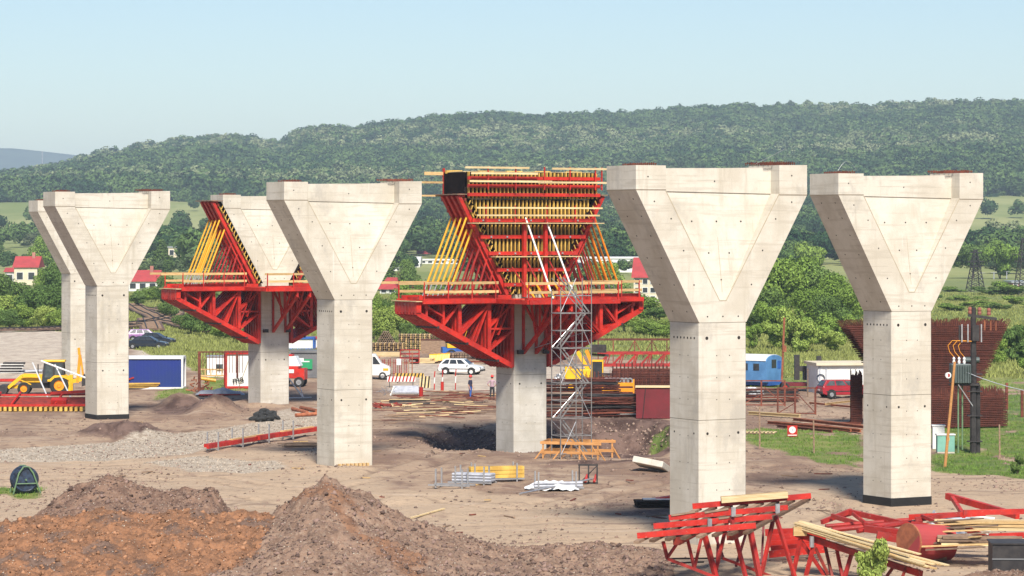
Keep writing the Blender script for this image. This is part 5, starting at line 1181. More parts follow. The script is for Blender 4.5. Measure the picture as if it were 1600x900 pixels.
def cage(label,loc,rz,prof,T,nx,nl,group='rebar cages'):
    """prof: (half width left, half width right) as function of height; several curtain layers of bars"""
    t=thing('rebar_cage',label,'rebar cage',loc,rz,group); zs=[z for z,_,_ in prof]
    def lim(z): return np.interp(z,zs,[a for _,a,_ in prof]),np.interp(z,zs,[b for _,_,b in prof])
    z0,z1=zs[0],zs[-1]
    for k in range(nl):
        y=-T/2+T*k/(nl-1); mb=MB()
        z=z0
        while z<=z1: a,b=lim(z); mb.tube((a+rnd.uniform(-.05,.05),y,z),(b+rnd.uniform(-.05,.05),y,z+rnd.uniform(-.03,.03)),.032,4,cap=False); z+=.12
        a0,b0=lim(z0);a1,b1=lim(z1)
        for i in range(nx+1): f=i/nx; tp=rnd.uniform(.1,.55); top=Vector((a1+(b1-a1)*f,y,z1)); bot=Vector((a0+(b0-a0)*f,y,z0)); mb.tube(bot,top+(top-bot).normalized()*tp,.022,4,cap=False)
        mb.build('bar_curtain','rebar_dark' if k!=1 else 'rusty',t)
    mb=MB(); z=z0
    while z<=z1:
        a,b=lim(z)
        for f in(0,.12,.25,.38,.5,.62,.75,.88,1): mb.tube((a+(b-a)*f,-T/2,z),(a+(b-a)*f,T/2,z),.022,4,cap=False)
        z+=.3
    mb.build('stirrups','rebar_dark',t); return t
# ---------- rebar yard right of the tower
def rebar_bundle(label,loc,rz,L,W,H,n,m='rusty',group='rebar bundles'):
    t=thing('rebar_bundle',label,'rebar bundle',loc,rz,group)
    for k in range(n):
        mb=MB()
        for i in range(10): mb.tube((-L/2+rnd.uniform(-.2,.2),rnd.uniform(-W/2,W/2),H*(k+rnd.random()*.8)/n+.04),(L/2+rnd.uniform(-.2,.2),rnd.uniform(-W/2,W/2),H*(k+rnd.random()*.8)/n+.04),.03,4,cap=False)
        mb.build('bar_layer',['rebar_dark',m,'rebar_dark','dark_steel'][k%4],t)
    for x in(-L*.3,L*.3): MB().b2((x-.06,-W/2,0),(x+.06,W/2,.06)).build('bearer','old_timber',t)
    return t
rebar_bundle('long dark rebar stack directly behind the scaffold tower',G(905,650),R(-2),5.4,1.6,2.6,13)
rebar_bundle('rebar stack between the tower and the dark red box',G(968,652),R(-4),4.6,1.6,1.6,8)
rebar_bundle('upper rebar cage layer in front of the red girders',G(1000,622),R(0),6.0,1.8,1.9,8)
t=thing('wire_crate','orange crate full of grey wire coils among the rebar','crate',G(966,640,1.2),R(-3)); 
for x in(-1.1,1.1):
    for y in(-.5,.5): MB().bar((x,y,0),(x,y,.95),.09).build('post','orange_machine',t)
for z in(.1,.5): MB().b2((-1.1,-.55,z),(1.1,-.48,z+.26)).build('side_board','orange_machine',t)
mb=MB(); 
for i in range(7): mb.lathe([(.14,-.05),(.24,-.05),(.24,.05),(.14,.05),(.14,-.05)],(-.85+i*.28,-.1,.85),10,'y')
mb.build('coils','galvanised',t)
t=thing('steel_box','dark red steel box with a serrated top edge left of the nearest pier','steel box',G(1026,653),R(-3)); MB().b2((-1.4,-.6,0),(1.6,1.2,2.1)).build('wall','dull_red',t); MB().b2((-1.45,-.7,2.1),(1.6,1.3,2.16)).build('rim','pale_timber',t); MB().bar((-.95,-.63,0),(-.75,-.63,2.1),.05).build('stiffener','black_bitumen',t)
t=thing('kerb_strip','long pale concrete kerb strip along the top of the pit bank','kerb strip',GY(962,208.5,.02),R(-2)); MB().b2((-4.4,-.5,-.1),(3.6,.5,.08)).build('slab','concrete',t)
for j,(px_,Y_,z_,w_,h_,lab) in enumerate([(985,221,.0,2.6,1.5,'boxy rusty rebar cage under the gantry, front one'),(1015,229,.0,2.8,2.3,'boxy rusty rebar cage under the gantry, rear one'),(945,226,.0,1.7,1.9,'small rusty rebar cage between the excavator and the larger cages')]):
    q_=GY(px_,Y_); cage(lab,(q_.x,q_.y,q_.z+z_),R(-3+j*3),[(.1,-w_,w_),(h_,-w_,w_)],1.6,int(w_*7),3)
rg=G(990,606)
for j in range(2):
    t=thing('lattice_girder','red lattice girder lying on the rebar, '+('rear one' if j else 'front one'),'lattice girder',(rg.x+.3*j,rg.y+j*2.5,rg.z+1.7),R(1),'red lattice girders')
    MB().b2((-3.0,-.08,1.0),(4.0,.08,1.16)).build('top_chord','red_steel_worn',t); MB().b2((-3.0,-.08,0),(4.0,.08,.16)).build('bottom_chord','red_steel_worn',t)
    for i in range(12): MB().bar((-3.0+i*.58,0,.1),(-3.0+(i+(i%2==0))*.58+.3,0,1.05),.09).build('web_bar','red_steel_worn',t)
p=G(990,575); t=thing('store_gantry','long thin brown gantry beam on posts over the rebar yard','gantry',(p.x+.5,p.y,p.z),0)
zz=at(990,530,p.y).z-p.z; MB().b2((-4.0,-.08,zz-.12),(5.2,.08,zz+.08)).build('beam','rusty',t)
for x in(-3.8,-2.4,-.4,1.2,2.6,3.6,5.0): MB().bar((x,0,0),(x,0,zz),.1).build('post','rusty',t)
for x in(-.4,1.2,3.2): MB().bar((x-.9,0,zz-1.8),(x,0,zz-.1),.07).bar((x+.9,0,zz-1.8),(x,0,zz-.1),.07).build('strut','rusty',t)
t=thing('gravel_pile','grey stone pile behind the scaffold tower','stone pile',G(890,606),0)
vs=[];fs=[]; mb=MB()
for i in range(160):
    a=rnd.uniform(0,6.28); q=rnd.random()**.6*1.9; z=max(0,(1.9-q))*1.15*rnd.uniform(.8,1.05); s=rnd.uniform(.1,.22); mb.box((q*math.cos(a),q*math.sin(a),z),(s,s*.8,s*.7),rz=rnd.random()*3,rx=rnd.random(),ry=rnd.random())
mb.build('stones','galvanised',t)['kind']='stuff'
# ---------- right yard between the near piers
for (px,py,hh,w_,lab) in((1192,635,2.9,1.6,'tall rusty scaffold frame beside the nearest pier'),(1245,648,2.9,1.3,'rusty scaffold frame standing free, right of the tall one')):
    t=thing('rusty_scaffold',lab,'scaffold frame',G(px,py),R(-3),'rusty scaffold frames')
    for x in(-w_,w_*.0-.1,w_): MB().bar((x,0,0),(x,0,hh-1.0),.09).bar((x,1.2,0),(x,1.2,hh-1.1),.07).build('post','rusty',t)
    for z in(hh-1.05,): MB().bar((-w_,0,z),(w_,0,z),.09).bar((-w_,1.2,z-.05),(w_,1.2,z-.05),.07).bar((-w_,0,.1),(w_,0,.1),.08).build('ledger','rusty',t)
    MB().bar((-w_,0,.1),(0,0,.9),.06).bar((w_,0,.1),(.1,0,1.4),.06).build('brace','rusty',t)
rebar_bundle('rusty rebar bundle on the ground between the pier and the scaffold frames',G(1195,628),R(2),4.8,1.6,1.0,5)
for i,(a,b,c,d,w_,lab) in enumerate([(1170,648,1250,655,.25,'pale timber beam lying by the scaffold frames'),(1200,664,1345,677,.22,'long orange-rusty steel beam lying on the yard, front one'),(1240,660,1350,672,.2,'long orange-rusty steel beam, second from the front'),(1215,668,1300,676,.18,'dark rusty beam lying in front of the others'),(1265,633,1345,640,.14,'thin rusty beam lying behind the post row'),(1290,636,1340,632,.14,'short yellow-brown beam by the rebar column'),(1290,664,1345,664,.16,'short rusty beam next to the rebar column'),(1258,667,1330,676,.2,'rusty beam, last of the long row')]):
    p=G(a,b,.12+.05*(i%3));q=G(c,d,.12+.05*(i%3)); v=q-p; t=thing('steel_beam',lab,'steel beam',p,math.atan2(v.y,v.x),'beams lying on the right yard'); L_=v.length; m=['pale_timber','rusty_orange','rusty_orange','rusty','rusty_orange','timber','rusty','rusty_orange'][i]
    MB().b2((0,-w_/2,-w_*.45),(L_,w_/2,-w_*.3)).b2((0,-w_/2,w_*.3),(L_,w_/2,w_*.45)).b2((0,-.03,-w_*.3),(L_,.03,w_*.3)).build('section',m,t)
    if i in(1,2,7): MB().b2((.4,w_*.7,-w_*.4),(L_-.6,w_*1.3,w_*.5)).build('second_section',m,t)
t=thing('grating_panel','small ladder-like timber grating on the grass by the nearest pier','grating',G(1184,678),R(-14))
for i in range(9): MB().b2((-.9+i*.24,-.5,.1),(-.78+i*.24,.5,.16)).build('slat','pale_timber',t)
for y in(-.5,.45): MB().b2((-1.0,y,.03),(1.15,y+.08,.1)).build('rail','old_timber',t)
t=thing('road_sign','square red sign with a white disc standing on the ground between the near piers','sign',G(1238,683),R(2)); MB().b2((-.31,-.02,.05),(.31,.02,.72)).build('plate','red_steel',t); MB().tube((0,-.026,.45),(0,-.02,.45),.21,20).build('disc','white_paint',t); MB().tube((0,-.03,.45),(0,-.026,.45),.06,10).build('disc_mark','grey_pipe',t); MB().b2((-.28,-.03,.1),(.28,-.021,.15)).build('strip','white_paint',t); MB().bar((0,.04,0),(0,.04,.6),.05).build('stake','dark_steel',t)
for (px,py,hh,lab) in((1187,702,2.5,'thin grey-brown stake beside the nearest pier, on the grass'),(1272,708,1.9,'thin stake standing in the middle of the grass patch'),(1262,620,2.2,'rusty stake near the drilling rig'),(1562,716,1.9,'weathered post on the grass right of the transformer pole')):
    t=thing('stake',lab,'stake',G(px,py),0); MB().tube((0,0,-.1),(rnd.uniform(-.05,.05),0,hh),.055,6,.045).build('shaft','old_timber',t)
t=thing('white_sheet','white sheet and scrap lying by the wagon','sheet heap',G(1182,620),0); mb=MB(); 
for i in range(12): mb.box((rnd.uniform(-1,1.2),rnd.uniform(-.4,.4),rnd.uniform(.1,.7)),(.6,.4,.15),rz=rnd.random()*3,rx=rnd.uniform(-.4,.4))
mb.build('sheet','white_sheet',t)
# ---- rebar cages behind the far-right pier
p=G(1440,668)
cage('large rusty V-shaped rebar cage behind the far-right pier',(p.x+.2,p.y+1.5,p.z),R(10),[(1.9,-1.6,3.0),(3.9,-3.6,4.4),(6.6,-5.3,5.6)],1.9,76,8)
cage('low boxy rebar cage lying under the V-shaped cage',(p.x+3.0,p.y+.2,p.z),R(18),[(.1,-3.5,2.4),(2.2,-3.5,2.4)],2.0,44,7)
p=G(1338,662); cage('small upright rebar column at the left edge of the far-right pier',(p.x,p.y,p.z),0,[(.05,-.35,.35),(3.1,-.35,.35)],.7,6,3)
for (px,py) in((1573,640),(1597,652)): t=thing('rusty_post','rusty fence post right of the low rebar cage, '+('left one' if px==1573 else 'at the picture edge'),'post',G(px,py),0,'rusty posts'); MB().b2((-.09,-.09,0),(.09,.09,1.9)).build('shaft','rusty',t)
# ---- transformer pole
p=G(1521,708); t=thing('transformer_pole','dark lattice-clad electricity pole carrying a grey transformer','electricity pole',p,0); s=FPX/p.y
def zh(py): return (708-py)/s
MB().tube((0,0,-.3),(0,0,zh(480)),.22,10,.15).tube((.28,0,0),(.28,0,zh(600)),.12,8).build('pole','dark_steel',t)
for z in(zh(690),zh(650),zh(612),zh(585)): MB().b2((-.35,-.25,z),(.5,.25,z+.06)).build('strap','dark_steel',t)
MB().bar((-.3,0,zh(492)),(1.35,0,zh(498)),.2,.16).build('cross_arm','dark_steel',t)
for x,y in((-.15,492),(.4,493),(.95,494)):
    MB().lathe([(.001,0),(.1,0),(.13,.1),(.1,.2),(.13,.3),(.1,.4),(.001,.45)],(x-.05,0,zh(y)+.05),10).build('insulator','brown_tile',t)
for x in(.65,1.0,1.3): MB().tube((x,0,zh(498)),(x,0,zh(516)),.05,6).build('hanging_insulator','rusty_orange',t)
mb=MB(); mb.b2((-.85,-.1,zh(532)),(-.75,.1,zh(508))); mb.b2((-.1,-.3,zh(532)),(.3,.3,zh(508))); mb.build('fuse_box','dark_steel',t)
for x in(-.75,-.4,.38): MB().b2((x,-.33,zh(534)),(x+.07,-.25,zh(506))).build('fuse_tube','galvanised',t)
MB().b2((-1.35,-.5,zh(598)),(-.2,.5,zh(568))).build('transformer_tank','transformer_grey',t,bevel=.04)
for i in range(8): MB().b2((-1.3+i*.145,-.62,zh(597)),(-1.25+i*.145,-.5,zh(570))).build('cooling_fin','transformer_grey',t)
MB().tube((-.6,.1,zh(562)),(.35,.1,zh(562)),.17,12).build('oil_conservator','transformer_grey',t)
for x in(-1.15,-.85,-.55):
    MB().lathe([(.001,0),(.07,0),(.09,.1),(.06,.2),(.09,.3),(.03,.4),(.001,.42)],(x,-.1,zh(568)),8).build('bushing','white_paint',t)
    MB().path([(x,-.1,zh(568)+.4),(x-.25,-.1,zh(568)+.7),(x-.35,-.1,zh(568)+1.05),(x-.1,-.1,zh(568)+1.35),(.0,-.1,zh(568)+1.3)],.02,5).build('lead','orange_machine',t)
MB().bar((-.9,-.1,zh(598)),(-.9,-.1,0),.08).build('stay','reel_green',t); MB().bar((-.6,.3,zh(598)),(-.6,.3,.2),.08).build('stay','reel_green',t); MB().bar((-.95,-.45,zh(600)),(.1,-.1,zh(640)),.05).build('bracket','galvanised',t)
MB().b2((-1.4,-.3,zh(602)),(.3,.3,zh(599))).build('shelf','dark_steel',t)
wp0=Vector((-1.2,-.4,zh(572))); wr=MB(); pts=[wp0+Vector((i*.42,-i*.05,-i*.20+.006*i*i)) for i in range(20)]; wr.path(pts,.022,4).build('cable','grey_pipe',t)
p=G(1476,730); s=FPX/p.y; t=thing('lamp_pole','leaning brown timber pole with a round white floodlight','timber pole',p,0); MB().tube((0,0,-.2),(.55,0,(730-565)/s),.085,8,.07).build('shaft','orange_timber',t); MB().tube((.12,-.12,(730-586)/s),(.16,-.3,(730-586)/s),.14,12,.17).build('floodlight','white_paint',t); MB().tube((.16,-.302,(730-586)/s),(.16,-.306,(730-586)/s),.1,10).build('lamp_glass','red_tile',t)
t=thing('switch_cabinet','pale green electric cabinet with a door seam at the pole foot','cabinet',G(1477,708),R(2)); MB().b2((-.5,-.25,.1),(.5,.25,1.05)).build('case','green_cabinet',t); MB().b2((-.55,-.3,1.05),(.55,.3,1.12)).build('lid','white_paint',t); MB().b2((-.01,-.26,.15),(.01,-.252,1.0)).build('door_seam','dark_steel',t); MB().b2((-.5,-.24,0),(.5,.24,.1)).build('plinth','concrete',t); MB().b2((.05,-.262,.75),(.2,-.252,.9)).build('door_sign','yellow_paint',t)
t=thing('white_meter_box','white meter box behind the green cabinet','cabinet',G(1466,700),0); MB().b2((-.35,-.2,0),(.35,.2,1.35)).build('case','white_paint',t); MB().b2((-.4,-.25,1.35),(.4,.25,1.42)).build('lid','white_paint',t)
# cable reel at far left
p=G(38,771); t=thing('cable_reel','blue-black cable coil on a green tubular reel stand','cable reel',p,R(-62),rot=(0,0,R(-70)))
mb=MB(); 
for i in range(9):
    r_=.58+.03*math.sin(i*2.1); x=-.36+i*.09; pts=[(x+.03*math.sin(a*3+i),r_*math.cos(a),.68+r_*math.sin(a)) for a in [k*math.pi/12 for k in range(25)]]; mb.path(pts,.055,5)
mb.tube((-.36,0,.68),(.36,0,.68),.53,20); mb.build('cable_coil','cable_blue',t)
for x in(-.45,.45):
    mb=MB(); pts=[(x,-.62,0),(x,-.35,1.0),(x,-.12,1.32),(x,.12,1.32),(x,.35,1.0),(x,.72,0)]; mb.path(pts,.04,6); mb.tube((x,-.5,.5),(x,.5,.5),.03); mb.build('side_frame','reel_green',t)
MB().tube((-.5,0,.68),(.5,0,.68),.05).build('axle','reel_green',t); MB().tube((-.45,.6,.3),(.45,.6,.3),.035).build('tie_bar','reel_green',t)
# ================= spoil heaps in the foreground =================
def soilmat(n,c1,c2,c3,blend=None):
    m,nt,b=newmat(n); b.inputs['Roughness'].default_value=.95; b.inputs['Specular IOR Level'].default_value=.15; V=coords(nt,'World')
    col=mixc(nt,ramp(nt,noise(nt,V,1.1,6,.7),.40,.62),c1,c2); col=mixc(nt,ramp(nt,noise(nt,V,6,6,.75),.48,.68,0,.8),col,c3)
    if blend: col=mixc(nt,ramp(nt,addn(nt,attr(nt,'mix'),noise(nt,V,1.6,5,.7),.7),.62,.95),col,mixc(nt,ramp(nt,noise(nt,V,2.4,6,.7),.4,.62),*blend))
    col=mixc(nt,ramp(nt,noise(nt,V,22,3,.7),.62,.72,0,.7),col,(.50,.43,.35)); col=mixc(nt,ramp(nt,noise(nt,V,14,3,.7),.60,.72,0,.6),col,(.06,.04,.033))
    nt.links.new(col,b.inputs['Base Color']); bump(nt,b,noise(nt,V,9,6,.8),1.0,.06)
soilmat('soil_brown',(.26,.16,.11),(.15,.09,.065),(.32,.225,.165)); 
soilmat('soil_orange',(.36,.175,.09),(.20,.105,.06),(.14,.08,.055),((.21,.135,.10),(.12,.075,.055)))
soilmat('soil_grey',(.31,.20,.14),(.19,.12,.085),(.36,.27,.20),((.29,.155,.09),(.20,.11,.07)))
def ridged(x,y,o=4):
    s=0;a=1;t=0
    for i in range(o): s=s+a*(1-np.abs(vn(x*2**i+31*i,y*2**i+3*i)*2-1)); t+=a; a*=.55
    return s/t
def heap(label,box,hf,mname,mixf=None,res=.075):
    x0,x1,y0,y1=box; X,Y=np.meshgrid(np.arange(x0,x1,res),np.arange(y0,y1,res)); H=hf(X,Y); act=sst(.0,.25,H)
    H=H+act*(fbm(X*1.1,Y*1.1,3)*.35+(ridged(X*1.7,Y*1.7,4)-.5)*.36+fbm(X*6,Y*6,3)*.2); H=np.where(H<.02,-.35,H)
    Z=gz(X,Y)+H; ii=np.arange(X.size).reshape(X.shape); F=np.stack([ii[:-1,:-1],ii[:-1,1:],ii[1:,1:],ii[1:,:-1]],-1).reshape(-1,4)
    at_=dict(mix=mixf(X,Y).ravel()) if mixf else None; hz_=H.ravel(); F=F[(hz_[F]>-.3).any(1)]
    o=npmesh('soil_heap',np.stack([X,Y,Z],-1).reshape(-1,3),F,mname,smooth=True,attrs=at_); tag(o,label,'soil heap','heaps of dug soil',kind='thing'); HEAPS.append((X,Y,Z,H)); return o
HEAPS=[]
def lin(X,pts): return np.interp(X,[p[0] for p in pts],[p[1] for p in pts])
# A: brown heap behind; crest follows real positions
def crest(X,Y,pts,yc,wf,wb,p=1.15):
    """long heap: crest height by X, falling off towards and away from the camera"""
    c=lin(X,pts); d=(Y-yc); k=np.where(d<0,-d/wf,d/wb); return c*np.clip(1-k,0,1)**p
sA=FPX/132; xA=lambda px:(px-800)/sA
hA=lambda X,Y: crest(X,Y,[(xA(40),0),(xA(62),.35),(xA(95),1.15),(xA(125),1.6),(xA(165),1.95),(xA(190),1.9),(xA(215),1.55),(xA(250),1.45),(xA(300),1.45),(xA(335),1.5),(xA(348),.9),(xA(362),.0)],132,6,4)
heap('brown soil heap at the lower left, behind the orange one',(xA(30),xA(372),125,137),hA,'soil_brown')
sB=FPX/117; xB=lambda px:(px-800)/sB
hB=lambda X,Y: crest(X,Y,[(xB(-200),1.0),(xB(-60),1.25),(xB(0),1.42),(xB(90),1.6),(xB(160),1.85),(xB(240),1.75),(xB(290),1.95),(xB(330),1.7),(xB(385),1.8),(xB(420),1.85),(xB(470),1.35),(xB(560),.3),(xB(600),0)],117,9,4.5,.9)
heap('orange-brown soil heap filling the lower left corner',(xB(-220),xB(610),107,122.5),hB,'soil_orange',lambda X,Y: sst(-2,4,-(Y-110)+fbm(X/3,Y/3,3)*6)*.75+.55*sst(.0,.16,fbm(X/1.7+3,Y/1.7,4))+sst(xB(330),xB(460),X)*.2)
sC=FPX/118; xC=lambda px:(px-800)/sC
def hC(X,Y):
    a=crest(X,Y,[(xC(340),.6),(xC(400),1.35),(xC(440),1.95),(xC(480),2.7),(xC(512),3.12),(xC(525),3.12),(xC(560),2.65),(xC(600),2.05),(xC(650),1.4),(xC(700),1.05),(xC(745),.55),(xC(790),.3),(xC(850),.35),(xC(900),.45),(xC(940),.55),(xC(965),.35),(xC(1010),.2),(xC(1050),0)],117.5,12,5,1.05)
    return a
heap('tall grey-brown soil heap with a pointed crest at bottom centre',(xC(330),xC(1060),105.5,123),hC,'soil_grey',lambda X,Y: (1-sst(0,1.6,np.abs((X-xC(470))-(118-Y)*.55+fbm(X/2,Y/2,3)*4.2)))*.62)
sD=FPX/107.5; xD=lambda px:(px-800)/sD
hD=lambda X,Y: crest(X,Y,[(xD(1480),0),(xD(1520),.3),(xD(1560),.55),(xD(1640),.7),(xD(1750),.4),(xD(1800),0)],107.5,4,2.5,1)
heap('small soil heap at the lower right corner in front of the dark metal box',(xD(1470),xD(1810),103,110.5),hD,'soil_brown')
hE=lambda X,Y: crest(X,Y,[(xD(1010),0),(xD(1050),.2),(xD(1090),.3),(xD(1140),.1),(xD(1160),0)],108.5,4,2,1)
# clods and stones lying everywhere: nobody could count them
def clods(name,P,S,m,label):
    n=len(P); base=np.array([[1,0,0],[-1,0,0],[0,1,0],[0,-1,0],[0,0,1],[0,0,-1]],float); f=np.array([[0,2,4],[2,1,4],[1,3,4],[3,0,4],[2,0,5],[1,2,5],[3,1,5],[0,3,5]])
    v=base[None]*(.6+.7*rs.rand(n,6,1))*S[:,None,None]*np.array([1,1,.75]); a=rs.rand(n)*6.28; c,s=np.cos(a)[:,None],np.sin(a)[:,None]
    v=np.stack([v[...,0]*c-v[...,1]*s+v[...,2]*.3,v[...,0]*s+v[...,1]*c,v[...,2]+v[...,0]*.3],-1)+P[:,None,:]
    F=(f[None]+np.arange(n)[:,None,None]*6).reshape(-1,3); o=npmesh(name,v.reshape(-1,3),F,m); o['kind']='stuff'; o['label']=label; o['category']='clods'
leafmat('clod',(.19,.125,.10),(.24,.17,.13),rnd_amt=.5); leafmat('clod_orange',(.30,.155,.085),(.24,.125,.07),rnd_amt=.45); leafmat('stone_pale',(.42,.36,.29),(.33,.27,.21),rnd_amt=.35)
for j,(X,Y,Z,H) in enumerate(HEAPS):
    k=np.argwhere(H.ravel()>.05)[:,0]; n=[5200,9000,12000,1500][j]; q=rs.choice(k,n); P=np.stack([X.ravel()[q],Y.ravel()[q],Z.ravel()[q]],-1)+rs.normal(size=(n,3))*.02
    S=.025+.05*rs.rand(n)**2+.09*(rs.rand(n)<.04)+.1*(rs.rand(n)<.006)
    clods('soil_clods',P,S,['clod','clod_orange','clod','clod'][j],'clods of soil on the heap'); q=rs.choice(k,n//9); P=np.stack([X.ravel()[q],Y.ravel()[q],Z.ravel()[q]],-1); clods('small_stones',P,.02+.03*rs.rand(len(q)),'stone_pale','pale small stones on the heap')
n=60000; Y=np.exp(rs.uniform(math.log(112),math.log(235),n)); X=rs.uniform(-.18,.18,n)*Y; g,gv,pl,tn=zones(X,Y); w=sst(.02,.16,fbm(X/5,Y/7,3)); k=(rs.rand(n)<.12+.8*w)&(g<.4)
X,Y=X[k],Y[k]; clods('ground_clods',np.stack([X,Y,gz(X,Y)],-1),.022+.10*rs.rand(len(X))**4,'clod','loose clods on the bare ground')
n=16000; Y=rs.uniform(150,206,n); X=rs.uniform(-.19,.0,n)*Y; g,gv,pl,tn=zones(X,Y); k=gv>.45; X,Y=X[k],Y[k]; clods('road_gravel',np.stack([X,Y,gz(X,Y)],-1),.04+.06*rs.rand(len(X)),'stone_pale','coarse pale gravel of the site road')
# clods on pit banks and low spoil
n=9000; X=rs.uniform(-6.5,13,n); Y=rs.uniform(166,212,n); z=gz(X,Y); k=(z<-.15)|((z>.3)); X,Y,z=X[k],Y[k],z[k]; clods('pit_clods',np.stack([X,Y,z],-1),.05+.12*rs.rand(len(X))**2,'clod','clods on the banks of the pit')
# scraps of timber and steel over the bare yard, each its own thing
r5=random.Random(21); sb_=None
for i in range(90):
    px=r5.uniform(130,1340); py=r5.uniform(655,860)
    if 300<px<560 and py>735: continue
    p=G(px,py,.04)
    if sb_ is None: sb_=[]
    if len(sb_)<3: o=MB().box((0,0,0),(.8,.1,.05)).build('timber_scrap',['old_timber','timber','rusty'][len(sb_)]); tag(o,['small weathered wood scrap lying on the bare ground','small pale wood scrap lying on the bare ground','small rusty steel scrap lying on the bare ground'][len(sb_)],'scrap','scraps on the bare ground'); sb_.append(o)
    else: o=r5.choice(sb_).copy(); C.objects.link(o)
    o.location=p; o.rotation_euler=(0,r5.uniform(-.08,.08),r5.uniform(0,6.3)); o.scale=(r5.uniform(.3,1.3),1,1)
# ================= foreground trestles =================
def A3(a): return at(*a)
def segs(mb,lst,w,o,h=None):
    for a,b in lst: mb.bar(A3(a)-o,A3(b)-o,w,h or w)
    return mb
def trest(label,o): return thing('steel_trestle',label,'trestle',o)
o=Vector((7.6,112,0)); t=trest('red steel form table with tilted slatted top, standing at the foot of the nearest pier',o)
W4=[((995.5,837,109.5),(1181,821,109.5)),((1021,822,111),(1206,807,111)),((1045,809,112.5),(1231,793,112.5)),((1082,791,114.3),(1267,774.5,114.3))]
for a,b in W4: segs(MB(),[(a,b)],.15,o,.2).build('waler','red_steel',t)
# slats run across the walers, just below them
for i in range(8):
    f=i/7*.92+.04; 
    def onw(k,f,dz=-.15,e=0): a=A3(W4[k][0]);b=A3(W4[k][1]); return a.lerp(b,f)+Vector((0,0,dz))
    a=onw(0,f); b=onw(3,f); d=(b-a); MB().bar(a-d*.10-o,b+d*.04-o,.2,.1).build('slat','dark_timber' if i%4 else 'old_timber',t)
for i in range(3):
    a=onw(3,.24,.16,0)+Vector((0,-.25+i*.16,0)); b=onw(3,.80,.13)+Vector((0,-.25+i*.16,0)); MB().bar(a-o,b-o,.14,.22).build('timber_beam','timber' if i else 'pale_timber',t)
for f0,f1,k in((.02,.22,2),(.3,.5,2),(.55,.75,1)): MB().bar(onw(k,f0,.08)-o,onw(k,f1,.14)-o,.22,.05).build('top_board','old_timber',t)
# bearers carrying the slats
for f in(.33,.78): a=onw(0,f,-.32);b=onw(3,f,-.32); MB().bar(a-o,b-o,.26,.3).build('bearer','brown_red_steel',t)
leg=[((1096,818,111.2),(1119,903,110.6),.16),((1139,804,113.2),(1119,890,110.9),.12),((1142,808,110.8),(1166,905,110.2),.12),((1123,806,113.8),(1120,880,111.2),.08),((1170,817,111.4),(1187,903,110.8),.17),((1210,803,111.8),(1190,897,111.0),.12),((1212,806,111.2),(1243,905,110.4),.12),((1194,801,112.5),(1190,880,111.3),.08),
     ((1067,836,110.6),(1043,871,110.2),.09),((1073,838,110.6),(1085,888,110.2),.09),((1096,840,110.8),(1085,888,110.2),.09),((1036,846,110.4),(1043,873,110.2),.1),((1043,873,110.2),(1121,903,110.2),.11),((1129,872,112.2),(1212,903,111.6),.1),((1165,835,113),(1150,885,112.3),.08),((1118,838,112.5),(1131,874,112.3),.08)]
for a,b,w_ in leg: segs(MB(),[(a,b)],w_,o).build('truss_leg','red_steel_worn' if w_>.085 else 'dull_red',t)
for a,b in(((1100,878,112.6),(1048,880,112.6)),((1042,873,110.2),(1130,872,112.2))): segs(MB(),[(a,b)],.06,o).build('tie','dark_steel',t)
for (x,y,Y_) in((1145,800,110.7),(1214,795,110.9),(1108,818,110.9)):
    c=A3((x,y,Y_))-o; MB().tube(c+Vector((0,-.05,.18)),c+Vector((0,-.05,-.16)),.07,10).box(c+Vector((.05,-.05,.02)),(.1,.12,.3)).build('clamp','galvanised',t)
o=Vector((12,110,0)); t=trest('red steel truss carrying a long sheaf of pale planks, lower right',o)
TL=((1245,834,111.6),(1440,897,107.6))
segs(MB(),[TL],.16,o,.22).build('top_chord','red_steel_worn',t); segs(MB(),[((1262,826,112.6),(1452,884,108.8))],.16,o,.22).build('top_chord','brown_red_steel',t)
for a,b,w_ in[((1251,842,111.3),(1238,904,110.9),.12),((1272,850,110.9),(1258,905,110.6),.12),((1252,846,111.4),(1292,904,110.8),.11),((1274,856,111),(1294,898,110.7),.09),((1288,848,111.6),(1301,905,110.7),.1),((1306,852,111.2),(1317,905,110.4),.11),((1332,860,110.4),(1319,905,110),.12),((1416,886,108),(1406,912,107.8),.08),((1420,886,108),(1444,906,107.6),.08),((1356,868,110),(1372,905,109.4),.09),((1400,880,109),(1380,908,108.8),.09)]:
    segs(MB(),[(a,b)],w_,o).build('truss_leg','brown_red_steel' if w_<.105 else 'red_steel_worn',t)
c=A3((1268,846,110.9))-o; MB().tube(c+Vector((0,-.1,.2)),c+Vector((0,-.1,-.2)),.09,10).build('clamp','galvanised',t)
c=A3((1250,830,111.2))-o; MB().box(c,(.5,.25,.32)).build('end_block','timber',t)
# loose planks on it, each its own thing
r4=random.Random(9)
for i in range(20):
    lay=i//5; j=i%5; a=A3((1246+r4.uniform(-5,4),826,111.4))+Vector((j*.05,j*.185,lay*.07)); b=A3((1486+r4.uniform(-40,4)-lay*6,889,107.0))+Vector((j*.06,j*.24,lay*.07+r4.uniform(0,.05)))
    if lay>2: b=a.lerp(b,.85)
    p_=MB().bar((0,0,0),b-a,.17,.045).build('loose_plank','pale_timber' if i%4 else 'timber'); p_.location=a; tag(p_,'long pale plank in the sheaf lying across the red truss, lower right','plank','planks of the pale sheaf')
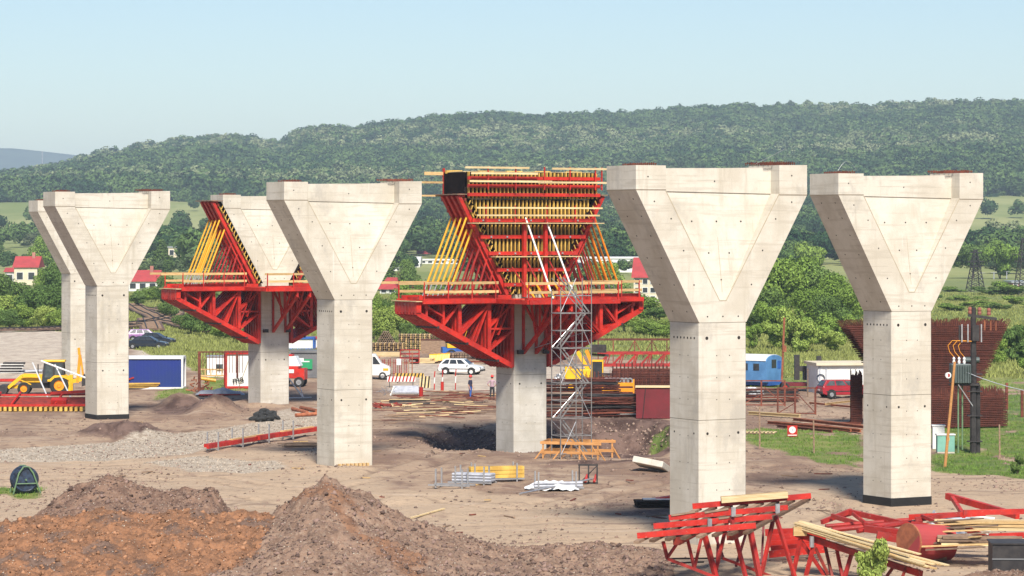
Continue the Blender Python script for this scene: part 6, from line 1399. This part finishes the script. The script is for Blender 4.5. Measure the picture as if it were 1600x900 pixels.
# red tubes and bars piled behind
def redbar(a,b,w_,m='red_steel_worn',lab='red steel bar in the tangle behind the pale planks',g='red bars of the tangle',tube=True):
    A=A3(a);B=A3(b); o=(MB().tube((0,0,0),B-A,w_/2,8) if tube else MB().bar((0,0,0),B-A,w_,w_*1.3)).build('steel_bar',m); o.location=A; return tag(o,lab,'steel bar',g)
for a,b,w_,tb in[((1284,816,122),(1330,798,123),.14,0),((1300,806,122),(1365,826,120),.14,0),((1328,800,122),(1412,818,120),.16,0),((1332,802,120),(1358,822,119),.1,0),((1290,822,120),(1420,812,121),.16,1),((1300,828,119),(1425,816,120),.2,1),((1340,830,118),(1440,814,120),.18,1),((1300,812,123),(1345,800,123),.1,1),((1352,826,118),(1415,834,117),.2,0),((1370,836,117),(1405,842,117),.24,0),((1430,812,119),(1500,803,119),.14,0),((1440,806,119),(1468,818,118),.1,0),((1425,818,119),(1480,826,118),.2,1),((1350,819,119),(1450,838,118),.12,0)]: redbar(a,b,w_,tube=bool(tb))
for i,(y0,y1) in enumerate([(832,829),(840,838),(850,846),(858,853),(866,858)]): redbar((1196+i*3-6*(i>3),y0,118-i*.5),(1290,y1,117.5-i*.5),.2,'red_steel','red steel waler in the stack seen between the two trestles','red walers between the trestles',False)
p=A3((1420,842,115.5)); t=thing('red_drum','rust-red round steel form lying on its side among the planks','drum',(p.x,p.y,p.z-.1),R(0)); m_=MB(); m_.tube((0,0,0),(1.6,.9,-.15),.68,28); m_.build('shell','red_tile',t); MB().tube((-.02,-.01,0),(.04,.03,0),.71,28).build('rim','rusty_orange',t); MB().box((.9,.7,-.55),(1.2,.8,.4)).build('cradle','old_timber',t)
# board stack right of the drum
for k,(px,py,Y_,n,L_,m_,lab) in enumerate([(1545,812,117,9,3.6,'timber','upper stack of yellow boards at the right edge'),(1530,836,115,8,3.0,'old_timber','lower stack of dark boards at the right edge')]):
    p=A3((px,py+16,Y_)); t=thing('board_stack',lab,'board stack',(p.x,p.y,p.z),R(-4),'board stacks at the right edge')
    for i in range(n): MB().box((r4.uniform(-.3,.2),-.25+(i%3)*.28,.06+(i//3)*.13),(L_,.25,.1),rz=r4.uniform(-.05,.05)).build('board',m_ if i%4 else 'pale_timber',t)
for i in range(9):
    a=(1440+r4.uniform(-8,30),816+i*5.4,117-i*.3); b=(1530+r4.uniform(-10,40),810+i*5.6,116-i*.3); A=A3(a);B=A3(b); o_=MB().bar((0,0,0),B-A,.2,.05).build('loose_board','timber' if i%2 else 'old_timber'); o_.location=A; tag(o_,'short board in the jumbled pile between the drum and the board stacks','board','jumbled boards by the drum')
for i,(a,b) in enumerate([((1505,801,118.5),(1600,799,118.5)),((1420,808,119.5),(1540,802,119)),((1500,822,117),(1545,842,116)),((1545,838,115),(1600,836,115))]): redbar(a,b,.16,'red_steel','red steel bar lying across the boards at the right edge','red bars at the right edge',False)
# grey form panel with steel ribs
p=GY(1492,127); t=thing('leaning_form','grey form panel with silver ribs tilted beside the black pier footing','formwork panel',(p.x,p.y,p.z+.15),0,rot=(R(38),R(6),R(-20)))
MB().b2((-1.1,-.6,0),(.7,.9,.12)).build('plywood','grey_pipe',t); MB().b2((-1.15,-.65,-.04),(-1.05,.95,.2)).build('edge','galvanised',t)
for i in range(7): MB().tube((.5,-.55+i*.24,.2),(1.5,-.5+i*.24,.2),.06,8).build('rib','white_paint',t)
redbar((1480,775,127),(1590,806,122),.2,'red_steel','long red bar sloping over the grey form panel to the right','red bars over the grey panel',False); redbar((1488,778,126),(1506,806,122),.14,'red_steel','short red bar crossing the end of the grey form panel','red bars over the grey panel',False)
p=A3((1585,858,109)); t=thing('metal_box','dark grey steel box at the right edge, in front of the board stacks','metal box',(p.x,p.y,0),R(-3)); MB().b2((-.85,-.6,.1),(1.6,.9,1.5)).build('wall','dark_steel',t); MB().b2((-.87,-.63,.95),(1.6,-.6,1.0)).build('seam','grey_container',t); MB().b2((-.9,-.65,1.5),(1.6,.95,1.55)).build('rim','dark_steel',t)
# ================= buildings =================
def roofed(label,px0,px1,yw,ybase,Y,depth,hr,wall,roof,rz=0,gable='x',nwin=4,rows=1,name='house',group=None):
    """px0..px1 width, yw eaves row, ybase foot row in the photograph; hr roof height in metres"""
    s=FPX/Y; b=GY((px0+px1)/2,Y); W=(px1-px0)/s; H=EYE-(yw-HOR)/s-b.z; t=thing(name,label,'house' if name=='house' else 'building',b,rz,group)
    MB().b2((-W/2,0,-1),(W/2,depth,H)).build('wall',wall,t)
    rf=MB()
    if gable=='x': rf.prism([(-.4,H),(depth/2,H+hr),(depth+.4,H)],(-W/2-.4,0,0),(0,1,0),(0,0,1),(1,0,0),W+.8)
    elif gable=='y': rf.prism([(-W/2-.4,H),(0,H+hr),(W/2+.4,H)],(0,-.4,0),(1,0,0),(0,0,1),(0,1,0),depth+.8)
    elif gable=='barrel': rf.prism([(depth/2-depth/2*math.cos(R(a)),H+hr*math.sin(R(a))) for a in range(0,181,20)],(-W/2-.2,0,0),(0,1,0),(0,0,1),(1,0,0),W+.4)
    else: rf.b2((-W/2-.3,-.3,H),(W/2+.3,depth+.3,H+.4))
    rf=rf.build('roof',roof,t)
    if gable in 'xy' and W<30: MB().b2((W*.18,depth*.4,H+hr*.3),(W*.18+.7,depth*.4+.7,H+hr+.9)).build('chimney','pink_brick',rf)
    for r in range(rows):
        for i in range(nwin):
            x=-W/2+W*(i+.5)/nwin; z=H*(r+.5)/rows+.1; ww=min(.7,W/nwin*.3); hh=min(.8,H/rows*.27)
            f=MB().b2((x-ww-.1,-.06,z-hh-.1),(x+ww+.1,-.02,z+hh+.1)).build('window','white_paint',t); MB().b2((x-ww,-.09,z-hh),(x+ww,-.06,z+hh)).build('pane','dark_glass',f)
    return t
roofed('cream house with a bright red roof above the trees at the left edge',22,58,418,440,700,9,2.6,'cream_wall','red_tile',nwin=2)
roofed('white annex with a small red roof left of the cream house',8,22,425,444,705,6,1.0,'white_paint','red_tile',nwin=1)
roofed('long low white building with blue panels far off at the left',13,42,391,396,1250,10,.6,'white_paint','galvanised',gable='flat',nwin=4)
roofed('white flat-roofed block behind the slim poplars, left one',228,262,386,400,1040,12,.5,'white_paint','galvanised',gable='flat',nwin=3,rows=2)
roofed('white block with a darker top right of the slim poplars',263,284,387,409,980,10,.5,'cream_wall','galvanised',gable='flat',nwin=2,rows=2)
roofed('long red-roofed house by the railway trees, right of the double pier',200,246,440,447,640,9,2.4,'white_paint','red_tile',nwin=3)
roofed('red-roofed white house right of the free pier',592,620,452,462,620,8,2.4,'white_paint','red_tile',rz=R(-25),nwin=2)
roofed('white barrel-roofed warehouse right of the free pier',615,656,412,422,1000,24,2.3,'white_paint','white_paint',gable='barrel',nwin=5)
roofed('long pale low hall in front of the barrel-roofed warehouse',604,648,419,428,930,10,.5,'white_paint','galvanised',gable='flat',nwin=6)
roofed('white flat hall behind the yellow props of the formed pier',656,742,407,420,1050,20,.5,'white_paint','white_paint',gable='flat',nwin=8)
roofed('long white hall high behind the village',640,742,346,356,1640,26,1.2,'white_paint','cream_wall',nwin=12)
for i,(a,b,yw,Y,rf,wl,lab) in enumerate([(662,682,377,1330,'brown_tile','pink_brick','brick house with brown roof, highest of the village'),(648,668,384,1300,'brown_tile','cream_wall','grey-brown roofed house in the village middle'),(632,650,392,1260,'red_tile','white_paint','small white house with orange-red roof in the village'),(655,672,389,1270,'red_tile','cream_wall','red hipped house right of the small white one'),(652,676,400,1200,'red_tile','pink_brick','long red-roofed house lowest in the village'),(676,690,396,1240,'brown_tile','white_paint','white house at the right end of the village'),(618,632,397,1230,'red_tile','white_paint','white gabled house at the left end of the village'),(700,714,384,1340,'brown_tile','cream_wall','brown-roofed house behind the yellow props')]):
    roofed(lab,a,b,yw,yw+8,Y,8,2.2,wl,rf,gable='y' if i%3==0 else 'x',nwin=2,group='village houses')
roofed('long white industrial hall between the formed pier and the nearest pier',885,1010,404,415,900,25,1.0,'white_paint','white_paint',gable='flat',nwin=9)
roofed('cream apartment block with a red roof partly behind the nearest pier',990,1062,434,482,540,12,3.6,'cream_wall','red_tile',rz=R(-6),nwin=6,rows=3,name='apartment_block')
roofed('long pale building right of the lattice pylon',1545,1585,441,452,860,14,.4,'white_paint','cream_wall',gable='flat',nwin=5,rows=1)
roofed('pink brick building with tall windows at the right edge',1582,1622,442,468,700,12,.5,'pink_brick','galvanised',gable='flat',nwin=4,rows=2)
roofed('low dark shed left of the long pale building',1515,1546,449,454,880,6,.3,'brown_tile','galvanised',gable='flat',nwin=0)
# pylons and poles
def pylon(label,px,ytop,Y,w=3.4,arms=(.93,.72,.6),m='dark_steel',g='lattice pylons'):
    s=FPX/Y; b=GY(px,Y); H=EYE-(ytop-HOR)/s-b.z; t=thing('lattice_pylon',label,'pylon',b,R(12),g); mb=MB(); r=.04+Y*.00009
    for x in(-1,1):
        for y in(-1,1): mb.bar((x*w/2,y*w/2,0),(x*.25,y*.25,H),r*1.6)
    n=9
    for i in range(n):
        a=w/2+(.25-w/2)*i/n; c=w/2+(.25-w/2)*(i+1)/n; za=H*i/n; zc=H*(i+1)/n
        for y0 in(-1,1): mb.bar((-a,y0*a,za),(c,y0*c,zc),r).bar((a,y0*a,za),(-c,y0*c,zc),r)
        for x0 in(-1,1): mb.bar((x0*a,-a,za),(x0*c,c,zc),r)
    mb.build('mast','dark_steel' if m!='galvanised' else 'grey_container',t)
    for k,f in enumerate(arms): L_=H*.16*(1 if k!=1 else 1.35); MB().bar((-L_,0,H*f),(L_,0,H*f),r*1.6).build('cross_arm',m,t)
pylon('dark lattice pylon in front of the long pale building, right',1524,390,640,3.2)
pylon('dark lattice pylon cut by the right picture edge',1599,372,600,3.2)
pylon('thin grey lattice pylon on the meadow between the near piers',1318,404,1150,2.4,m='galvanised')
for px,yt,Y_,lab in((1256,368,1700,'left thin pole on the slope between the near piers'),(1270,371,1700,'middle thin pole on the slope between the near piers'),(1276,352,1800,'right taller pole on the slope between the near piers'),(538,264,2400,'thin pole above the free pier, left one'),(547,264,2400,'thin pole above the free pier, right one'),(66,236,3200,'lone thin mast on the left ridge'),(1534,426,800,'street lamp left of the long pale building'),(1553,425,800,'street lamp right behind the lattice pylon'),(1573,424,800,'street lamp above the pink brick building')):
    b=GY(px,Y_); H=EYE-(yt-HOR)*Y_/FPX-b.z; t=thing('power_pole' if 'lamp' not in lab else 'street_lamp',lab,'pole' if 'lamp' not in lab else 'street lamp',b,0,'poles in the distance'); MB().tube((0,0,0),(0,0,H),.0001*Y_+.04,5).build('shaft','grey_pipe',t); MB().bar((-.8,0,H*.97),(.8,0,H*.97),.0001*Y_).build('arm','grey_pipe',t)
# railway tracks
mat('sleeper_brown',(.15,.09,.065),(.09,.055,.042),s=2,rough=.95,kind='World')
def track(label,pts,g=1.435,n=60,back=0):
    P=[Vector((*gp(*p),0)) for p in pts]
    # smooth by Catmull
    Q=[]
    for i in range(len(P)-1):
        p0=P[max(i-1,0)];p1=P[i];p2=P[i+1];p3=P[min(i+2,len(P)-1)]
        for k in range(12):
            f=k/12; Q.append(.5*((2*p1)+(p2-p0)*f+(2*p0-5*p1+4*p2-p3)*f*f+(3*p1-p0-3*p2+p3)*f**3))
    Q.append(P[-1]); 
    for q in Q: q.z=gzs(q.x,q.y)+.5
    c=Q[0].copy(); t=thing('railway_track',label,'railway track',c,0,'railway tracks'); nrm=[]
    for i in range(len(Q)): d=(Q[min(i+1,len(Q)-1)]-Q[max(i-1,0)]).normalized(); nrm.append(Vector((-d.y,d.x,0)).normalized())
    for s in(-1,1):
        mb=MB(); L_=[q+nn*s*g/2-c for q,nn in zip(Q,nrm)]
        for a,b in zip(L_,L_[1:]): mb.bar(a,b,.12,.17)
        mb.build('rail','dark_steel',t)
    sl_=MB(); bl=MB()
    for a,b,nn in zip(Q,Q[1:],nrm):
        k=max(1,int((b-a).length/.9))
        for j in range(k): m_=a.lerp(b,(j+.5)/k)-c; sl_.bar(m_-nn*1.25-Vector((0,0,.12)),m_+nn*1.25-Vector((0,0,.12)),.26,.14)
        bl.bar(a-c-Vector((0,0,.22)),b-c-Vector((0,0,.22)),3.2,.22)
    sl_.build('sleepers','old_timber',t); bl.build('ballast','sleeper_brown',t)
track('railway track crossing the yard edge at the far left',[(-260,526),(-60,521),(60,518),(160,515),(215,512)])
track('railway track curving away between the bushes, left branch',[(204,478),(222,486),(240,496),(258,503),(300,514),(340,522)])
track('railway track bending back at a sharp curve, right branch',[(205,510),(232,505),(252,501),(268,496),(272,491),(262,487),(236,483)])
track('short straight track running towards the car lot',[(231,500),(234,508),(238,518)])
# ================= people =================
def person(label,px,py,rz,shirt,trous,pose):
    b=G(px,py); t=thing('person',label,'person',b,rz)
    V=[];E=[];Rr=[]
    def jn(p,r,par=None):
        V.append(p);Rr.append(r); i=len(V)-1
        if par is not None:E.append((par,i))
        return i
    pel=jn((0,0,.95),.15); w1=jn((0,0,1.10),.145,pel); ch=jn((0,.01,1.30),.165,w1); sh=jn((0,.01,1.44),.12,ch); nk=jn((0,0,1.53),.055,sh); hd0=jn((0,-.01,1.60),.075,nk); hd=jn((0,-.02,1.69),.092,hd0); jn((0,-.01,1.75),.075,hd)
    hands=[]
    for s in(-1,1):
        hp=jn((s*.1,0,.88),.105,pel); st=(.10 if s>0 else -.08) if pose=='stand' else s*.03
        kn=jn((s*.12,-.02+st*.6,.50),.07,hp); an=jn((s*.13,st,.10),.048,kn); jn((s*.14,st-.15,.045),.042,an)
        so_=jn((s*.19,.01,1.41),.065,sh)
        if pose=='hip' : el=jn((s*.36,.10,1.18),.045,so_); wr=jn((s*.20,.02,1.0),.032,el); hh=(s*.14,-.05,.97)
        else: el=jn((s*.26,.02,1.14),.045,so_); wr=jn((s*.26,-.08,.90),.032,el); hh=(s*.26,-.11,.82)
        pa=jn(hh,.036,wr); d=Vector(hh)-Vector(V[wr]); d.normalize(); sd_=Vector((0,1,0)).cross(d); sd_.normalize()
        for f in range(4):
            q=Vector(hh)+Vector((0,(f-1.5)*.02,0))+d*.045; k1=jn(tuple(q),.0095,pa); q2=q+d*(.03+.006*(1.5-abs(f-1.5)))+sd_*.008; k2=jn(tuple(q2),.009,k1); jn(tuple(q2+d*.02+sd_*.014),.008,k2)
        th=Vector(hh)+Vector((0,-.035,0)); k1=jn(tuple(th),.011,pa); jn(tuple(th+Vector((0,-.02,0))+d*.03),.0095,k1)
    me=bpy.data.meshes.new('body'); me.from_pydata(V,E,[]); o_=bpy.data.objects.new('body',me); C.objects.link(o_); o_.parent=t
    md=o_.modifiers.new('skin','SKIN'); md.use_smooth_shade=True; 
    for i,r in enumerate(Rr): me.skin_vertices[0].data[i].radius=(r,r*(.8 if i<4 else 1)); 
    me.skin_vertices[0].data[0].use_root=True
    ss=o_.modifiers.new('subdivision','SUBSURF'); ss.levels=1; ss.render_levels=1
    # body colouring by height: skin, shirt, trousers
    m,nt,bb=newmat('clothed_'+shirt); tc=nt.nodes.new('ShaderNodeTexCoord'); sx=nt.nodes.new('ShaderNodeSeparateXYZ'); nt.links.new(tc.outputs['Object'],sx.inputs[0])
    def gt(v): 
        x=nt.nodes.new('ShaderNodeMath'); x.operation='GREATER_THAN'; nt.links.new(sx.outputs[2],x.inputs[0]); x.inputs[1].default_value=v; return x.outputs[0]
    cl=lambda n: M[n].node_tree.nodes['Principled BSDF'] 
    cols={'shirt_navy':(.03,.03,.06),'shirt_mauve':(.42,.28,.32),'trousers_blue':(.04,.11,.38),'trousers_black':(.03,.03,.035)}
    col=mixc(nt,gt(.98),cols[trous],cols[shirt]); col=mixc(nt,gt(1.50),col,(.52,.28,.18)); col=mixc(nt,gt(.085),(.04,.03,.025),col)
    ax=nt.nodes.new('ShaderNodeMath'); ax.operation='ABSOLUTE'; nt.links.new(sx.outputs[0],ax.inputs[0]); a2=nt.nodes.new('ShaderNodeMath'); a2.operation='GREATER_THAN'; nt.links.new(ax.outputs[0],a2.inputs[0]); a2.inputs[1].default_value=.215
    lt=nt.nodes.new('ShaderNodeMath'); lt.operation='LESS_THAN'; nt.links.new(sx.outputs[2],lt.inputs[0]); lt.inputs[1].default_value=1.16; mm=nt.nodes.new('ShaderNodeMath'); mm.operation='MULTIPLY'; nt.links.new(a2.outputs[0],mm.inputs[0]); nt.links.new(lt.outputs[0],mm.inputs[1])
    col=mixc(nt,mm.outputs[0],col,(.52,.28,.18)); nt.links.new(col,bb.inputs['Base Color']); bb.inputs['Roughness'].default_value=.85; me.materials.append(m)
    hp=MB(); hp.lathe([(.145,0),(.118,.02),(.118,.06),(.10,.11),(.055,.145),(.001,.155)],(0,-.01,1.735),16); hp.box((0,-.14,1.74),(.16,.08,.012)); hp.build('hard_hat','helmet_red',t,smooth=False)
    MB().lathe([(.001,-.08),(.07,-.06),(.09,0),(.085,.05)],(0,.025,1.70),12).build('hair','hair_brown',t)
    MB().box((0,-.108,1.675),(.02,.03,.045)).build('nose','skin',t)
    for s in(-1,1): MB().tube((s*.035,-.097,1.70),(s*.035,-.107,1.70),.01,6).build('eye','black_film',t); MB().box((s*.093,0,1.685),(.02,.03,.06)).build('ear','skin',t)
    MB().box((0,-.098,1.635),(.045,.012,.012)).build('mouth','red_tile',t)
    return t
person('person in a red hard hat, navy top and blue trousers, standing beside the board heap',735,624,R(60),'shirt_navy','trousers_blue','stand')
person('person in a red hard hat, mauve shirt and black trousers, hands on hips',769,624,R(170),'shirt_mauve','trousers_black','hip')
